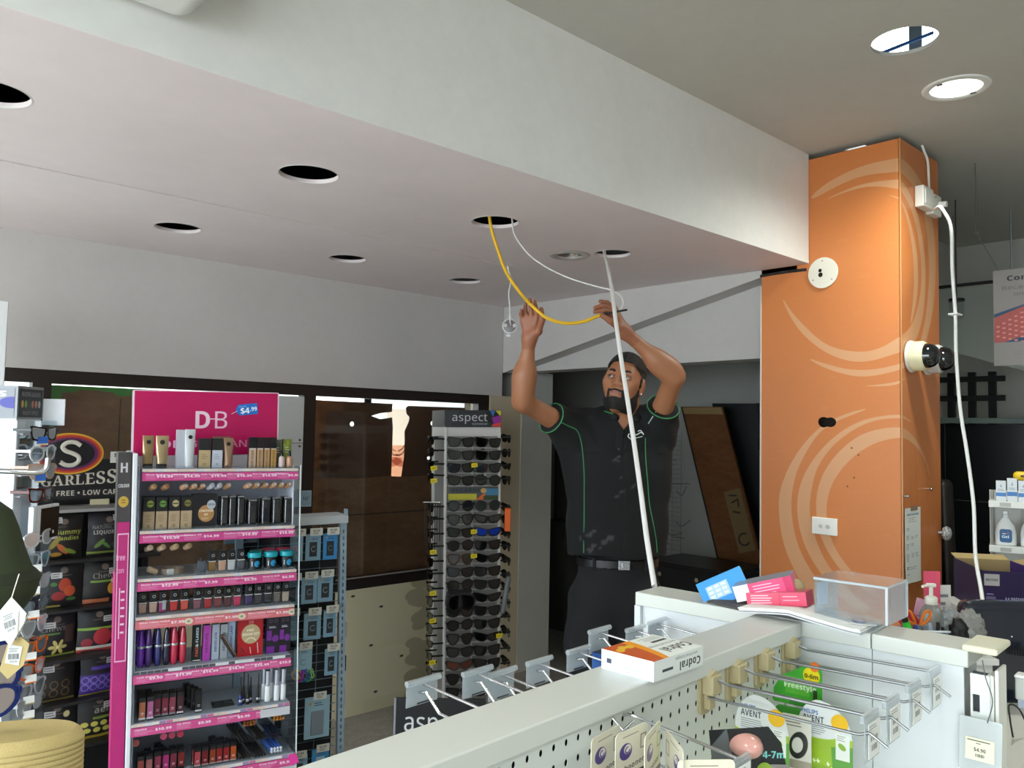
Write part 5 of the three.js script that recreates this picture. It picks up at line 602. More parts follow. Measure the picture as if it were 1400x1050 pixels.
// ---------- grey-blue hair accessory stand between the pink stand and the window ----------
{
  const HS = new Frame(1.735, -2.813, -12), t = thing('hair_stand', 'grey-blue slotted wire stand of hair accessories beside the pink make-up stand', 'display stand', HS.at(0, 0, 0), HS.r), lean = (g) => g.translate(0, -1, 0).rotateZ(0.0184).translate(0, 1, 0), GB = M('#8fa3b2', 0.45), WR = M('#7e8690', 0.4, { metalness: 0.5 });
  for (const [x, z] of [[-0.008, 0], [-0.4, -0.02]]) { const s = rrect(0.026, 1.22, 0.002, 0, 0.61); if (x > -0.1) for (let i = 0; i < 44; i++) s.holes.push(new THREE.Path(rrect(0.005, 0.014, 0.002, 0, 0.05 + i * 0.026).getPoints())); part('post', lean(ext(s, 0.022, 0, 3).translate(x, 0, z - 0.011)), GB, t); }
  part('top_cap', lean(merge([rbox(0.43, 0.012, 0.12, 0.003, -0.205, 1.226, -0.06), rbox(0.43, 0.03, 0.006, 0.002, -0.205, 1.216, 0.012)])), M('#b9bdbf', 0.4), t); part('corner_tab', rbox(0.012, 0.03, 0.02, 0.003, 0.0, 1.24, 0.0), GB, t);
  for (let i = 0; i < 34; i++) part('grid_wire', rod([-0.4, 0.1 + i * 0.033, -0.03], [-0.01, 0.1 + i * 0.033, -0.03], 0.0016, 6), WR, t); for (const x of [-0.33, -0.25, -0.17, -0.09]) part('grid_wire', rod([x, 0.1, -0.032], [x, 1.2, -0.032], 0.0016, 6), WR, t);
  part('back_board', box(0.39, 1.1, 0.004, -0.205, 0.62, -0.07), M('#23272b', 0.8), t); part('base', rbox(0.42, 0.09, 0.2, 0.004, -0.205, 0.045, -0.05), GB, t);
  for (let i = 0; i < 5; i++) part('torn_tape', rbox(0.012, 0.06, 0.012, 0.002, 0.016, 0.78 - i * 0.13, -0.01), M(i % 2 ? '#17181a' : '#b8b4a0', 0.8), t);
  const sg = cell(60, 60, (g, w, h) => { g.fillStyle = '#7f95a4'; g.fillRect(0, 0, w, h); txt(g, "NE'", 38, 30, 22, '#26323c'); });
  part('sign_panel', rbox(0.1, 0.062, 0.003, 0.001, -0.185, 1.298, -0.02).rotateZ(0), M('#8ba1b0', 0.5), t); part('sign_print', sheet(0.05, 0.05, sg).translate(-0.163, 1.298, -0.018), PRINT, t);
  const sgz = cell(60, 44, (g, w, h) => { g.fillStyle = '#8ba1b0'; g.fillRect(0, 0, w, h); txt(g, 'Z', 30, 16, 26, '#1f2a34', { rot: -0.1 }); g.fillStyle = '#1f2a34'; g.fillRect(26, 34, 12, 4); });
  part('sign_print', sheet(0.12, 0.06, sgz).translate(-0.39, 1.165, -0.05), PRINT, t);
  const pack = (bg, o) => cell(64, 92, (g, w, h) => { g.fillStyle = bg; g.fillRect(0, 0, w, h); g.fillStyle = o === 2 ? '#a9c4d4' : '#141a20'; if (o !== 3) g.fillRect(16, 28, 32, 50); g.strokeStyle = o === 1 ? '#5a626a' : '#7a8894'; g.lineWidth = 3; g.beginPath(); g.arc(33, 52, 9, 0.5, 5.6); g.stroke(); g.fillStyle = '#c08a3a'; g.beginPath(); g.moveTo(10, 14); g.lineTo(20, 10); g.lineTo(16, 20); g.fill(); lines(g, 24, 14, 30, 2, 5, '#38505e', 1.5); });
  const tagc = cell(60, 34, (g, w, h) => { g.fillStyle = '#c9c6bb'; g.fillRect(0, 0, w, h); txt(g, '$2.50', 30, 11, 13, '#3c3c3c', { bold: true }); lines(g, 14, 20, 34, 2, 5, '#5a5a5a', 2); });
  const A = pack('#7ba0b6', 0), Bp = pack('#2f86c4', 1), C = pack('#8fb0c0', 3), E = pack('#1f8ac8', 2);
  const items = [[-0.2, 1.115, C, 'of loops, top row', 0.05], [-0.135, 1.115, A, 'with one black band, top row', 0.06], [-0.068, 1.115, Bp, 'in brighter blue, top row', 0.058], [-0.21, 0.95, A, 'hidden edge, second row', 0.05], [-0.145, 0.952, A, 'with black clip, second row', 0.06], [-0.082, 0.955, A, 'with black loop, second row by the post', 0.06], [-0.21, 0.82, C, 'pale loops, third row', 0.05], [-0.128, 0.815, A, 'with two black clips, third row', 0.066], [-0.06, 0.818, A, 'with round band, third row by the post', 0.05], [-0.16, 0.69, C, 'with rainbow bands, fourth row', 0.07], [-0.05, 0.672, A, 'of black hair pins, fourth row', 0.05], [-0.098, 0.47, C, 'largest, with clear window, fifth row', 0.098], [-0.165, 0.29, A, 'with small beige label, lowest row', 0.07], [-0.08, 0.3, E, 'bright blue box type, lowest row by the post', 0.066]];
  items.forEach(([x, y, f, w, wd], i) => {
    const h = i === 11 ? 0.155 : 0.1, p = thing('hair_pack', `light blue hair accessory pack ${w}`, 'pack', HS.at(x, y, 0.02), HS.r + rr(-0.08, 0.08), 'packs on the hair accessory stand');
    const g = ext(rrect(wd, h, 0.003), 0.004), pp = g.attributes.position, u = g.attributes.uv; for (let k = 0; k < pp.count; k++) u.setXY(k, f[0] + (pp.getX(k) / wd + 0.5) * (f[2] - f[0]), f[1] + (pp.getY(k) / h + 0.5) * (f[3] - f[1])); part('card', g, FILM, p);
    part('hook_wire', rod([0, h / 2 - 0.004, -0.045], [0, h / 2 + 0.002, 0.03], 0.0016), CHROME, p); part('price_tag', sheet(0.05, 0.028, tagc, 0.001).translate(0.0, h / 2 + 0.012, 0.032), PRINT, p);
    if (i === 9) for (let k = 0; k < 12; k++) part('elastic_band', new THREE.TorusGeometry(0.017, 0.0026, 6, 18).rotateY(rr(-1.2, 1.2)).rotateZ(rr(-0.5, 0.5)).translate(-0.03 + k * 0.006, -0.055 + rr(-0.008, 0.006), 0.008), M(['#d8b23a', '#b03a8a', '#7a3a9a', '#2f6ac0', '#3a9a5a', '#8fc07a'][Math.floor(k / 2)], 0.7), p);
    if (i === 11) part('clear_window', rbox(0.05, 0.09, 0.008, 0.004, 0, -0.02, 0.006), M('#b4b9c0', 0.2, { transmission: 0.6, thickness: 0 }), p);
  });
}
// ---------- sunglasses and their stand ----------
const LENSB = M('#08080a', 0.08, { clearcoat: 1 });
function glasses(kind, frameM, lensM, label, cat = 'sunglasses', group, templeL = 0.075, name = 'sunglasses') {
  const t = thing(name, label, cat, [0, 0, 0], 0, group);
  const outline = { wayfarer: [[-0.03, 0.014], [0.0, 0.017], [0.03, 0.019], [0.033, 0.008], [0.026, -0.016], [0.006, -0.022], [-0.016, -0.019], [-0.027, -0.006]], round: [[-0.024, 0.013], [-0.006, 0.02], [0.016, 0.02], [0.03, 0.01], [0.03, -0.008], [0.014, -0.021], [-0.008, -0.021], [-0.025, -0.008]], aviator: [[-0.026, 0.016], [0.0, 0.019], [0.028, 0.017], [0.031, 0.002], [0.018, -0.02], [0.0, -0.026], [-0.018, -0.018], [-0.028, 0.002]], wrap: [[-0.033, 0.009], [0.0, 0.015], [0.034, 0.019], [0.038, 0.01], [0.024, -0.01], [0.0, -0.019], [-0.02, -0.017], [-0.032, -0.004]] }[kind];
  const spl = (s2, sc) => { const c = new THREE.SplineCurve([...outline, outline[0]].map(([x, y]) => new THREE.Vector2(x * s2 * sc, y * sc))); return c.getPoints(26); };
  const fr = []; for (const s of [-1, 1]) { const sh = new THREE.Shape(spl(s, 1.1)); sh.holes.push(new THREE.Path(spl(s, 0.86))); fr.push(ext(sh, 0.003, 0, 4).rotateY(s * 0.14).translate(s * 0.035, 0, 0)); }
  fr.push(rbox(0.014, 0.005, 0.004, 0.001, 0, 0.007, 0.004)); part('frame', merge(fr), frameM, t);
  for (const s of [-1, 1]) { part('lens', ext(new THREE.Shape(spl(s, 0.9)), 0.0012, 0, 4).rotateY(s * 0.14).translate(s * 0.035, 0, 0.0012), lensM, t); part('temple', merge([rbox(0.0035, 0.009, templeL, 0.001, s * 0.069, 0.009, -templeL / 2 - 0.006), rbox(0.006, 0.011, 0.01, 0.002, s * 0.0685, 0.009, -0.004)]), frameM, t); }
  return t;
}
function yellowTag(o, x, y, z, c = '#d8c416') { const tg = part('price_tag', ext(poly([[-0.017, -0.012], [0.017, -0.01], [0.017, 0.013], [0.006, 0.009], [0, 0.013], [-0.017, 0.011]]), 0.0008), M(c, 0.6), o, c === '#d8c416' ? 'yellow price tag' : 'white price tag'); tg.position.set(x, y, z); tg.rotation.z = 0.1; const pr = part('tag_print', rbox(0.02, 0.003, 0.0006, 0.0002, 0, 0, 0.0011), M('#6a6220', 0.7), tg); return tg; }
{
  const SG = new Frame(2.653, -3.341, -24.4), W = 0.305, lean = (g) => g.translate(0, -1, 0).rotateZ(0.0175).translate(0, 1, 0), WH = M('#cfcbc6', 0.45);
  const t = thing('sunglasses_stand', 'tall four-sided white sunglasses stand with a dark header reading aspect eyewear', 'display stand', SG.at(0, 0, 0), SG.r);
  const off = (y) => -0.0175 * (y - 1);
  part('core', lean(span(0.012, W - 0.012, 0.08, 1.585, -0.28, -0.012)), M('#8d8a86', 0.7), t); for (const x of [0.005, W - 0.005]) part('side_rail', lean(rbox(0.014, 1.6, 0.02, 0.003, x, 0.8, -0.008)), WH, t); for (const x of [0.005, W - 0.005]) part('side_rail', lean(rbox(0.014, 1.6, 0.02, 0.003, x, 0.8, -0.285)), WH, t);
  part('centre_rail', lean(rbox(0.006, 1.42, 0.006, 0.001, W / 2, 0.83, -0.008)), WH, t); part('head_panel', lean(span(0, W, 1.54, 1.588, -0.29, -0.005)), WH, t); part('foot', lean(rbox(0.42, 0.06, 0.42, 0.01, W / 2, 0.03, -0.14)), M('#2a2a2c', 0.6), t);
  const hc = cell(230, 66, (g, w, h) => { g.fillStyle = '#2c2f31'; g.fillRect(0, 0, w, h); g.fillStyle = '#383b3d'; g.beginPath(); g.moveTo(0, 0); g.lineTo(60, 0); g.lineTo(20, h); g.lineTo(0, h); g.fill(); g.fillStyle = '#17181a'; g.beginPath(); g.arc(190, 20, 30, 0, 7); g.fill(); txt(g, 'aspect', 100, 27, 44, '#c3c5c6', { fit: 148 }); txt(g, 'eyewear', 142, 52, 15, '#a9abac', { fit: 66 }); for (const [c, p] of [['#c8b82c', [[206, 0], [230, 0], [230, 26]]], ['#8a2c8a', [[190, 28], [230, 18], [230, 52], [200, 56]]], ['#2a6ab0', [[184, 0], [206, 0], [196, 26]]], ['#d0403a', [[194, 56], [230, 46], [230, 66], [190, 66]]]]) { g.fillStyle = c; g.beginPath(); p.forEach(([x, y], i) => i ? g.lineTo(x, y) : g.moveTo(x, y)); g.fill(); } });
  const hb = part('header', lean(span(-0.002, W + 0.002, 1.588, 1.678, -0.29, 0.004)), M('#3a3c3d', 0.5), t); part('header_print', lean(sheet(W, 0.086, hc).translate(W / 2, 1.633, 0.005)), PRINT, hb);
  const pc = cell(160, 50, (g, w, h) => { g.fillStyle = '#4c4f54'; g.fillRect(0, 0, w, h); txt(g, 'POLAROID', 62, 14, 19, '#1e2024', { bold: true, fit: 104 }); g.fillStyle = '#b9b43a'; g.fillRect(0, 26, 90, 24); g.fillStyle = '#d8682c'; g.beginPath(); g.moveTo(86, 50); g.lineTo(116, 22); g.lineTo(120, 50); g.fill(); g.fillStyle = '#3f7a9c'; g.fillRect(118, 6, 42, 26); g.fillStyle = '#3a4a2c'; g.fillRect(112, 34, 48, 16); g.fillStyle = '#c8a060'; g.beginPath(); g.arc(112, 14, 10, 0, 7); g.fill(); });
  part('brand_panel', sheet(0.272, 0.066, pc, 0.004).translate(W / 2 - 0.002, 1.243, 0.006), PRINT, t);
  const ys = [1.513, 1.446, 1.380, 1.314, ...Array.from({ length: 15 }, (_, i) => 1.181 - i * 0.0678)];
  ys.forEach((y) => part('shelf_lip', rbox(0.276, 0.005, 0.02, 0.001, W / 2 + off(y), y - 0.031, 0.0), M('#bdb9b4', 0.5), t));
  for (const [x, y] of [[0.2, 1.55], [0.25, 1.515], [0.2, 1.48], [0.21, 1.34]]) part('mirror_strip', rbox(0.022, 0.02, 0.002, 0.0005, x, y, -0.009), M('#dcdcdc', 0.03, { metalness: 1 }), t);
  const FB = M('#0e0e10', 0.25), FM = M('#1b1a1c', 0.4), FBR = M('#3a2416', 0.3), LB = M('#241a16', 0.1, { clearcoat: 1 }), LBL = M('#1840c8', 0.12, { metalness: 0.7 }), LG = M('#2d3430', 0.1, { clearcoat: 1 });
  const kinds = ['wayfarer', 'wayfarer', 'round', 'wayfarer', 'aviator', 'wrap'];
  const proto = {}; let n = 0; const word = (c) => c ? 'nearer the man' : 'nearer the window', GR = 'sunglasses on the front of the stand';
  ys.forEach((y, r) => [0, 1].forEach((c) => {
    if (c === 0 && (r === 11)) return;   // the large goggles take this place
    let k = r < 4 ? (c && r === 3 ? 'round' : 'wayfarer') : kinds[(r * 2 + c) % 6], key = k; let lm = LENSB, fm = FB, look = 'black ' + k;
    if (r === 4 && c) { k = 'round'; key = 'small'; fm = FM; lm = LG; look = 'small grey-lensed'; }
    if (r === 6 && c) { key = 'blue'; lm = LBL; k = 'wrap'; look = 'mirrored blue-lensed'; } if (r === 8 && c === 0) { key = 'brown'; lm = LB; fm = FBR; k = 'aviator'; look = 'brown aviator'; } if (r === 16 && c === 0) { key = 'amber'; lm = M('#5a2410', 0.1, { clearcoat: 1 }); fm = FM; k = 'wrap'; look = 'amber-lensed'; }
    const lab = `${look} sunglasses, ${ORD[r]} row down the stand front, column ${word(c)}`, pos = SG.at(0.08 + c * 0.147 + off(y), y, 0.028), rot = SG.r + 0.04 * Math.sin(n * 2.3);
    let o; if (!proto[key]) { o = proto[key] = glasses(k, fm, lm, lab, 'sunglasses', GR, 0.026); o.position.set(...pos); o.rotation.y = rot; } else o = copy(proto[key], lab, pos, rot, GR);
    o.rotation.z = 0.03 * Math.sin(n * 5.1); o.scale.y = 1.18; n++;
  }));
  [[2, 0], [6, 0], [8, 0], [14, 1]].forEach(([r, c], i) => { const p = SG.at(0.15 + off(ys[r]) + (i === 3 ? 0.14 : 0), ys[r] + 0.012 - (i % 2) * 0.01, 0.036); const q = thing('hanging_tag', `yellow price tag hanging on the stand front, ${ORD[i]} from the top`, 'price tag', p, SG.r); yellowTag(q, 0, 0, 0); part('tag_string', rod([0, 0.01, 0], [-0.004, 0.024, -0.004], 0.0008, 5), M('#b8b08a', 0.8), q); });
  { const q = thing('ski_goggles', 'large glossy black ski goggles low on the sunglasses stand front', 'goggles', SG.at(0.08 + off(0.71), 0.688, 0.03), SG.r), go = [[-0.07, 0.03], [-0.03, 0.043], [0.03, 0.043], [0.07, 0.03], [0.074, -0.01], [0.05, -0.04], [0.015, -0.034], [0, -0.022], [-0.015, -0.034], [-0.05, -0.04], [-0.074, -0.01]], sp = (k) => new THREE.SplineCurve([...go, go[0]].map(([x, y]) => new THREE.Vector2(x * k, y * k))).getPoints(60); part('frame', ext(new THREE.Shape(sp(1)), 0.024, 0.003).translate(0, 0, -0.014), FM, q); part('lens', ext(new THREE.Shape(sp(0.86)), 0.003, 0.002).translate(0, 0, 0.014), LENSB, q); part('strap', rbox(0.13, 0.02, 0.01, 0.004, 0, 0.052, -0.014), FM, q); }
  // the two flanks, frames seen from the side
  const flank = (side, rows, lab0, grp0) => rows.forEach((y, i) => {
    const pos = SG.at((side < 0 ? -0.062 : W + 0.058) + off(y), y, -0.07), rot = SG.r + (side < 0 ? -Math.PI / 2 : Math.PI / 2), k = ['wayfarer', 'round', 'wrap', 'aviator'][i % 4], key = 'f' + k, lab = `black sunglasses seen from the side, ${ORD[i]} down the stand flank ${lab0}`;
    let o; if (!proto[key]) { o = proto[key] = glasses(k, FB, LENSB, lab, 'sunglasses', grp0, 0.055); o.position.set(...pos); o.rotation.y = rot; } else o = copy(proto[key], lab, pos, rot, grp0);
    o.rotation.z = 0.05 * Math.sin(i * 3.1 + side);
    if (side < 0 ? [2, 3, 7, 10, 12, 15].includes(i) : [].includes(i)) { const q = thing('hanging_tag', `yellow price tag on the stand flank by the window, ${ORD[[2, 3, 7, 10, 12, 15].indexOf(i)]} from the top`, 'price tag', SG.at(-0.06 + off(y), y - 0.016, 0.01), SG.r); yellowTag(q, 0, 0, 0); part('tag_string', rod([0, 0.01, 0], [0.004, 0.024, -0.008], 0.0008, 5), M('#b8b08a', 0.8), q); }
  });
  flank(-1, [1.52, 1.455, 1.39, 1.325, 1.17, 1.1, 1.03, 0.96, 0.89, 0.82, 0.75, 0.68, 0.61, 0.54, 0.47, 0.4, 0.33], 'by the window', 'sunglasses on the flank by the window'); flank(1, [1.535, 1.455, 1.385, 1.31, 1.16, 1.095, 1.02, 0.955, 0.88, 0.8, 0.73, 0.655, 0.585, 0.5, 0.42, 0.34], 'by the man', 'sunglasses on the flank by the man');
  { const q = thing('wire_shelf_arm', 'thin chrome arm with hanging cords on the window side of the sunglasses stand', 'arm', SG.at(-0.002, 1.195, -0.02), SG.r); part('bar', rod([0, 0, 0], [-0.115, 0.004, 0.02], 0.003), CHROME, q); for (let i = 0; i < 7; i++) part('cord', tube([[-0.02 - i * 0.013, 0, 0.004], [-0.022 - i * 0.013, -0.08, 0.006], [-0.02 - i * 0.012, -0.2 - (i % 3) * 0.03, 0.006]], 0.0022, 12, 5), M(['#2a2a2c', '#3a3836', '#1c1c20'][i % 3], 0.8), q); }
  solo('orange_case', rbox(0.03, 0.12, 0.045, 0.004), M('#e0621c', 0.5), 'bright orange glasses case hooked on the stand flank by the man', 'case', SG.at(W + 0.032, 1.105, 0.02), SG.r - 0.2);
  solo('umbrella_sleeve', new THREE.CapsuleGeometry(0.014, 0.17, 6, 14).rotateZ(-0.16), M('#6a6c70', 0.3), 'grey folded case hanging down the stand flank by the man', 'case', SG.at(W + 0.03, 0.71, 0.02), SG.r);
  { const q = thing('counter_sign', 'black floor sign lettered aspect in white, low behind the white shelving', 'sign', [1.93, 0, -2.43], -0.75); const c = cell(180, 90, (g, w, h) => { g.fillStyle = '#0d0d0f'; g.fillRect(0, 0, w, h); txt(g, 'aspect', 84, 44, 54, '#d8d8d8', { fit: 140 }); }); part('board', rbox(0.34, 0.57, 0.012, 0.003, 0, 0.29, 0), M('#101012', 0.5), q); part('sign_print', sheet(0.32, 0.16, c).translate(0.0, 0.487, 0.0068), PRINT, q); part('edge', rbox(0.008, 0.57, 0.014, 0.002, -0.168, 0.29, 0), M('#8d9096', 0.4), q); part('foot', rbox(0.36, 0.03, 0.2, 0.005, 0, 0.015, 0), M('#101012', 0.6), q); }
}
// ---------- confectionery stand in the far corner ----------
{
  const CS = new Frame(0.976, -3.521, 0), t = thing('lolly_stand', 'black confectionery stand with a round S sign reading gluten free and low carb', 'display stand', CS.at(0, 0, 0), CS.r), BK = M('#0f0e0f', 0.6);
  part('board', ext(poly([[-0.24, 1.272], [0.24, 1.272], [0.24, 1.428], [0.2, 1.43], [-0.24, 1.43]]), 0.006).translate(0, 0, -0.006), BK, t);
  const sg = cell(300, 106, (g, w, h) => { g.fillStyle = '#131112'; g.fillRect(0, 0, w, h); g.save(); g.translate(0, 10); g.rotate(-0.03); let x = 10; 'SUGARLESS'.split('').forEach((ch, i) => { const s = 38 + Math.max(0, i - 5) * 5 + (i === 0 ? 10 : 0); g.font = `bold ${s}px serif`; g.fillStyle = '#cdc5b4'; g.textAlign = 'left'; g.textBaseline = 'alphabetic'; g.fillText(ch, x, 62); x += g.measureText(ch).width + 0.5; }); g.restore(); txt(g, 'GLUTEN FREE • LOW CARB', 152, 88, 20, '#c9c2b2', { bold: true, fit: 262 }); });
  part('board_print', sheet(0.42, 0.152, sg).translate(-0.046, 1.351, 0.0006), PRINT, t);
  const ov = (rx, ry, z, c) => { const s = new THREE.Shape(); s.absellipse(0, 0, rx, ry, 0, Math.PI * 2); return part('oval', ext(s, 0.003, 0, 40).translate(-0.062, 1.453, z), M(c, 0.5), t); };
  ov(0.124, 0.081, 0.001, '#d8a82c'); ov(0.117, 0.075, 0.002, '#c8502a'); ov(0.11, 0.069, 0.003, '#a8302c'); ov(0.102, 0.062, 0.004, '#5a2a5c'); ov(0.09, 0.055, 0.005, '#141113');
  part('letter_s', tube([[-0.026, 1.485, 0.011], [-0.045, 1.497, 0.011], [-0.075, 1.496, 0.011], [-0.09, 1.48, 0.011], [-0.08, 1.465, 0.011], [-0.055, 1.455, 0.011], [-0.034, 1.443, 0.011], [-0.03, 1.426, 0.011], [-0.048, 1.41, 0.011], [-0.076, 1.409, 0.011], [-0.097, 1.421, 0.011]], 0.0085, 70, 8).scale(1, 1, 0.5).translate(0, 0, 0.006), M('#cfc9ba', 0.5), t, 'cream letter S');
  const pc = cell(80, 46, (g, w, h) => { g.fillStyle = '#d4d0c8'; g.fillRect(0, 0, w, h); txt(g, '$4.95', 40, 15, 22, '#2a2a2a', { bold: true }); txt(g, '70g BAG', 40, 36, 12, '#4a4a4a'); }); part('price_card', sheet(0.085, 0.045, pc).translate(0.13, 1.438, 0.004).rotateZ(0.0), PRINT, t);
  for (const x of [-0.27, 0.27]) part('upright', rbox(0.02, 1.45, 0.02, 0.002, x, 0.725, -0.08), BK, t); part('back', span(-0.27, 0.27, 0.1, 1.3, -0.1, -0.09), BK, t); part('base', rbox(0.56, 0.1, 0.34, 0.005, 0, 0.05, 0.02), BK, t);
  [1.238, 1.045, 0.86, 0.675, 0.51, 0.34].forEach((y, i) => { const s = part('shelf', rbox(0.54, 0.012, 0.2, 0.002, 0, y, -0.0), M(i ? '#1c1a1a' : '#8d8a86', 0.5), t); if (!i) for (const x of [0.03, 0.15]) part('shelf_ticket', rbox(0.07, 0.022, 0.002, 0.0005, x, y + 0.03, 0.09), M('#b0a888', 0.6), s); });
  const art = (k) => cell(84, 100, (g, w, h) => {
    g.fillStyle = ['#15110f', '#17131a', '#100d10'][k % 3]; g.fillRect(0, 0, w, h); const B = (c, x, y, a, b, r = 0) => { g.fillStyle = c; g.beginPath(); g.ellipse(x, y, a, b, r, 0, 7); g.fill(); };
    B('#6a5a50', 44, 16, 8, 7); lines(g, 30, 26, 30, 1, 4, '#5c5048', 2);
    if (k === 0) { txt(g, 'Gummy', 52, 38, 15, '#a8b04a', { bold: true }); txt(g, 'Candies', 52, 52, 13, '#a8b04a', { bold: true }); B('#8a7a2c', 26, 62, 6, 18, 0.6); B('#b05a2a', 42, 76, 6, 16, -0.8); B('#7a8a2c', 58, 82, 14, 5, 0.4); B('#a87a2a', 30, 88, 12, 5); }
    if (k === 1) { txt(g, 'NATURAL SOFT', 42, 34, 10, '#8d8880'); txt(g, 'LIQUORICE', 42, 45, 12, '#a8a49c', { bold: true }); B('#55702c', 24, 70, 14, 5, -0.8); B('#4a6a2a', 38, 74, 12, 4, 0.7); B('#3a3034', 62, 74, 14, 8); g.fillStyle = '#7a8a34'; g.fillRect(0, 88, w, 5); B('#b8b08a', 70, 28, 11, 11); }
    if (k === 2) { B('#a83a1c', 46, 48, 13, 15); B('#b84c24', 56, 62, 12, 12); B('#8a2020', 34, 72, 14, 10); B('#3f6a2a', 24, 46, 7, 5); B('#3f6a2a', 60, 80, 10, 4); g.fillStyle = '#a89a4a'; g.fillRect(0, 92, 40, 5); }
    if (k === 3) { txt(g, 'Chews', 44, 36, 17, '#9a948a', { font: 'serif' }); g.fillStyle = '#6a8a34'; g.fillRect(14, 46, 44, 5); B('#c0842c', 62, 66, 12, 14); B('#c8b090', 66, 48, 10, 7); g.fillStyle = '#b86a4a'; g.fillRect(0, 88, 56, 10); }
    if (k === 4) { txt(g, 'Chews', 36, 34, 17, '#9a948a', { font: 'serif' }); g.fillStyle = '#5a7a34'; g.fillRect(10, 44, 40, 4); for (let i = 0; i < 6; i++) B('#c8b468', 46 + 12 * Math.cos(i * 1.05), 76 + 10 * Math.sin(i * 1.05), 8, 4, i * 1.05); B('#e0d29a', 46, 76, 4, 4); g.fillStyle = '#4a3430'; g.fillRect(60, 30, 20, 38); g.fillStyle = '#8a9a30'; g.fillRect(0, 92, w, 4); }
    if (k === 5) { g.fillStyle = '#7a9a34'; g.fillRect(0, 44, w, 6); B('#a82a34', 52, 66, 20, 19); B('#8a1f2c', 20, 78, 12, 10); g.fillStyle = '#c8c8b8'; g.fillRect(0, 86, w, 7); g.fillStyle = '#b03a34'; g.fillRect(0, 93, w, 7); }
    if (k === 6) { for (let i = 0; i < 6; i++) { g.strokeStyle = '#6a5434'; g.lineWidth = 2.5; g.beginPath(); g.arc(16 + (i % 3) * 24, 62 + Math.floor(i / 3) * 18, 8, 0, 7); g.stroke(); } g.fillStyle = '#7a6a34'; g.fillRect(0, 94, w, 4); }
    if (k === 7) { g.fillStyle = '#3c2272'; g.fillRect(0, 54, w, 46); g.fillStyle = '#4a2f8a'; g.fillRect(20, 36, 64, 8); for (let i = 0; i < 9; i++) { g.strokeStyle = '#7a68b0'; g.lineWidth = 2.5; g.beginPath(); g.arc(10 + (i % 5) * 17, 66 + Math.floor(i / 5) * 16, 7, 0, 7); g.stroke(); } g.fillStyle = '#a89a2c'; g.fillRect(0, 97, w, 3); }
    if (k === 8) { B('#c0782c', 24, 56, 14, 13); B('#2f5a44', 44, 48, 16, 8); B('#8a2a34', 56, 70, 12, 10); B('#b89a7a', 66, 62, 12, 9); B('#d8c890', 62, 30, 7, 7); }
    if (k === 9) { txt(g, 'aero', 56, 36, 22, '#8a8878', { bold: true }); g.fillStyle = '#6a7a2c'; g.fillRect(30, 50, 54, 6); for (let i = 0; i < 8; i++) B('#b8ac4a', 14 + (i % 4) * 20 + (i > 3 ? 6 : 0), 66 + Math.floor(i / 4) * 14, 8, 6); g.fillStyle = '#a08a28'; g.fillRect(0, 92, w, 8); }
    g.fillStyle = '#bdb8b4'; g.fillRect(k % 2 ? 52 : 18, k < 2 ? 6 : 20, 22, 13); lines(g, k % 2 ? 54 : 20, k < 2 ? 9 : 23, 18, 2, 5, '#6a6664', 2);
  });
  const names = ['green and orange gummy worm bag', 'liquorice bag with a pale round seal', 'black bag with red berries', 'dark chew bag with orange fruit', 'chew bag with a vanilla flower', 'bag with a large red berry', 'brown bag with round coin shapes', 'purple bag with ring shapes', 'bag of mixed fruit jellies', 'bag with yellow coin shapes and a yellow foot'];
  let k = 0; const BAGFILM = new THREE.MeshPhysicalMaterial({ map: atlasTex, roughness: 0.6, clearcoat: 0.15, clearcoatRoughness: 0.3 });
  [1.051, 0.866, 0.681, 0.516, 0.346].forEach((y, r) => [-0.085, 0.068].forEach((x, c) => {
    const g = new THREE.BoxGeometry(0.148, 0.17, 0.002, 10, 12, 1), p = g.attributes.position; for (let i = 0; i < p.count; i++) { const u = p.getX(i) / 0.074, v = p.getY(i) / 0.085, b = 0.02 * Math.max(0, (1 - u * u) * (1 - v * v * v * v)); p.setZ(i, Math.sign(p.getZ(i)) * (0.001 + b) + 0.002 * Math.sin(u * 7 + v * 9 + k)); p.setX(i, p.getX(i) * (1 - 0.05 * (1 - v * v))); } g.computeVertexNormals();
    uvTo(g, art(k)); solo('lolly_bag', g, BAGFILM, names[k] + ' on the black confectionery stand', 'bag', CS.at(x + 0.01 * Math.sin(k), y + 0.085, 0.04), 0.08 * Math.sin(k * 2.1), 'confectionery bags'); k++;
  }));
  solo('lolly_bag', uvTo(ext(rrect(0.09, 0.16, 0.01), 0.01, 0.005), flat('#1a1714')), FILM, 'plain dark bag half hidden by the pink stand, top row', 'bag', CS.at(0.192, 1.135, 0.03), 0, 'confectionery bags');
}
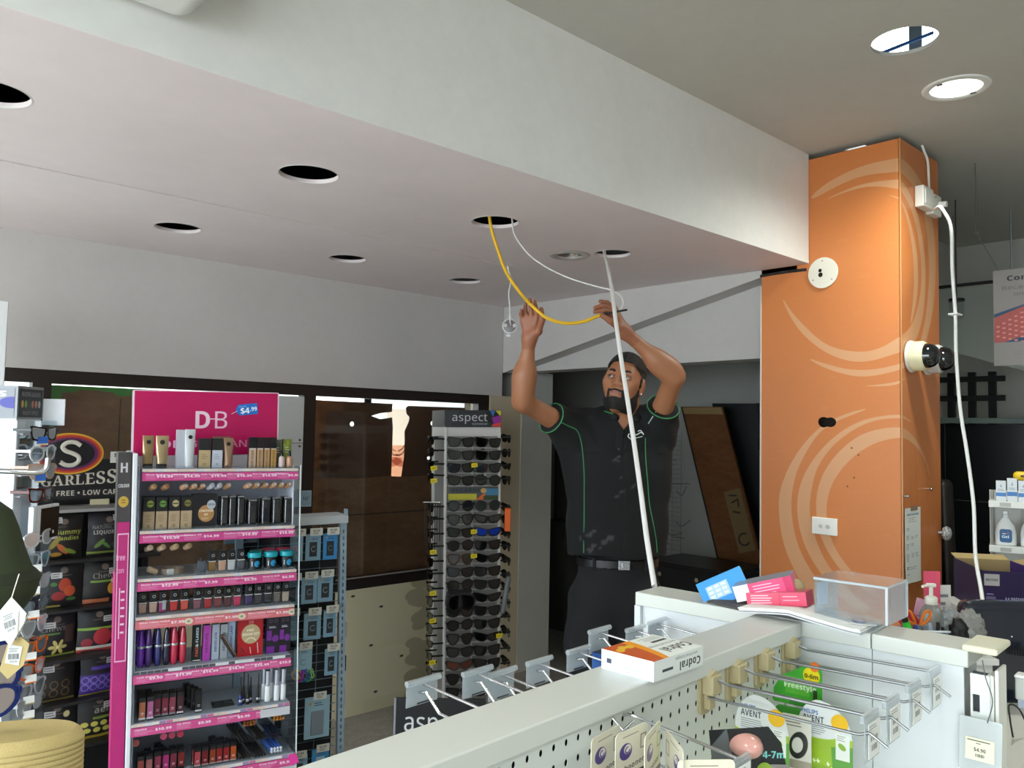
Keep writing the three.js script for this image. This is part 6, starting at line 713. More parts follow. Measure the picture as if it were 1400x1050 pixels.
// ---------- reading glasses stand, hats and hook at the near edge ----------
{
  const RS = new Frame(0.416, -2.016, 47), t = thing('reading_glasses_stand', 'white square reading glasses stand with grey header and mirror panels', 'display stand', RS.at(0, 0, 0), RS.r);
  part('body', span(0.001, 0.092, 0.06, 1.585, -0.3, -0.001), M('#d6d8dd', 0.3), t); part('base', rbox(0.24, 0.06, 0.44, 0.01, 0.046, 0.03, -0.15), M('#d8d8dc', 0.4), t);
  const hb = part('header', span(-0.002, 0.094, 1.583, 1.655, -0.302, 0.001), M('#8f9196', 0.4), t);
  const a = cell(120, 60, (g, w, h) => { g.fillStyle = '#34363a'; g.fillRect(0, 0, w, h); txt(g, 'READING GLASSES', 60, 12, 12, '#a9abb0', { fit: 96 }); ['#c8a04a', '#6a9a4a', '#3a3c40', '#a86a5a', '#b06a50', '#a0a4a8'].forEach((c, i) => { g.fillStyle = c; g.beginPath(); g.ellipse(18 + i * 17, 32, 6, 8, 0, 0, 7); g.fill(); }); txt(g, 'INSIGHT OPTICS', 60, 52, 10, '#9a9ca0', { fit: 80 }); });
  part('header_print', sheet(0.088, 0.062, a).translate(0.046, 1.618, 0.0018), PRINT, hb);
  const b = cell(120, 60, (g, w, h) => { g.fillStyle = '#8c8f96'; g.fillRect(0, 0, w, h); txt(g, 'GLASSES', 80, 12, 16, '#e8eaf0', { bold: true }); txt(g, '5', 98, 36, 34, '#f4f6fa', { bold: true }); g.fillStyle = '#4a4a9a'; g.beginPath(); g.arc(118, 30, 12, 0, 7); g.fill(); }); part('header_print', sheet(0.29, 0.062, b).rotateY(-Math.PI / 2).translate(-0.0028, 1.618, -0.15), PRINT, hb);
  part('corner_strip', rbox(0.008, 1.52, 0.008, 0.002, 0.0, 0.82, 0.0), M('#dfe3ea', 0.2), t); part('mirror', rbox(0.08, 0.055, 0.002, 0.0005, 0.05, 1.52, 0.0015), M('#e4e4e4', 0.03, { metalness: 1 }), t); part('mirror', rbox(0.08, 0.04, 0.002, 0.0005, 0.05, 1.45, 0.0015), M('#e4e4e4', 0.03, { metalness: 1 }), t); part('clear_column', box(0.002, 1.5, 0.035, 0.09, 0.83, 0.02), CLEAR, t); part('clear_column', box(0.002, 1.5, 0.035, 0.03, 0.83, 0.02), CLEAR, t);
  for (let i = 0; i < 14; i++) part('ladder_rung', rbox(0.085, 0.003, 0.012, 0.001, 0.046, 1.55 - i * 0.045 - (i > 3 ? 0.09 : 0), 0.008), M('#b8b2b8', 0.3), t);
  const mp = part('mirror_panel', rbox(0.1, 0.08, 0.012, 0.002, 0.07, 1.352, 0.03).rotateY(-0.0), M('#e2e4e8', 0.3), t); part('mirror', rbox(0.07, 0.068, 0.002, 0.0005, 0.082, 1.352, 0.037), M('#4a382c', 0.1, { metalness: 0.6 }), mp); const hm = M('#dcdce0', 0.4); part('header_wing', rbox(0.003, 0.06, 0.05, 0.001, 0.096, 1.6, 0.026), hm, t);
  const fm = [['#15161a', 'black'], ['#d0d0d4', 'clear rhinestone'], ['#b89a86', 'pale tan'], ['#5a1f16', 'dark red'], ['#c8c8d0', 'clear'], ['#b8bcc6', 'silver'], ['#a9a9b2', 'grey clear'], ['#3a3648', 'smoky violet'], ['#c2c2ca', 'frosted'], ['#e06a24', 'bright orange'], ['#d8683c', 'salmon orange'], ['#b0aeb4', 'pale grey'], ['#9a9aa0', 'wire grey']];
  const ly = [1.553, 1.509, 1.471, 1.418, 1.322, 1.276, 1.228, 1.178, 1.134, 1.088, 1.041, 0.997, 0.965], RL = M('#c4ccd4', 0.05, { transmission: 0.8, thickness: 0 }), RLB = M('#d4d8de', 0.1, { metalness: 0.5 });
  ly.forEach((y, i) => {
    const o = glasses(['wayfarer', 'round', 'aviator'][i % 3], M(fm[i][0], 0.2, i > 3 && i < 9 ? { clearcoat: 1 } : {}), i % 2 ? RL : RLB, `${fm[i][1]} framed reading glasses, ${ORD[i]} down the white reading glasses stand`, 'glasses', 'reading glasses on the white stand', 0.05, 'reading_glasses');
    o.position.set(...RS.at(0.046, y, 0.036)); o.scale.setScalar(0.72); o.rotation.y = RS.r + 0.05 * Math.sin(i * 2.7); o.rotation.z = 0.04 * Math.sin(i * 1.9);
    if (i > 4 && i !== 8 || i === 0 || i === 2) { const tg = part('price_tag', rbox(0.03, 0.022, 0.001, 0.0004), M(i === 0 || i === 2 ? '#1c4f9a' : '#e8e6e4', 0.6), o, i === 0 || i === 2 ? 'blue price tag' : 'white price tag'); tg.position.set(-0.03, -0.022, 0.012); tg.rotation.set(0.1, -0.9, 0.12); part('tag_edge', rbox(0.03, 0.004, 0.0014, 0.0004, 0, -0.012, 0), M(i === 7 || i === 9 || i === 10 ? '#e0741c' : '#b8a87a', 0.6), tg); }
  });
  // hat rack: a post outside the frame with chrome arms
  const HR = new Frame(0.242, -1.455, -43), r = thing('hat_rack', 'chrome hat rack whose upturned arm reaches into view above the green hat', 'rack', HR.at(0, 0, 0), HR.r);
  part('pole', cyl(0.016, 0.016, 1.62, 0, 0, 0, 20), CHROME, r); part('base', lathe([[0, 0], [0.2, 0], [0.2, 0.012], [0.03, 0.03], [0.016, 0.04]], 32), M('#2a2a2c', 0.4), r);
  part('arm', tube([[0, 1.503, 0], [0.05, 1.503, 0.0], [0.09, 1.5005, -0.02], [0.098, 1.503, -0.024], [0.102, 1.51, -0.026], [0.103, 1.523, -0.026]], 0.0042, 40, 10), CHROME, r); part('arm', tube([[0, 1.155, 0.0], [0.06, 1.158, 0.06], [0.15, 1.165, 0.15], [0.212, 1.19, 0.206]], 0.0042, 30, 8), CHROME, r);
  // hats
  const FELT = new THREE.MeshStandardMaterial({ color: '#343c26', roughness: 0.95, bumpMap: noiseTex(128, [[64, 1]], [128, 128, 128], 80, [5, 5]), bumpScale: 0.0008 });
  const hat = thing('green_hat', 'dark olive green felt hat with swing tags hanging beside the reading glasses', 'hat', HR.at(0.035, 1.375, 0.015), HR.r);
  const prof = [[0.0, 0.086], [0.02, 0.083], [0.036, 0.07], [0.046, 0.045], [0.055, 0.015], [0.066, -0.015], [0.079, -0.03], [0.072, -0.056], [0.06, -0.075], [0.054, -0.078], [0.05, -0.06], [0.045, 0.0], [0.03, 0.06], [0, 0.076]]; part('crown', lathe(prof, 40), FELT, hat); part('band', lathe([[0.067, -0.016], [0.0715, -0.02], [0.08, -0.0295], [0.0785, -0.031], [0.066, -0.019]], 40), M('#2a3120', 0.9), hat);
  const bc = (w, h, rot) => cell(w, h, (g) => { g.fillStyle = '#c2c1bc'; g.fillRect(0, 0, w, h); g.save(); g.translate(w / 2, h / 2); g.rotate(rot); g.fillStyle = '#33343c'; for (let i = 0; i < 17; i++) g.fillRect(-22 + i * 2.6, -4, rnd() > 0.5 ? 1.8 : 0.9, 20); g.fillStyle = '#6a6c76'; g.fillRect(-20, -24, 40, 2); g.fillRect(-14, -18, 28, 2); g.fillRect(-20, -13, 34, 2); g.font = 'bold 10px sans-serif'; g.textAlign = 'center'; g.fillText('$29.95', 0, 28); g.restore(); });
  const tg = (lab, cx, cy, cz, pts, cA, print, size, rz) => { const q = thing('swing_tag', lab, 'tag', HR.at(cx, cy, cz), HR.r); q.rotation.z = rz; part('card', ext(poly(pts), 0.0008), M(cA, 0.7), q); part('card_print', sheet(...size, print).translate(0, 0, 0.0014), PRINT, q); part('tag_string', rod([0, pts[0][1] - 0.004, 0.001], [0.004, pts[0][1] + 0.03, -0.008], 0.0007, 5), M('#e4e0d4', 0.8), q); };
  tg('cream diamond-cut swing tag with a barcode hanging from the green hat', 0.131, 1.303, 0.095, [[0.0, 0.034], [0.022, 0.012], [0.02, 0.0], [0.002, -0.034], [-0.022, -0.004], [-0.02, 0.008]], '#c6c4bc', bc(70, 70, -0.35), [0.024, 0.03], 0);
  tg('kraft brown swing tag with a barcode label below the cream tag', 0.133, 1.256, 0.085, [[0.004, 0.026], [0.018, 0.018], [0.016, -0.012], [-0.002, -0.034], [-0.016, -0.024], [-0.012, 0.012]], '#b09c66', bc(60, 70, -0.2), [0.02, 0.026], -0.15);
  const strawT = canvasTex(512, 512, (g, w, h) => { g.fillStyle = '#cbb47a'; g.fillRect(0, 0, w, h); for (let i = 0; i < 9000; i++) { g.fillStyle = ['#d9c48c', '#bda268', '#c8b078', '#e0cc98', '#b39a60'][i % 5]; g.globalAlpha = 0.6; g.fillRect(rnd() * w, rnd() * h, rr(2, 7), rr(1, 2.4)); } }, true, [6, 2]);
  const STRAW = new THREE.MeshStandardMaterial({ map: strawT, roughness: 0.9, bumpMap: noiseTex(128, [[64, 1]], [128, 128, 128], 90, [20, 8]), bumpScale: 0.0012 });
  const sp = [[0, 0]]; for (let i = 1; i < 14; i++) sp.push([i * 0.0058 - 0.0012, 0.0006], [i * 0.0058, -0.0003]); const cr = [[0.0785, -0.002], [0.0815, -0.006]]; for (let i = 0; i < 16; i++) { const y = -0.009 - i * 0.0062, R0 = 0.0835 + i * 0.0003; cr.push([R0, y], [R0 + 0.0012, y - 0.0018], [R0 + 0.0012, y - 0.0042], [R0 - 0.0004, y - 0.0056]); } cr.push([0.11, -0.12], [0.16, -0.125], [0.16, -0.128], [0.08, -0.122]);
  const st = thing('straw_hat', 'round-crowned pale straw hat coiled in ridges at the near corner', 'hat', HR.at(0.203, 1.197, 0.206), HR.r); st.rotation.set(-0.15, HR.r, 0.03, 'YXZ');
  part('crown', lathe([...sp, ...cr], 72), STRAW, st); part('crown_lining', lathe([[0.0, -0.006], [0.07, -0.006], [0.079, -0.02], [0.08, -0.118]], 48), M('#9a8450', 0.9, { side: THREE.DoubleSide }), st);
  [0, 1, 2].forEach((i) => { const o = glasses('round', M('#2c3c86', 0.15, { metalness: 0.7 }), M('#c4b4b0', 0.06, { metalness: 0.6 }), `blue metal framed glasses hanging at the picture edge, ${ORD[i]} from the top`, 'sunglasses', 'blue metal glasses on the hat rack', 0.06); o.position.set(...HR.at(0.06, 1.238 - i * 0.031, 0.069)); o.rotation.set(0.1, HR.r + 0.9, 0); });
  const dp = thing('display_board', 'tall white display panel end behind the reading glasses stand', 'panel', [0.44, 0, -3.33]); part('panel', rbox(0.4, 2.0, 0.04, 0.004, 0, 1.0, 0), M('#e6e6e6', 0.5), dp); part('foot', rbox(0.44, 0.04, 0.2, 0.004, 0, 0.02, 0), M('#c8c8c8', 0.5), dp);
  const ac = thing('air_conditioner', 'white rounded air conditioner end projecting from the fascia at the top edge', 'air conditioner', [0.165, 2.59, -1.695]); part('casing', rbox(1.0, 0.26, 0.2, 0.05, 0, 0, 0, 5), M('#e2e2de', 0.4), ac); part('outlet_vane', rbox(0.86, 0.012, 0.07, 0.004, -0.02, -0.128, 0.03), M('#cfd0cc', 0.4), ac);
}
// ---------- the man under the open soffit ----------
const smin = (a, b, k) => { const h = Math.max(k - Math.abs(a - b), 0) / k; return Math.min(a, b) - h * h * k * 0.25; };
function seg(a, b, ra, rb, sz = 1) {     // distance to a tapered capsule; sz flattens it in z
  const [ax_, ay_, az] = a, dx = b[0] - ax_, dy = b[1] - ay_, dz = (b[2] - az) / sz, L = dx * dx + dy * dy + dz * dz || 1e-9;
  return (x, y, z) => { const px = x - ax_, py = y - ay_, pz = (z - az) / sz; let t = (px * dx + py * dy + pz * dz) / L; t = t < 0 ? 0 : t > 1 ? 1 : t; const ex = px - t * dx, ey = py - t * dy, ez = pz - t * dz; return Math.sqrt(ex * ex + ey * ey + ez * ez) - (ra + (rb - ra) * t); };
}
function ell(c, r) { const m = Math.min(...r); return (x, y, z) => { const a = (x - c[0]) / r[0], b = (y - c[1]) / r[1], d = (z - c[2]) / r[2], k = Math.sqrt(a * a + b * b + d * d); return (k - 1) * m * (k < 1 ? 1 : Math.min(1.5, 0.6 + 0.4 * k)); }; }
const union = (fs, k) => (x, y, z) => { let d = 1e9; for (const f of fs) { const v = f(x, y, z); d = d > 1e8 ? v : smin(d, v, k); } return d; };
function nets(f, lo, hi, c) {            // smooth surface of the field f = 0 on a grid of cell c
  const nx = Math.ceil((hi[0] - lo[0]) / c) + 1, ny = Math.ceil((hi[1] - lo[1]) / c) + 1, nz = Math.ceil((hi[2] - lo[2]) / c) + 1, F = new Float32Array(nx * ny * nz), id = (i, j, k) => (k * ny + j) * nx + i;
  for (let k = 0; k < nz; k++) for (let j = 0; j < ny; j++) for (let i = 0; i < nx; i++) F[id(i, j, k)] = f(lo[0] + i * c, lo[1] + j * c, lo[2] + k * c);
  const vi = new Int32Array(nx * ny * nz).fill(-1), P = [], I = [];
  for (let k = 0; k < nz - 1; k++) for (let j = 0; j < ny - 1; j++) for (let i = 0; i < nx - 1; i++) {
    let n = 0, sx = 0, sy = 0, sz = 0; const v = (a, b, e) => F[id(i + a, j + b, k + e)];
    const edge = (a, b) => { const p = v(...a), q = v(...b); if ((p < 0) === (q < 0)) return; const t = p / (p - q); sx += a[0] + t * (b[0] - a[0]); sy += a[1] + t * (b[1] - a[1]); sz += a[2] + t * (b[2] - a[2]); n++; };
    const s0 = v(0, 0, 0) < 0; if (s0 === v(1, 0, 0) < 0 && s0 === v(0, 1, 0) < 0 && s0 === v(0, 0, 1) < 0 && s0 === v(1, 1, 0) < 0 && s0 === v(1, 0, 1) < 0 && s0 === v(0, 1, 1) < 0 && s0 === v(1, 1, 1) < 0) continue;
    for (const b of [0, 1]) for (const e of [0, 1]) { edge([0, b, e], [1, b, e]); edge([b, 0, e], [b, 1, e]); edge([b, e, 0], [b, e, 1]); }
    if (!n) continue; vi[id(i, j, k)] = P.length / 3; P.push(lo[0] + (i + sx / n) * c, lo[1] + (j + sy / n) * c, lo[2] + (k + sz / n) * c);
  }
  const quad = (a, b, d, e, flip) => { if (a < 0 || b < 0 || d < 0 || e < 0) return; flip ? I.push(a, d, b, a, e, d) : I.push(a, b, d, a, d, e); };
  for (let k = 1; k < nz - 1; k++) for (let j = 1; j < ny - 1; j++) for (let i = 1; i < nx - 1; i++) {
    const s = F[id(i, j, k)] < 0;
    if (s !== F[id(i + 1, j, k)] < 0) quad(vi[id(i, j - 1, k - 1)], vi[id(i, j, k - 1)], vi[id(i, j, k)], vi[id(i, j - 1, k)], !s);
    if (s !== F[id(i, j + 1, k)] < 0) quad(vi[id(i - 1, j, k - 1)], vi[id(i - 1, j, k)], vi[id(i, j, k)], vi[id(i, j, k - 1)], !s);
    if (s !== F[id(i, j, k + 1)] < 0) quad(vi[id(i - 1, j - 1, k)], vi[id(i, j - 1, k)], vi[id(i, j, k)], vi[id(i - 1, j, k)], !s);
  }
  const N = new Float32Array(P.length), h = c * 0.4;
  for (let i = 0; i < P.length; i += 3) { const [x, y, z] = [P[i], P[i + 1], P[i + 2]]; const a = f(x + h, y, z) - f(x - h, y, z), b = f(x, y + h, z) - f(x, y - h, z), d = f(x, y, z + h) - f(x, y, z - h), l = Math.hypot(a, b, d) || 1; N[i] = a / l; N[i + 1] = b / l; N[i + 2] = d / l; }
  const g = new THREE.BufferGeometry(); g.setAttribute('position', new THREE.Float32BufferAttribute(P, 3)); g.setAttribute('normal', new THREE.BufferAttribute(N, 3)); g.setAttribute('uv', new THREE.Float32BufferAttribute(new Float32Array(P.length / 3 * 2), 2)); g.setIndex(I); return g;
}
function paint(g, fn) { const p = g.attributes.position, a = new Float32Array(p.count * 3), c = new THREE.Color(); for (let i = 0; i < p.count; i++) { c.set(fn(p.getX(i), p.getY(i), p.getZ(i))); a.set([c.r, c.g, c.b], i * 3); } g.setAttribute('color', new THREE.BufferAttribute(a, 3)); return g; }
{
  const MF = new Frame(2.515, -2.07, -43.05);
  const J = { pelvis: [0, 0.974, -0.031], waist: [-0.001, 1.087, -0.004], belly: [-0.001, 1.222, 0.003], chest: [-0.005, 1.438, 0.016], upper: [-0.003, 1.559, 0.013], neckb: [0.004, 1.6, 0.012], neckt: [0.014, 1.705, 0.04], shL: [-0.19, 1.584, 0.024], elL: [-0.388, 1.686, 0.211], wrL: [-0.368, 1.912, 0.276], shR: [0.14, 1.6, 0.02], elR: [0.172, 1.79, 0.222], wrR: [-0.008, 1.936, 0.276] };
  const man = thing('person', 'man in a black polo shirt with green piping, both hands raised to a yellow cable', 'person', MF.at(0, 0, 0), MF.r);
  // body: trunk, neck, arms and legs as one field
  const arms = [seg(J.shL, J.elL, 0.047, 0.034), seg(J.elL, [-0.381, 1.79, 0.245], 0.033, 0.033), seg([-0.381, 1.79, 0.245], J.wrL, 0.033, 0.0215), ell([-0.388, 1.75, 0.238], [0.036, 0.06, 0.037]),
    seg(J.shR, J.elR, 0.047, 0.034), seg(J.elR, [0.1, 1.85, 0.244], 0.033, 0.032), seg([0.1, 1.85, 0.244], J.wrR, 0.032, 0.021), ell([0.135, 1.825, 0.235], [0.045, 0.038, 0.035])];
  const legs = [seg([-0.09, 0.93, -0.02], [-0.115, 0.5, 0.01], 0.075, 0.055), seg([-0.115, 0.5, 0.01], [-0.12, 0.08, -0.03], 0.05, 0.036), seg([0.09, 0.93, -0.02], [0.115, 0.5, 0.01], 0.075, 0.055), seg([0.115, 0.5, 0.01], [0.12, 0.08, -0.03], 0.05, 0.036)];
  const body = union([seg(J.pelvis, J.belly, 0.125, 0.125, 0.75), seg(J.belly, J.chest, 0.125, 0.15, 0.7), seg(J.chest, J.upper, 0.15, 0.12, 0.65), seg(J.upper, J.shL, 0.075, 0.06), seg(J.upper, J.shR, 0.075, 0.06), seg(J.neckb, J.neckt, 0.062, 0.057), ...arms, ...legs], 0.04);
  let g0 = nets(body, [-0.46, 0.05, -0.2], [0.26, 1.99, 0.34], 0.012);
  const SK = '#9d6747';
  paint(g0, () => SK);
  // hands, each on its own fine grid
  const H = { Lpalm0: [-0.369, 1.915, 0.274], Lpalm1: [-0.366, 1.966, 0.300], Lth0: [-0.338, 1.938, 0.305], Lth1: [-0.325, 1.976, 0.338], Lth2: [-0.330, 2.012, 0.349], Lix0: [-0.343, 1.985, 0.298], Lix1: [-0.347, 2.017, 0.311], Lix2: [-0.354, 2.043, 0.330], Lmd0: [-0.362, 1.99, 0.293], Lmd1: [-0.366, 2.024, 0.301], Lmd2: [-0.3705, 2.05, 0.322], Lrg0: [-0.379, 1.987, 0.288], Lrg1: [-0.386, 2.015, 0.297], Lrg2: [-0.386, 2.034, 0.320], Lpk0: [-0.393, 1.978, 0.283], Lpk1: [-0.402, 2.0, 0.296], Lpk2: [-0.4, 2.012, 0.316],
    Rpalm0: [-0.022, 1.946, 0.280], Rpalm1: [-0.061, 2.004, 0.303], Rix0: [-0.066, 2.032, 0.303], Rix1: [-0.091, 2.045, 0.321], Rix2: [-0.118, 2.048, 0.333], Rmd0: [-0.077, 2.026, 0.315], Rmd1: [-0.108, 2.032, 0.336], Rmd2: [-0.138, 2.022, 0.344], Rrg0: [-0.079, 2.014, 0.321], Rrg1: [-0.108, 2.014, 0.343], Rrg2: [-0.139, 2.006, 0.351], Rpk0: [-0.074, 2.004, 0.294], Rpk1: [-0.094, 2.008, 0.284], Rpk2: [-0.114, 2.004, 0.291], Rth0: [-0.048, 1.957, 0.309], Rth1: [-0.083, 1.977, 0.340], Rth2: [-0.112, 1.994, 0.348] };
  const finger = (p, r) => [seg(H[p + 0], H[p + 1], r, r * 0.93), seg(H[p + 1], H[p + 2], r * 0.92, r * 0.78)];
  const handField = (s) => {
    const pal = union(['ix', 'md', 'rg', 'pk'].map((n) => seg(H[s + 'palm0'], H[s + n + 0], 0.0165, 0.0115)), 0.016), thumbBase = seg(H[s + 'palm0'], H[s + 'th0'], 0.018, 0.0155);
    const fs = ['ix', 'md', 'rg', 'pk'].map((n, i) => union(finger(s + n, [0.0088, 0.0091, 0.0086, 0.0076][i]), 0.004)), th = union([seg(H[s + 'th0'], H[s + 'th1'], 0.0125, 0.0108), seg(H[s + 'th1'], H[s + 'th2'], 0.0105, 0.0088)], 0.006), wr = seg(s === 'L' ? [-0.372, 1.88, 0.267] : [0.02, 1.914, 0.266], H[s + 'palm0'], 0.0245, 0.023);
    return (x, y, z) => { let d = smin(smin(pal(x, y, z), thumbBase(x, y, z), 0.018), wr(x, y, z), 0.02); let e = Math.min(...fs.map((f) => f(x, y, z))); d = smin(d, e, 0.007); return smin(d, th(x, y, z), 0.007); };
  };
  const handSkin = (x, y, z) => '#935b40';
  const hl = paint(nets(handField('L'), [-0.43, 1.86, 0.22], [-0.29, 2.075, 0.38], 0.003), handSkin), hr = paint(nets(handField('R'), [-0.17, 1.89, 0.22], [0.065, 2.075, 0.38], 0.003), handSkin);
  // head in its own axes: x across, y up, z to the face
  const E = 0.0325;
  const skull = union([ell([0, 0.034, -0.014], [0.0735, 0.084, 0.094]), ell([0, -0.04, 0.022], [0.06, 0.072, 0.066]), seg([-0.045, -0.07, -0.01], [0, -0.1, 0.052], 0.026, 0.022), seg([0.045, -0.07, -0.01], [0, -0.1, 0.052], 0.026, 0.022), seg([-0.046, -0.012, 0.045], [0.046, -0.012, 0.045], 0.026, 0.026), seg([-0.036, 0.022, 0.066], [0.036, 0.022, 0.066], 0.0135, 0.0135)], 0.03);
  const nose = union([seg([0, 0.014, 0.08], [0, -0.026, 0.1], 0.0075, 0.0115), ell([-0.0135, -0.031, 0.09], [0.0088, 0.008, 0.011]), ell([0.0135, -0.031, 0.09], [0.0088, 0.008, 0.011])], 0.01);
  const lipU = seg([-0.02, -0.0575, 0.079], [0.02, -0.0575, 0.079], 0.0055, 0.0055), lipM = seg([-0.008, -0.0555, 0.084], [0.008, -0.0555, 0.084], 0.0062, 0.0062), lipL = seg([-0.015, -0.0665, 0.081], [0.015, -0.0665, 0.081], 0.0065, 0.0065);
  const ears = [-1, 1].map((s) => union([ell([s * 0.077, -0.006, -0.01], [0.008, 0.031, 0.0195]), ell([s * 0.074, -0.028, -0.002], [0.008, 0.013, 0.009])], 0.008)), neck = seg([0, -0.06, -0.035], [0.0, -0.16, -0.055], 0.057, 0.058);
  const sock = [-1, 1].map((s) => ell([s * E, 0.001, 0.098], [0.019, 0.0125, 0.021]));
  const headF = (x, y, z) => {
    let d = smin(skull(x, y, z), nose(x, y, z), 0.014); for (const k of sock) { const v = -k(x, y, z); const h = Math.max(0.012 - Math.abs(d - v), 0) / 0.012; d = Math.max(d, v) + h * h * 0.003; }
    d = smin(d, Math.min(lipU(x, y, z), lipM(x, y, z)), 0.006); d = smin(d, lipL(x, y, z), 0.006); d = Math.max(d, -seg([-0.022, -0.062, 0.09], [0.022, -0.062, 0.09], 0.0016, 0.0016)(x, y, z));
    for (const e of ears) d = smin(d, e(x, y, z), 0.006); return smin(d, neck(x, y, z), 0.035);
  };
  let gh = nets(headF, [-0.105, -0.19, -0.13], [0.105, 0.135, 0.13], 0.003);
  paint(gh, (x, y, z) => { const l = Math.hypot(x / 0.0205, (y + 0.062) / 0.0085); if (z > 0.07 && l < 1) return '#804c3f'; if (z > 0.06 && Math.abs(Math.abs(x) - E) < 0.017 && Math.abs(y - 0.001) < 0.009) return '#7a4c38'; return SK; });
  const HM = new THREE.Matrix4().compose(V(0.008, 1.772, 0.062), new THREE.Quaternion().setFromEuler(new THREE.Euler(-0.22, -0.4, -0.14, 'YXZ')), V(0.97, 1.0, 0.97)), onHead = (g) => g.applyMatrix4(HM);
  // hair and beard: shells over the skull kept to their regions
  const shell = (t, region, c = 0.003) => nets((x, y, z) => Math.max(headF(x, y, z) - t(x, y, z), region(x, y, z)), [-0.105, -0.15, -0.135], [0.105, 0.145, 0.135], c);
  const line = (x, z) => { const front = 0.066 - Math.max(0, Math.abs(x) - 0.04) * 0.5, side = 0.032, a = Math.min(1, Math.max(0, (z - 0.022) / 0.03)), temple = side + (front - side) * a; if (z > 0.022) return temple; if (z > -0.022) return side - (z < 0.014 && z > 0.0 ? 0.045 : 0); return side - 0.085 * Math.min(1, (-0.022 - z) / 0.02); };
  const hairT = (x, y, z) => (y > 0.055 ? 0.0085 : y > 0.04 ? 0.0085 - (0.055 - y) * 0.42 : 0.0022) + 0.0009 * Math.sin(x * 420) * Math.sin(z * 390 + y * 310);
  const hairG = paint(shell(hairT, (x, y, z) => Math.max(line(x, z) - y, Math.abs(x) > 0.0765 && y < 0.03 ? 1 : -1)), (x, y, z) => (y < 0.045 && Math.abs(x) > 0.05 ? '#2e211b' : '#15100e'));
  const beardG = shell((x, y, z) => 0.0032 + 0.0007 * Math.sin(x * 500 + y * 420) * Math.sin(z * 460), (x, y, z) => {
    const ax = Math.abs(x), cheek = z > 0.05 ? -0.078 : -0.078 + (0.05 - z) * 1.25, jaw = y - cheek;                               // everything under the cheek line
    const must = Math.max(ax - 0.03, y + 0.0485 - Math.max(0, 0.012 - ax) * 0.2, -0.058 - y, 0.05 - z), side = Math.max(Math.hypot((ax - 0.031) / 0.006, (y + 0.068) / 0.022) - 1, 0.05 - z > 0 ? 1 : -1) * 0.006, goat = Math.max(ax - 0.014, y + 0.076, 0.05 - z);
    const lips = 1 - Math.hypot(x / 0.021, (y + 0.0625) / 0.0084);
    return Math.max(Math.min(jaw, must, side, goat), -0.124 - y, (0.006 + (y < -0.07 ? (y + 0.07) * 0.6 : 0)) - z, z > 0.05 ? lips * 0.02 : -1, ax > 0.073 && y > -0.045 && z < 0.012 ? 1 : -1);
  });
  onHead(gh); const bodyGeo = mergeGeometries([g0, hl, hr, gh].map((g) => g)); 
  part('body', bodyGeo, new THREE.MeshStandardMaterial({ vertexColors: true, roughness: 0.5 }), man);
  const HAIR = M('#15100e', 0.75), bodyMesh = man.children[0];
  part('hair', onHead(hairG), new THREE.MeshStandardMaterial({ vertexColors: true, roughness: 0.8 }), man); part('beard', onHead(beardG), M('#120d0b', 0.8), man);
  for (const s of [-1, 1]) {
    part('eyebrow', onHead(tube([[s * 0.015, 0.0205, 0.0865], [s * 0.028, 0.0255, 0.085], [s * 0.041, 0.0245, 0.0785], [s * 0.051, 0.017, 0.069]], 0.0055, 16, 8)), HAIR, man);
    const eye = part('eye', onHead(new THREE.SphereGeometry(0.0125, 24, 18).translate(s * E, 0.001, 0.0745)), M('#b4aca2', 0.4), man);
    part('iris', onHead(new THREE.SphereGeometry(0.0074, 18, 14).scale(1, 1, 0.45).translate(s * E - 0.0042, 0.0022, 0.0848)), M('#3a2416', 0.15), eye);
    part('eyelid', onHead(tube([[s * E - 0.0155, 0.0, 0.0815], [s * E - 0.006, 0.0078, 0.0868], [s * E + 0.006, 0.0078, 0.0864], [s * E + 0.0155, 0.0, 0.0795]], 0.0034, 14, 7)), M('#855640', 0.55), man);
  }
  for (const s of [-1, 1]) part('eyelid', onHead(tube([[s * E - 0.0155, -0.001, 0.0815], [s * E - 0.006, -0.0075, 0.0862], [s * E + 0.006, -0.0075, 0.0858], [s * E + 0.0155, -0.001, 0.0795]], 0.0026, 14, 7)), M('#8f5f46', 0.55), man);
  part('ear_stud', onHead(new THREE.SphereGeometry(0.0035, 12, 10).translate(0.081, -0.036, 0.002)), M('#e6e4dc', 0.15, { metalness: 0.6 }), man);
  // shirt
  const inter = (f, planes) => (x, y, z) => { let d = f(x, y, z); for (const [p, n] of planes) d = Math.max(d, (x - p[0]) * n[0] + (y - p[1]) * n[1] + (z - p[2]) * n[2]); return d; };
  const dirOf = (a, b) => { const v = V(...b).sub(V(...a)).normalize(); return v.toArray(); };
  const dL = dirOf(J.shL, J.elL), dR = dirOf(J.shR, J.elR), sL = J.shL.map((v, i) => v + dL[i] * 0.128), sR = J.shR.map((v, i) => v + dR[i] * 0.118);
  const slL = inter(seg(J.shL, J.shL.map((v, i) => v + dL[i] * 0.3), 0.074, 0.045), [[sL, dL]]), slR = inter(seg(J.shR, J.shR.map((v, i) => v + dR[i] * 0.3), 0.074, 0.047), [[sR, dR]]);
  const trunk = inter(union([seg([-0.002, 1.0, 0.0], J.belly, 0.197, 0.187, 0.62), seg(J.belly, J.chest, 0.187, 0.19, 0.66), seg(J.chest, J.upper, 0.178, 0.125, 0.66), seg([-0.02, 1.585, 0.01], J.shL, 0.085, 0.078), seg([0.02, 1.59, 0.01], J.shR, 0.085, 0.078), seg([-0.17, 1.36, 0.01], J.shL, 0.03, 0.07), seg([0.15, 1.36, 0.01], J.shR, 0.035, 0.07)], 0.06), [[[0, 1.1, 0], [0, -1, 0]]]);
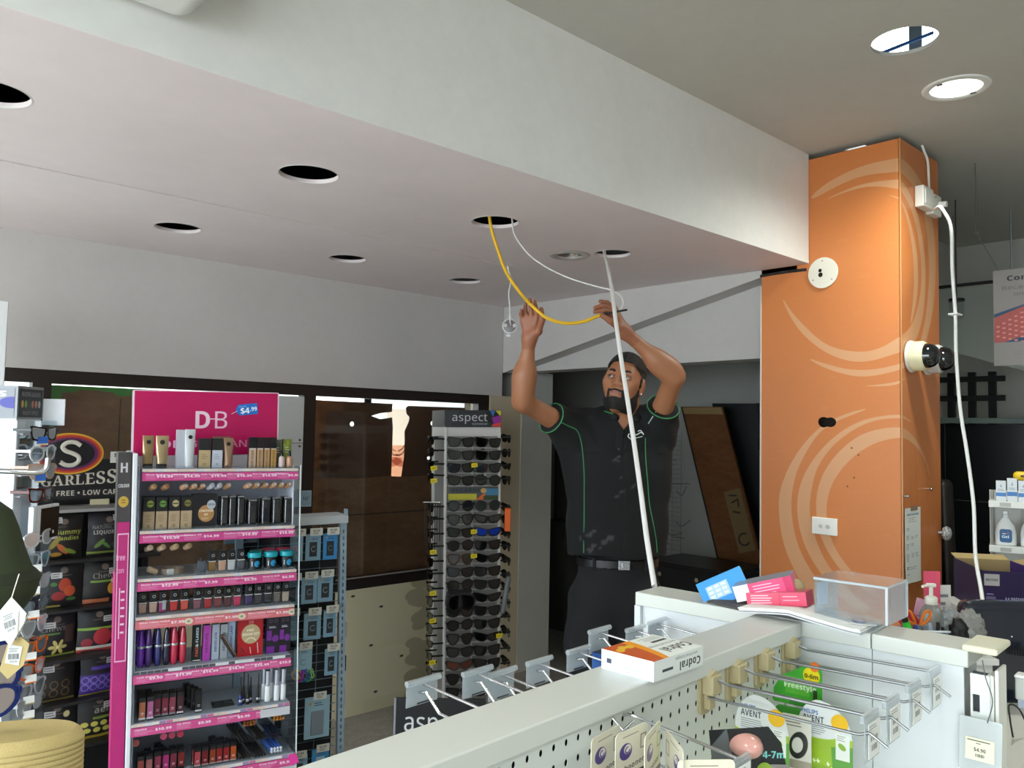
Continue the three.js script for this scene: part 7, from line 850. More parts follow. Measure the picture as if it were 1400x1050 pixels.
  const fold = (x, y, z) => 0.0035 * Math.sin(x * 24 + y * 9 + 1.3 * Math.sin(y * 14)) * Math.max(0, Math.min(1, (1.55 - y) * 3)) + 0.0025 * Math.sin(y * 42 + x * 17 + z * 11) * Math.max(0, Math.min(1, (1.3 - y) * 4)) + 0.003 * Math.sin((x + y) * 60) * (y > 1.5 ? 1 : 0) * (Math.abs(x) > 0.1 ? 1 : 0.2);
  const vneck = (x, y, z) => Math.max(Math.abs(x - 0.004) - Math.max(0, (y - 1.585)) * 0.62, -(z - 0.02));
  const shirtF = (x, y, z) => { let d = smin(trunk(x, y, z), Math.min(slL(x, y, z), slR(x, y, z)), 0.03) + fold(x, y, z); return Math.max(d, -vneck(x, y, z)); };
  const shirt = part('polo_shirt', paint(nets(shirtF, [-0.42, 1.08, -0.2], [0.36, 1.78, 0.26], 0.009), (x, y, z) => {
    const n = Math.sin(x * 130 + y * 60) * Math.sin(y * 170 - x * 40) + Math.sin(x * 61 - y * 87); const a = Math.hypot((x + 0.085) / 0.075, (y - 1.16) / 0.045), b = Math.hypot((x + 0.01) / 0.03, (y - 1.47) / 0.018), c2 = Math.hypot((x - 0.0) / 0.05, (y - 1.36) / 0.05);
    return z > 0.05 && ((a < 1 && n > 0.75) || (b < 1 && n > 0.6) || (c2 < 1 && n > 1.25)) ? '#3b3a3c' : '#070708';      // plaster dust smeared on the front
  }), new THREE.MeshStandardMaterial({ vertexColors: true, roughness: 0.9 }), man);
  const front = (x, y, f = shirtF, z0 = 0.3) => { let z = z0; for (let i = 0; i < 300; i++) { const d = f(x, y, z); if (d < 0.0008) break; z -= Math.max(0.0008, d * 0.5); if (z < -0.2) break; } return z; };
  const GREEN = M('#35804f', 0.6), PALE = M('#9fb0a4', 0.6), onS = (pts, o = 0.0005) => pts.map(([x, y]) => [x, y, front(x, y) + o]);
  part('piping', tube(onS([[-0.24, 1.612], [-0.212, 1.6], [-0.178, 1.584], [-0.162, 1.55], [-0.153, 1.5], [-0.147, 1.42], [-0.144, 1.33], [-0.143, 1.23], [-0.142, 1.115]]), 0.0022, 70, 6), GREEN, shirt, 'green piping seam');
  part('piping', tube(onS([[0.086, 1.56], [0.085, 1.5], [0.088, 1.44], [0.094, 1.39], [0.104, 1.307], [0.119, 1.238], [0.134, 1.169], [0.14, 1.122]]), 0.0019, 60, 6), GREEN, shirt, 'green piping seam'); part('piping', tube(onS([[0.122, 1.66], [0.108, 1.64], [0.096, 1.615]]), 0.0022, 16, 6), PALE, shirt);
  const cuff = (c, n, r) => { const q = new THREE.Quaternion().setFromUnitVectors(V(0, 0, 1), V(...n)); const g = new THREE.TorusGeometry(r, 0.0024, 8, 40); g.applyQuaternion(q).translate(...c); return g; };
  part('cuff_trim', cuff(sL, dL, 0.0605), GREEN, shirt, 'green sleeve trim'); part('cuff_trim', cuff(sR, dR, 0.0625), GREEN, shirt, 'green sleeve trim');
  const colL = union([seg([-0.085, 1.652, 0.03], [-0.03, 1.635, 0.095], 0.018, 0.017), seg([-0.085, 1.652, 0.03], [-0.05, 1.668, -0.06], 0.018, 0.018), seg([0.095, 1.65, 0.03], [0.05, 1.632, 0.1], 0.018, 0.017), seg([0.095, 1.65, 0.03], [0.06, 1.668, -0.06], 0.018, 0.018), seg([-0.05, 1.668, -0.06], [0.06, 1.668, -0.06], 0.018, 0.018)], 0.012);
  part('collar', nets(colL, [-0.13, 1.59, -0.1], [0.14, 1.71, 0.15], 0.004), M('#0d0d10', 0.9), shirt); part('collar_trim', tube([[-0.083, 1.664, 0.046], [-0.062, 1.658, 0.078], [-0.038, 1.648, 0.112]], 0.0024, 16, 6), GREEN, shirt);
  for (const y of [1.545, 1.515, 1.487]) part('button', cyl(0.005, 0.005, 0.003, 0, 0, 0, 14).rotateX(Math.PI / 2).translate(-0.018, y, front(-0.018, y)), M('#29292d', 0.3), shirt); part('placket', rbox(0.03, 0.13, 0.003, 0.001, -0.018, 1.525, front(-0.018, 1.525) - 0.0005), M('#0f0f12', 0.9), shirt);
  { const P = (x, y) => [x, y, front(x, y) + 0.0012], lg = part('chest_logo', tube([P(0.022, 1.575), P(0.018, 1.564), P(0.026, 1.556), P(0.034, 1.549)], 0.0019, 16, 6), M('#d8dcd8', 0.6), shirt, 'white and green embroidered logo'); part('logo_stroke', merge([tube([P(0.042, 1.568), P(0.055, 1.573), P(0.068, 1.58), P(0.078, 1.576)], 0.0022, 14, 6), tube([P(0.044, 1.558), P(0.058, 1.561), P(0.074, 1.565)], 0.0016, 12, 6), tube([P(0.056, 1.584), P(0.066, 1.588), P(0.072, 1.582), P(0.079, 1.572)], 0.002, 14, 6)]), M('#e0e4e0', 0.6), lg); part('logo_stroke', tube([P(0.04, 1.562), P(0.046, 1.567), P(0.049, 1.574)], 0.0022, 8, 6), M('#7fc24a', 0.6), lg); }
  // trousers, belt, boots
  const trF = (x, y, z) => Math.max(union([seg([0, 1.05, -0.01], [0, 0.95, -0.02], 0.155, 0.165, 0.68), seg([-0.085, 0.92, -0.02], [-0.115, 0.5, 0.01], 0.105, 0.085), seg([-0.115, 0.5, 0.01], [-0.12, 0.09, -0.02], 0.085, 0.072), seg([0.085, 0.92, -0.02], [0.115, 0.5, 0.01], 0.105, 0.085), seg([0.115, 0.5, 0.01], [0.12, 0.09, -0.02], 0.085, 0.072), ell([-0.17, 0.78, 0.0], [0.035, 0.08, 0.06]), ell([0.17, 0.78, 0.0], [0.035, 0.08, 0.06])], 0.03)(x, y, z) + 0.003 * Math.sin(y * 30 + x * 22), y - 1.1);
  const trousers = part('trousers', nets(trF, [-0.26, 0.03, -0.18], [0.26, 1.12, 0.18], 0.012), M('#131316', 0.9), man);
  const bf = (x, y, z) => Math.max(trF(x, 1.03, z) - 0.005, Math.abs(y - 1.072) - 0.018); part('belt', nets(bf, [-0.22, 1.04, -0.17], [0.22, 1.1, 0.17], 0.006), M('#0c0b0b', 0.4), man); part('buckle', merge([rbox(0.044, 0.036, 0.004, 0.003), rbox(0.03, 0.02, 0.005, 0.002, 0.006, 0, 0.002)]).translate(0.012, 1.073, front(0.012, 1.072, bf) + 0.002), SILVERP, man);
  for (const x of [-0.1, 0.1]) part('belt_loop', rbox(0.012, 0.05, 0.006, 0.002, x, 1.072, front(x, 1.072, bf) + 0.002), M('#131316', 0.9), trousers);
  for (const s of [-1, 1]) { const bo = part('boot', nets(union([seg([s * 0.12, 0.05, -0.04], [s * 0.135, 0.04, 0.12], 0.05, 0.042), seg([s * 0.12, 0.06, -0.03], [s * 0.12, 0.14, -0.025], 0.05, 0.052)], 0.03), [s * 0.13 - 0.1, -0.02, -0.12], [s * 0.13 + 0.1, 0.2, 0.2], 0.008), M('#1f1a17', 0.7), man); part('boot_sole', rbox(0.1, 0.02, 0.27, 0.01, s * 0.127, 0.01, 0.03), M('#0e0d0d', 0.8), bo); }
}
// ---------- cables and fittings at the soffit ----------
{
  solo('yellow_cable', tube([[2.012, 2.47, -2.32], [2.026, 2.394, -2.321], [2.035, 2.344, -2.316], [2.048, 2.272, -2.296], [2.057, 2.177, -2.253], [2.052, 2.085, -2.165], [2.007, 2.019, -2.052], [2.033, 1.981, -2.014], [2.092, 1.963, -1.977], [2.153, 1.973, -1.934], [2.184, 1.990, -1.910], [2.206, 2.0, -1.897]], 0.0062, 120, 8), M('#e2b01e', 0.4), 'yellow electrical cable curving from a ceiling hole into the man\'s hands', 'cable');
  solo('black_probe', merge([rod([2.198, 1.999, -1.902], [2.262, 2.017, -1.832], 0.0035), rod([2.198, 1.999, -1.902], [2.215, 2.003, -1.885], 0.0062)]), M('#131214', 0.5), 'black cable end held between the man\'s fingers', 'cable');
  solo('white_cable', tube([[2.10, 2.46, -2.28], [2.103, 2.393, -2.276], [2.112, 2.337, -2.272], [2.133, 2.295, -2.256], [2.158, 2.248, -2.223], [2.198, 2.205, -2.175], [2.241, 2.166, -2.110], [2.265, 2.122, -1.992], [2.262, 2.093, -1.901], [2.262, 2.065, -1.860], [2.259, 2.04, -1.85], [2.25, 2.02, -1.852]], 0.0032, 110, 7), M('#d6d0ce', 0.5), 'thin white cable arching from the yellow cable\'s hole towards the man\'s hand', 'cable');
  solo('white_cable', tube([[2.74, 2.47, -2.35], [2.732, 2.395, -2.347], [2.540, 2.274, -2.166], [2.256, 2.085, -1.897], [2.125, 1.954, -1.770], [2.059, 1.820, -1.691], [1.977, 1.695, -1.599], [1.904, 1.561, -1.513], [1.807, 1.421, -1.409], [1.722, 1.297, -1.319], [1.655, 1.2, -1.244]], 0.0072, 140, 8), M('#dedbd8', 0.45), 'thick white cable running from the soffit past the man\'s face to the white shelving', 'cable');
  const h = thing('lamp_holder', 'clear round lamp holder hanging on a short white cord under the soffit', 'lamp holder', [2.679, 2.086, -2.9], -0.75);
  part('cord', tube([[-0.02, 0.305, 0.012], [0.0, 0.22, 0.0], [-0.008, 0.166, 0.0], [-0.002, 0.094, 0.0], [0.0, 0.035, 0.006], [0.006, 0.0, 0.024]], 0.0042, 40, 7), M('#d8d3d0', 0.5), h);
  part('base', lathe([[0, 0], [0.03, 0], [0.034, 0.004], [0.034, 0.018], [0.028, 0.022], [0, 0.022]], 32).rotateX(Math.PI / 2).translate(0, 0, -0.012), M('#8b8482', 0.3, { transmission: 0.35, thickness: 0 }), h);
  part('rim', new THREE.TorusGeometry(0.034, 0.004, 8, 36).translate(0, 0, 0.006), M('#d6d2d0', 0.35), h); part('collar', rbox(0.012, 0.03, 0.012, 0.003, 0, 0.044, 0.004), M('#dcd8d4', 0.4), h); part('lug', rbox(0.02, 0.012, 0.006, 0.002, -0.006, -0.046, 0.004), M('#d4d0cc', 0.4), h);
  for (const s of [-1, 1]) part('terminal', cyl(0.009, 0.009, 0.006, 0, 0, 0, 16).rotateX(Math.PI / 2).translate(s * 0.022, 0.002, 0.012), M('#cfcac8', 0.35), h);
  const d = thing('downlight_fitting', 'dead downlight fitting with a white socket, seated beside the hole with the thick white cable', 'downlight', [2.682, SOF, -2.51]);
  part('trim_ring', lathe([[0.058, 0.004], [0.06, -0.004], [0.088, -0.005], [0.094, 0.0005], [0.06, 0.003]], 40), M('#bdb4ae', 0.35), d); part('reflector', lathe([[0.06, 0.003], [0.048, 0.05], [0.02, 0.062], [0.001, 0.062]], 32), M('#7d7874', 0.3, { metalness: 0.6, side: THREE.DoubleSide }), d);
  part('socket', merge([rbox(0.03, 0.03, 0.02, 0.004, 0.012, 0.018, 0.01), cyl(0.012, 0.01, 0.03, -0.014, 0.012, -0.004, 14)]), M('#ece4d4', 0.4), d);
}
// ---------- room beyond the doorway ----------
{
  const px = (pts, x, t = 0.006) => ext(poly(pts.map(([z, y]) => [-z, y])), t).rotateY(Math.PI / 2).translate(x, 0, 0);
  const leanX = (o, a) => { o.rotation.z = a; return o; };
  const cs = thing('cardboard_sheet', 'long brown cardboard slab leaning slantwise in the room behind the man', 'cardboard', [4.9, 0, 0]); part('slab', px([[-3.456, 1.772], [-3.122, 1.769], [-2.6, 0.02], [-2.94, 0.02]], 0, 0.02), new THREE.MeshStandardMaterial({ map: CARDTEX, color: '#cdbb98', roughness: 0.9 }), cs); part('tape', px([[-3.45, 1.766], [-3.128, 1.764], [-3.112, 1.716], [-3.434, 1.72]], -0.002, 0.002), M('#8d7448', 0.35), cs); part('slab_edge', px([[-3.462, 1.772], [-3.45, 1.772], [-2.934, 0.02], [-2.946, 0.02]], -0.003, 0.024), M('#2a2018', 0.9), cs);
  const wr = cell(40, 130, (g, w, h) => { g.fillStyle = '#6f5a38'; g.fillRect(0, 0, w, h); g.strokeStyle = '#2a2016'; g.lineWidth = 3; g.beginPath(); g.moveTo(10, 10); g.lineTo(28, 14); g.moveTo(12, 26); g.lineTo(28, 22); g.lineTo(26, 38); g.moveTo(10, 44); g.lineTo(26, 50); g.stroke(); g.beginPath(); g.arc(20, 104, 12, 0.6, 5.4); g.stroke(); });
  part('pen_marks', sheet(0.13, 0.42, wr).rotateY(-Math.PI / 2).rotateX(-0.29).translate(-0.003, 1.0, -2.98), MATT, cs);
  const bp = thing('black_board', 'tall black board standing behind the leaning cardboard slab', 'panel', [5.05, 0, 0]); part('board', px([[-3.3, 1.80], [-2.93, 1.795], [-2.78, 1.05], [-2.62, 0.02], [-3.0, 0.02]], 0, 0.02), M('#101317', 0.45), bp); part('board_edge', px([[-2.945, 1.797], [-2.93, 1.797], [-2.605, 0.02], [-2.62, 0.02]], -0.006, 0.03), M('#050506', 0.6), bp); part('cut_out', rbox(0.004, 0.085, 0.035, 0.001, -0.004, 1.52, -2.91), M('#020202', 0.9), bp);
  const wk = thing('wire_rack', 'tall grey wire grid rack panel just behind the man\'s side', 'rack', [4.88, 0, -3.66]); const hor = [], ver = []; for (let i = 0; i < 46; i++) hor.push(rod([0, 0.03 + i * 0.034, -0.24], [0, 0.03 + i * 0.034, 0.22], 0.0022, 5)); for (let i = 0; i < 7; i++) ver.push(rod([0.003, 0.02, -0.24 + i * 0.076], [0.003, 1.59, -0.24 + i * 0.076], 0.0028, 5));
  const WG = M('#8d8d8f', 0.4, { metalness: 0.6 }); const hw = part('cross_wires', merge(hor), WG, wk); hw.userData.kind = 'stuff'; ver.forEach((g) => part('upright_wire', g, WG, wk)); const kn = []; for (let i = 0; i < 16; i++) { const y = rr(0.5, 1.5), z = rr(-0.2, 0.2); kn.push(tube([[-0.01, y, z], [-0.03, y + rr(-0.03, 0.03), z + 0.06], [-0.015, y + rr(-0.04, 0.04), z + rr(0.08, 0.2)]], 0.002, 10, 5)); } const kk = part('loose_hooks', merge(kn), M('#2c2c2e', 0.5, { metalness: 0.5 }), wk); kk.userData.kind = 'stuff';
  const cb = thing('black_cabinet', 'low black cabinet in front of the leaning boards', 'cabinet', [4.55, 0, -3.02]); part('carcass', rbox(0.4, 0.72, 0.62, 0.006, 0, 0.36, 0), M('#0b0b0c', 0.5), cb); part('cabinet_top', rbox(0.44, 0.03, 0.66, 0.006, 0, 0.735, 0), M('#111113', 0.35), cb); for (const z of [-0.2, 0.08]) part('chrome_button', cyl(0.014, 0.014, 0.01, 0, 0, 0, 18).rotateZ(Math.PI / 2).translate(-0.204, 0.67, z), CHROME, cb);
  const fp = thing('framed_board', 'narrow dark framed board leaning in the gap beside the man\'s elbow', 'board', [4.9, 0.85, -4.6]); part('board', rbox(0.012, 0.84, 0.2, 0.002, 0, 0.42, 0), M('#55564c', 0.7), fp); for (const z of [-0.1, 0.1]) part('frame_side', rbox(0.02, 0.86, 0.014, 0.002, -0.003, 0.42, z), M('#1c1b19', 0.5), fp); for (const y of [0, 0.84]) part('frame_rail', rbox(0.02, 0.014, 0.2, 0.002, -0.003, y, 0), M('#1c1b19', 0.5), fp);
  solo('stool', rbox(0.3, 0.85, 0.3, 0.01), M('#4a4a46', 0.8), 'plain box plinth holding up the narrow framed board', 'plinth', [4.9, 0.4245, -4.6]);
}
// ---------- service counter and what is behind it ----------
{
  const desk = thing('service_counter', 'white service counter behind the cross shelving, carrying the screen', 'counter', [2.75, 0, -0.62]); part('worktop', rbox(1.9, 0.04, 1.0, 0.006, 0, 0.84, 0), M('#cfccc2', 0.4), desk); part('carcass', rbox(1.84, 0.82, 0.94, 0.004, 0, 0.41, 0), M('#d8d8d4', 0.5), desk);
  const hutch = thing('counter_shelf', 'narrow raised shelf on the service counter holding pens and a soap pump', 'shelf', [2.335, 0.8605, -0.835], -0.75); part('shelf_board', rbox(0.22, 0.016, 0.22, 0.003, 0, 0.155, 0), M('#d4d4d0', 0.4), hutch); for (const z of [-0.09, 0.09]) part('shelf_side', rbox(0.2, 0.148, 0.014, 0.002, 0, 0.074, z), M('#c8c8c4', 0.5), hutch);
  const y0 = 0.8605 + 0.1635;
  const AC = M('#e6ecf2', 0.08, { transmission: 0.85, thickness: 0 });
  const tray = thing('pen_tray', 'clear acrylic pen tray full of pens and scissors beside the column', 'tray', [2.28, y0, -0.838], -0.75); part('front_wall', box(0.13, 0.055, 0.003, 0, 0.0275, 0.03), AC, tray); part('back_wall', box(0.13, 0.055, 0.003, 0, 0.0275, -0.03), AC, tray); for (const x of [-0.064, 0, 0.064]) part('side_wall', box(0.003, 0.055, 0.06, x, 0.0275, 0), AC, tray); part('rim', rbox(0.134, 0.004, 0.006, 0.001, 0, 0.056, 0.031), M('#f0f4f8', 0.15), tray); part('tray_base', box(0.13, 0.003, 0.06, 0, 0.0015, 0), AC, tray);
  const T = (x, y, z) => { const f = new Frame(2.28, -0.838, -0.75 / D2R, y0); return f.at(x, y, z); };
  const sc = thing('scissors', 'orange-handled scissors standing upright in the pen tray', 'scissors', T(-0.012, 0.005, -0.01), -0.75); for (const s of [-1, 1]) { part('handle', tube([[s * 0.006, 0.058, 0], [s * 0.011, 0.074, 0], [s * 0.02, 0.092, 0], [s * 0.031, 0.094, 0], [s * 0.033, 0.082, 0], [s * 0.022, 0.066, 0], [s * 0.008, 0.058, 0]], 0.0038, 30, 7), M('#e8781a', 0.4), sc); part('blade', rbox(0.01, 0.06, 0.002, 0.0006, s * 0.002, 0.028, s * 0.0012), STEEL, sc); }
  const gp = thing('green_marker', 'bright green marker pen leaning in the pen tray', 'marker', T(-0.03, 0.005, 0.012), -0.75); gp.rotation.z = 0.35; part('barrel', cyl(0.0095, 0.0095, 0.075, 0, 0, 0, 16), M('#2fc43a', 0.4), gp); part('pen_cap', cyl(0.008, 0.0085, 0.012, 0, 0.075, 0, 16), M('#121212', 0.4), gp);
  [['#1f3f9a', 'blue', -0.056, 0.06, 0.5], ['#e6e8ee', 'white', -0.05, 0.058, 0.7], ['#24469c', 'second blue', -0.036, 0.064, -0.3], ['#b8c4d4', 'pale', 0.02, 0.066, 0.15], ['#1d1d22', 'black', 0.03, 0.07, -0.1], ['#c9ccd2', 'silver', 0.04, 0.062, 0.1], ['#2a2a30', 'dark grey', 0.052, 0.058, 0.2]].forEach(([c, w, x, h, a]) => { const p = thing('pen', `${w} pen standing in the clear pen tray`, 'pen', T(x, 0.004, 0.008 * Math.sin(x * 300)), -0.75); p.rotation.z = a * 0.5; part('barrel', cyl(0.0042, 0.0042, h, 0, 0, 0, 10), M(c, 0.3), p); part('clip', rbox(0.002, 0.02, 0.003, 0.0006, 0.0045, h - 0.014, 0), M(c, 0.3), p); });
  const sp = thing('soap_pump', 'clear sanitiser bottle with a white pump top behind the pens', 'bottle', [2.395, y0, -0.862], -0.75); part('bottle', lathe([[0, 0], [0.027, 0], [0.03, 0.004], [0.03, 0.075], [0.022, 0.092], [0.013, 0.098], [0.013, 0.104]], 24), M('#c9cfc8', 0.08, { transmission: 0.7, thickness: 0 }), sp); part('pump_collar', lathe([[0.015, 0.1], [0.0165, 0.103], [0.0165, 0.118], [0.012, 0.122], [0.005, 0.124]], 20), M('#e2ded0', 0.35), sp); part('pump_stem', cyl(0.0055, 0.005, 0.028, 0, 0.122, 0, 12), M('#e2ded0', 0.35), sp); part('pump_head', merge([rbox(0.024, 0.01, 0.014, 0.003, 0, 0.152, 0), rod([0.0, 0.153, 0], [-0.03, 0.15, 0.012], 0.0038)]), M('#e8e4d6', 0.35), sp);
  const crum = (r, seedK, sc2) => { const g = mergeVertices(new THREE.IcosahedronGeometry(r, 5).deleteAttribute('normal').deleteAttribute('uv')), p = g.attributes.position; for (let i = 0; i < p.count; i++) { const x = p.getX(i) / r, y = p.getY(i) / r, z = p.getZ(i) / r, k = 1 + 0.2 * Math.abs(Math.sin(x * 5 + seedK) * Math.sin(y * 6 + 2 * z)) - 0.2 * Math.abs(Math.sin(x * 9 + y * 7 + seedK)) - 0.14 * Math.abs(Math.sin(x * 17 - z * 13 + seedK) * Math.cos(y * 19 + z * 7)); p.setXYZ(i, x * r * k * sc2[0], Math.max(-0.95, y) * r * k * sc2[1], z * r * k * sc2[2]); } g.computeVertexNormals(); g.setAttribute('uv', new THREE.Float32BufferAttribute(new Float32Array(p.count * 2), 2)); return g; };
  solo('plastic_wrap', crum(0.042, 1.3, [0.8, 1.1, 0.7]), M('#e0e4e6', 0.1, { transmission: 0.75, thickness: 0 }), 'crumpled clear plastic wrap around the soap pump', 'wrapper', [2.412, y0 + 0.053, -0.82]);
  solo('plastic_bag', crum(0.054, 2.6, [0.95, 1.0, 0.75]), M('#e4e4e0', 0.15, { transmission: 0.75, thickness: 0 }), 'crumpled whitish plastic bag between the pens and the screen', 'bag', [2.385, y0 + 0.05, -0.765]);
  solo('black_pouch', crum(0.04, 0.4, [0.7, 1.25, 0.6]), M('#0f0f11', 0.5), 'small black pouch standing against the crumpled bag', 'pouch', [2.31, y0 + 0.047, -0.765]);
  const cc = cell(60, 40, (g, w, h) => { g.fillStyle = '#4a4442'; g.fillRect(0, 0, w, h); g.fillStyle = '#b03050'; g.beginPath(); g.arc(18, 16, 9, 0, 7); g.fill(); g.fillStyle = '#a8a4a0'; g.fillRect(32, 10, 20, 3); g.fillRect(32, 18, 14, 3); }); const bcard = solo('card_stack', pbox(0.07, 0.012, 0.045, flat('#c8c4c0'), flat('#8a8684'), cc), PRINT, 'small dark printed cards lying before the black pouch', 'cards', [2.275, y0, -0.77], -0.8); bcard.rotation.z = 0.2; bcard.position.y += 0.008;
  const ls = thing('leaflet_stand', 'pink, white and red leaflets standing against the column behind the pens', 'leaflets', [2.493, 0.8605, -0.886], -0.62); const lf = cell(60, 110, (g, w, h) => { g.fillStyle = '#d6d2cc'; g.fillRect(0, 0, w, h); lines(g, 8, 10, 44, 12, 8, '#7a7a80', 3); }), lp = cell(60, 110, (g, w, h) => { g.fillStyle = '#d8a0b8'; g.fillRect(0, 0, w, h); lines(g, 8, 20, 44, 9, 9, '#a86a90', 2); }); part('leaflet', sheet(0.05, 0.34, flat('#e05470'), 0.002).translate(-0.01, 0.17, 0), MATT, ls, 'plain pink-red leaflet'); part('leaflet', sheet(0.075, 0.26, lp, 0.002).rotateZ(-0.25).translate(-0.055, 0.132, 0.004), MATT, ls, 'pale pink printed leaflet'); part('leaflet', sheet(0.04, 0.3, lf, 0.002).translate(0.03, 0.15, -0.004), MATT, ls, 'white printed leaflet'); part('leaflet', sheet(0.05, 0.12, flat('#c83048'), 0.002).rotateZ(0.7).translate(-0.065, 0.175, 0.01), MATT, ls, 'red folded leaflet');
  // screen seen from behind
  const sc3 = thing('computer_screen', 'dark blue-black computer screen seen from behind with vent slots', 'screen', [2.53, 0.8605, -0.79], -0.75); part('rear_shell', (() => { const g = new RoundedBoxGeometry(0.46, 0.3, 0.06, 4, 0.025), p = g.attributes.position; for (let i = 0; i < p.count; i++) if (p.getZ(i) > 0) { const x = p.getX(i) / 0.23, y = p.getY(i) / 0.15; p.setZ(i, p.getZ(i) + 0.05 * Math.max(0, 1 - x * x * 1.1) * Math.max(0, 1 - y * y)); } g.computeVertexNormals(); return g.translate(0.18, 0.12, 0); })(), M('#151b2a', 0.25, { clearcoat: 0.6 }), sc3);
  for (let i = 0; i < 14; i++) part('vent_slot', rbox(0.003, 0.022, 0.004, 0.001, 0.045 + i * 0.0065, 0.15 - i * 0.0006, 0.062 + i * 0.0012), M('#05070b', 0.8), sc3); part('power_light', new THREE.SphereGeometry(0.002, 8, 6).translate(0.06, 0.185, 0.06), M('#dfe6f0', 0.3), sc3); part('label_plate', rbox(0.035, 0.03, 0.002, 0.001, 0.085, 0.01, 0.07), M('#c8d4ee', 0.4), sc3);
  const cab = thing('cable_loop', 'black looped cable standing on the service counter', 'cable', [2.26, 0.8605, -0.63]); part('wire', tube([[0, 0.004, 0], [-0.02, 0.05, 0.0], [0.01, 0.075, -0.01], [0.05, 0.06, 0.0], [0.03, 0.02, 0.03], [0.06, 0.003, 0.05]], 0.0022, 40, 6), M('#121214', 0.5), cab);
  const wb = thing('shelf_bracket', 'white bracket plate on the far side of the slotted end post', 'bracket', G.at(0.16, 1.125, 0.352), G.r); part('plate', rbox(0.03, 0.04, 0.03, 0.004), M('#c4c4be', 0.4), wb); part('plate_rim', rbox(0.032, 0.006, 0.032, 0.003, 0, 0.022, 0), M('#f0f0ec', 0.25), wb);
  [0, 1, 2, 3].forEach((i) => { const b = thing('battery_pack', `yellow and blue carded battery pack, ${ORD[i]} in the row at the picture's lower corner`, 'battery', [2.08 + i * 0.028, 0.8605, -0.46 + i * 0.025], -0.75, 'battery packs on the counter'); part('card', rbox(0.024, 0.055, 0.01, 0.002, 0, 0.028, 0), M(i % 2 ? '#e0c01e' : '#c9a91a', 0.4), b); part('cells', merge([cyl(0.005, 0.005, 0.04, -0.006, 0.004, 0.006, 10), cyl(0.005, 0.005, 0.04, 0.006, 0.004, 0.006, 10)]), M(i % 2 ? '#2a2c34' : '#4a54a0', 0.3, { metalness: 0.5 }), b); });
  // paper carton
  const pf = cell(200, 110, (g, w, h) => { g.fillStyle = '#221440'; g.fillRect(0, 0, w, h); g.fillStyle = '#aaa6a4'; g.fillRect(4, 8, 50, 30); txt(g, 'BROTHER', 29, 23, 9, '#3a3a3e', { bold: true }); g.fillStyle = '#8a82a8'; g.fillRect(12, 58, 22, 3); g.fillRect(10, 66, 30, 2); g.fillRect(8, 70, 34, 2); txt(g, 'A4 PREMIUM WHITE', 132, 72, 18, '#a8a2bc', { bold: true, fit: 124 }); txt(g, 'COPY PAPER', 132, 90, 18, '#a8a2bc', { bold: true, fit: 86 }); });
  const cb = thing('paper_carton', 'open dark purple carton of white copy paper behind the pens', 'carton', [3.423, 0.961, -0.998], -0.95); const cs2 = (g) => g; part('front_side', sheet(0.2, 0.15, pf, 0.005).translate(0, 0.075, 0.15), MATT, cb); part('side', box(0.005, 0.15, 0.3, 0.1, 0.075, 0.0).rotateY(0), M('#3a1f72', 0.6), cb); part('back_side', box(0.2, 0.15, 0.005, 0, 0.075, -0.15), M('#9a845c', 0.8), cb); part('side', box(0.005, 0.15, 0.3, -0.1, 0.075, 0), M('#221440', 0.6), cb); part('carton_base', box(0.2, 0.005, 0.3, 0, 0.003, 0), M('#8a744c', 0.9), cb); part('flap', box(0.19, 0.004, 0.06, 0, 0, 0).rotateX(0.2).translate(0, 0.156, -0.178), M('#ab9566', 0.85), cb); part('flap', box(0.07, 0.004, 0.28, 0, 0, 0).rotateZ(0.2).translate(0.135, 0.156, 0), M('#a08a5c', 0.85), cb);
  const un = thing('low_cabinet', 'pale low cabinet under the purple paper carton', 'cabinet', [3.423, 0.8605, -0.998], -0.95); part('carcass', rbox(0.3, 0.1, 0.32, 0.004, 0, 0.05, 0), M('#c4c4bf', 0.5), un);
  const bl = cell(90, 34, (g, w, h) => { g.fillStyle = '#163a86'; g.fillRect(0, 0, w, h); g.strokeStyle = '#9ab4d8'; g.lineWidth = 3; g.beginPath(); g.moveTo(30, 26); g.lineTo(56, 6); g.stroke(); txt(g, 'Ultra', 66, 16, 14, '#3f70c0', { bold: true }); }); solo('blue_packet', pbox(0.16, 0.05, 0.04, bl, flat('#163a86')), GLOSS, 'blue packet lying in front of the purple paper carton', 'packet', [2.97, 0.952, -0.9], -0.75); solo('packet_plinth', rbox(0.2, 0.09, 0.08, 0.004), M('#bdbdb8', 0.6), 'pale block under the blue packet behind the pens', 'block', [2.97, 0.906, -0.9], -0.75);
  // white shelves with spray bottles and boxes
  const ws = thing('white_shelves', 'white shelf unit of spray bottles and small boxes before the black partition', 'shelf unit', [3.924, 0, -1.078], -1.3); for (const y of [0.93, 1.13, 1.315]) { const s = part('shelf', rbox(0.44, 0.012, 0.2, 0.003, 0.13, y, 0), M('#c9c9c3', 0.4), ws); part('shelf_front', rbox(0.44, 0.028, 0.006, 0.002, 0.13, y - 0.004, 0.1), M('#d2d2cc', 0.4), s); for (let i = 0; i < 3; i++) part('shelf_ticket', rbox(0.04, 0.016, 0.001, 0.0004, -0.03 + i * 0.12, y - 0.004, 0.104), M('#a9a9a2', 0.6), s); } part('back', box(0.44, 1.36, 0.006, 0.13, 0.68, -0.09), M('#bdbdb6', 0.5), ws); for (const x of [-0.08, 0.34]) part('post', rbox(0.012, 1.36, 0.02, 0.003, x, 0.68, -0.08), M('#8d8d88', 0.5), ws);
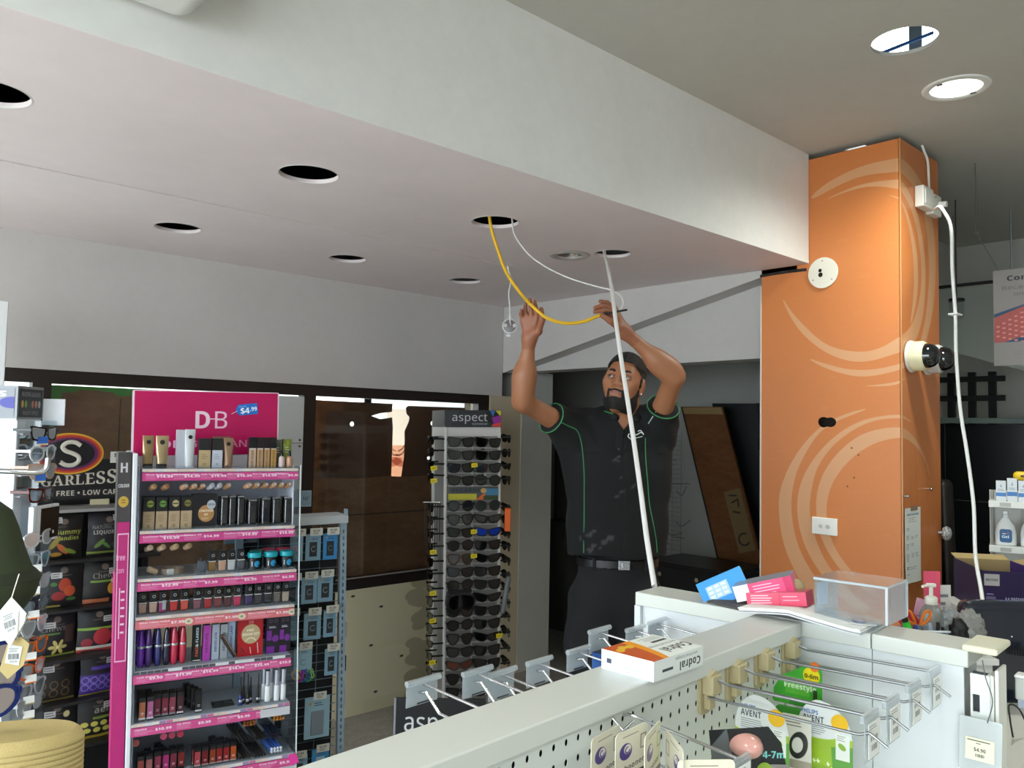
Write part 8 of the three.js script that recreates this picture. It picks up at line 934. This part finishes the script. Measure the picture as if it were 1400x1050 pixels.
  const WS = (x, y, z) => new Frame(3.924, -1.078, -1.3 / D2R).at(x, y, z); const bx = cell(44, 80, (g, w, h) => { g.fillStyle = '#c8ccd0'; g.fillRect(0, 0, w, h); g.fillStyle = '#3f72b0'; g.fillRect(0, 46, w, 14); txt(g, '4', 22, 20, 16, '#5a6068'); lines(g, 8, 32, 28, 2, 5, '#8a9098', 2); });
  [[-0.045, 0], [-0.005, 0.012], [0.035, 0.004], [0.075, -0.004], [0.115, 0.006], [0.155, 0]].forEach(([x, dy], i) => solo('small_box', pbox(0.036, 0.085 + dy, 0.036, bx, flat('#b4b8bc'), flat('#d8dadc')), PRINT, `white carton with a blue band, ${ORD[i]} along the top white shelf`, 'box', WS(x, 1.3215, 0.05), -1.3, 'blue-banded cartons'));
  const gelf = cell(60, 60, (g, w, h) => { g.fillStyle = '#1d4f7e'; g.fillRect(0, 0, w, h); txt(g, 'Gel', 28, 36, 26, '#e0e8ee', { bold: true, font: 'serif' }); g.fillStyle = '#c84a5a'; g.fillRect(34, 10, 16, 5); g.fillStyle = '#dfe6ea'; g.fillRect(10, 14, 20, 4); });
  [[-0.03, 'nearer the cable'], [0.06, 'further along'], [0.15, 'at the frame edge']].forEach(([x, w]) => { const b = thing('spray_bottle', `white spray bottle with a dark blue gel label, ${w}`, 'bottle', WS(x, 1.1365, 0.04), -1.3, 'spray bottles on the white shelves'); part('bottle', lathe([[0, 0], [0.036, 0], [0.038, 0.005], [0.039, 0.05], [0.032, 0.085], [0.018, 0.108], [0.012, 0.116]], 24).scale(1, 1, 0.6), M('#dcdedc', 0.35), b); part('bottle_label', uvTo(ext(rrect(0.045, 0.055, 0.012), 0.001), [gelf[0], gelf[1], gelf[0], gelf[1]]), GLOSS, b).position.set(0.0, 0.042, 0.023); part('label_print', sheet(0.036, 0.036, gelf).translate(0, 0.042, 0.0245), GLOSS, b); part('nozzle', merge([cyl(0.011, 0.011, 0.014, 0, 0.115, 0, 14), rbox(0.02, 0.016, 0.03, 0.004, 0, 0.138, 0.006)]), M('#d2d4d2', 0.35), b); });
  const dr = thing('yellow_scanner', 'yellow handheld tool lying on top of the blue-banded cartons', 'tool', WS(0.05, 1.43, 0.05), -1.3); part('body', merge([new THREE.CapsuleGeometry(0.019, 0.065, 6, 16).rotateZ(Math.PI / 2), rbox(0.03, 0.024, 0.024, 0.006, 0.035, -0.014, 0)]), M('#dcb41a', 0.4), dr); part('grip_print', rbox(0.04, 0.008, 0.006, 0.002, -0.005, 0.0, 0.018), M('#3a2c12', 0.6), dr); part('tool_end', merge([cyl(0.007, 0.007, 0.03, 0, 0, 0, 12).rotateZ(-Math.PI / 2).translate(0.05, 0.002, 0), new THREE.SphereGeometry(0.016, 14, 10).translate(0.09, 0.008, 0)]), M('#8d8d88', 0.4), dr);
  // partition, frame rack, hanging cabinet, poster
  const pa = thing('black_partition', 'tall glossy black panelled partition behind the counter beside the column', 'partition', [4.75, 0, -1.2]); for (const [z0, z1] of [[-0.8, -0.425], [-0.42, 0.0], [0.005, 0.7]]) for (const [a, b2] of [[0, 0.7], [0.703, 1.25], [1.253, 1.66]]) part('black_panel', rbox(0.03, b2 - a, z1 - z0, 0.002, 0, (a + b2) / 2, (z0 + z1) / 2), M('#0c0e0f', 0.3), pa); part('top_rail', rbox(0.06, 0.03, 1.5, 0.004, -0.005, 1.677, -0.05), M('#4e5a54', 0.5), pa);
  const chair = thing('office_chair', 'dark brown rounded chair back half hidden behind the column edge', 'chair', [4.22, 0, -1.5], 0.9); part('backrest', (() => { const g = new RoundedBoxGeometry(0.42, 0.62, 0.07, 5, 0.034), p = g.attributes.position; for (let i = 0; i < p.count; i++) { const x = p.getX(i) / 0.21; p.setZ(i, p.getZ(i) - 0.05 * x * x); p.setX(i, p.getX(i) * (1 - 0.18 * Math.max(0, p.getY(i) / 0.31))); } g.computeVertexNormals(); return g.translate(0, 1.08, 0); })(), M('#1a120e', 0.5), chair); part('seat', rbox(0.46, 0.08, 0.46, 0.03, 0, 0.5, 0.22, 4), M('#1a120e', 0.5), chair); part('stem', cyl(0.03, 0.03, 0.4, 0, 0.06, 0.2, 16), M('#18181a', 0.4), chair); part('back_stem', rbox(0.05, 0.4, 0.02, 0.005, 0, 0.66, -0.03), M('#18181a', 0.4), chair); for (let i = 0; i < 5; i++) part('foot_arm', rod([0, 0.06, 0.2], [0.28 * Math.cos(i * 1.257), 0.03, 0.2 + 0.28 * Math.sin(i * 1.257)], 0.018), M('#18181a', 0.4), chair);
  const rk = thing('black_frame_rack', 'black post and rail rack against the pale wall above the partition', 'rack', [5.6, 0, -1.75]); for (const z of [-0.13, -0.01, 0.105]) part('post', rbox(0.03, 2.0, 0.042, 0.003, 0, 1.0, z), M('#0e0e10', 0.5), rk); for (const y of [1.955, 1.835]) part('rail', rbox(0.02, 0.035, 0.4, 0.003, -0.016, y, -0.02), M('#1a1b1c', 0.5), rk);
  const oc = thing('hanging_cabinet', 'grey-green hanging cabinet box high beside the hanging poster', 'cabinet', [5.0, 0, 0]); part('face', ext(poly([[1.8, 2.12], [1.25, 1.93], [1.25, 2.43], [1.8, 2.445]]), 0.25).rotateY(Math.PI / 2), M('#aab0a6', 0.7), oc); part('top_rail', rbox(0.03, 0.014, 0.6, 0.003, -0.01, 2.455, -1.52), M('#2c2a28', 0.6), oc); part('hanger', rod([0.12, 2.44, -1.4], [0.12, 2.9, -1.4], 0.006), STEEL, oc); part('hanger', rod([0.12, 2.44, -1.7], [0.12, 2.9, -1.7], 0.006), STEEL, oc);
  const pe = thing('pendant_shade', 'small clear pendant shade with a black cap in front of the grey cabinet', 'pendant', [4.78, 2.3, -1.575]); part('cap', cyl(0.04, 0.04, 0.014, 0, 0.03, 0, 24), M('#0c0c0c', 0.4), pe); part('shade', new THREE.CylinderGeometry(0.036, 0.036, 0.09, 24, 1, true).translate(0, -0.015, 0), CLEAR, pe); part('rod', cyl(0.004, 0.004, 0.552, 0, 0.043, 0, 8), M('#3a3a3a', 0.5), pe);
  const pp = cell(150, 240, (g, w, h) => { g.fillStyle = '#767371'; g.fillRect(0, 0, w, h); txt(g, 'Communication', 20, 22, 17, '#222226', { bold: true, align: 'left' }); txt(g, 'Because it is', 12, 44, 15, '#565456', { align: 'left' }); txt(g, 'only right', 30, 62, 14, '#565456', { align: 'left' }); g.save(); g.beginPath(); g.rect(0, 86, w, 96); g.clip(); g.fillStyle = '#27425c'; g.beginPath(); g.moveTo(0, 110); g.lineTo(60, 84); g.lineTo(w, 140); g.lineTo(w, 190); g.lineTo(0, 182); g.fill(); g.fillStyle = '#8d4a48'; g.beginPath(); g.moveTo(-20, 130); g.lineTo(60, 86); g.lineTo(140, 120); g.lineTo(0, 190); g.fill(); g.fillStyle = '#b8706a'; for (let i = 0; i < 9; i++) for (let j = 0; j < 9; j++) g.fillRect(58 - i * 9 + j * 9, 92 + i * 8 + j * 4, 5, 4); g.restore(); g.fillStyle = '#b08a2c'; for (const [x, y] of [[124, 196], [134, 190], [140, 202]]) { g.beginPath(); g.arc(x, y, 7, 0, 7); g.fill(); } lines(g, 30, 206, 110, 2, 5, '#6e6c6c', 2); g.strokeStyle = '#c8743a'; g.lineWidth = 4; g.beginPath(); g.moveTo(70, 226); g.quadraticCurveTo(100, 214, 120, 228); g.stroke(); });
  const po = thing('hanging_poster', 'grey hanging poster picturing a red and blue blister pack at the picture edge', 'poster', [4.2, 2.142, -1.02], -Math.PI / 2); part('board', rbox(0.41, 0.445, 0.004, 0.001), M('#76736f', 0.6), po); part('poster_print', sheet(0.405, 0.44, pp).translate(0, 0, 0.0024), MATT, po); part('cord', rod([-0.18, 0.22, 0], [-0.27, 0.41, 0.0], 0.0015, 5), M('#4a4a4a', 0.6), po); part('ceiling_hook', tube([[-0.275, 0.753, 0], [-0.275, 0.46, 0], [-0.28, 0.42, 0], [-0.27, 0.405, 0], [-0.262, 0.42, 0]], 0.003, 24, 6), M('#5a5a58', 0.5), po); part('cord', rod([0.18, 0.22, 0], [0.18, 0.752, 0], 0.0015, 5), M('#4a4a4a', 0.6), po);
}
atlasTex.needsUpdate = true;
scene.traverse((o) => { if (o.isMesh) { o.castShadow = true; o.receiveShadow = true; } });
renderer.render(scene, camera);
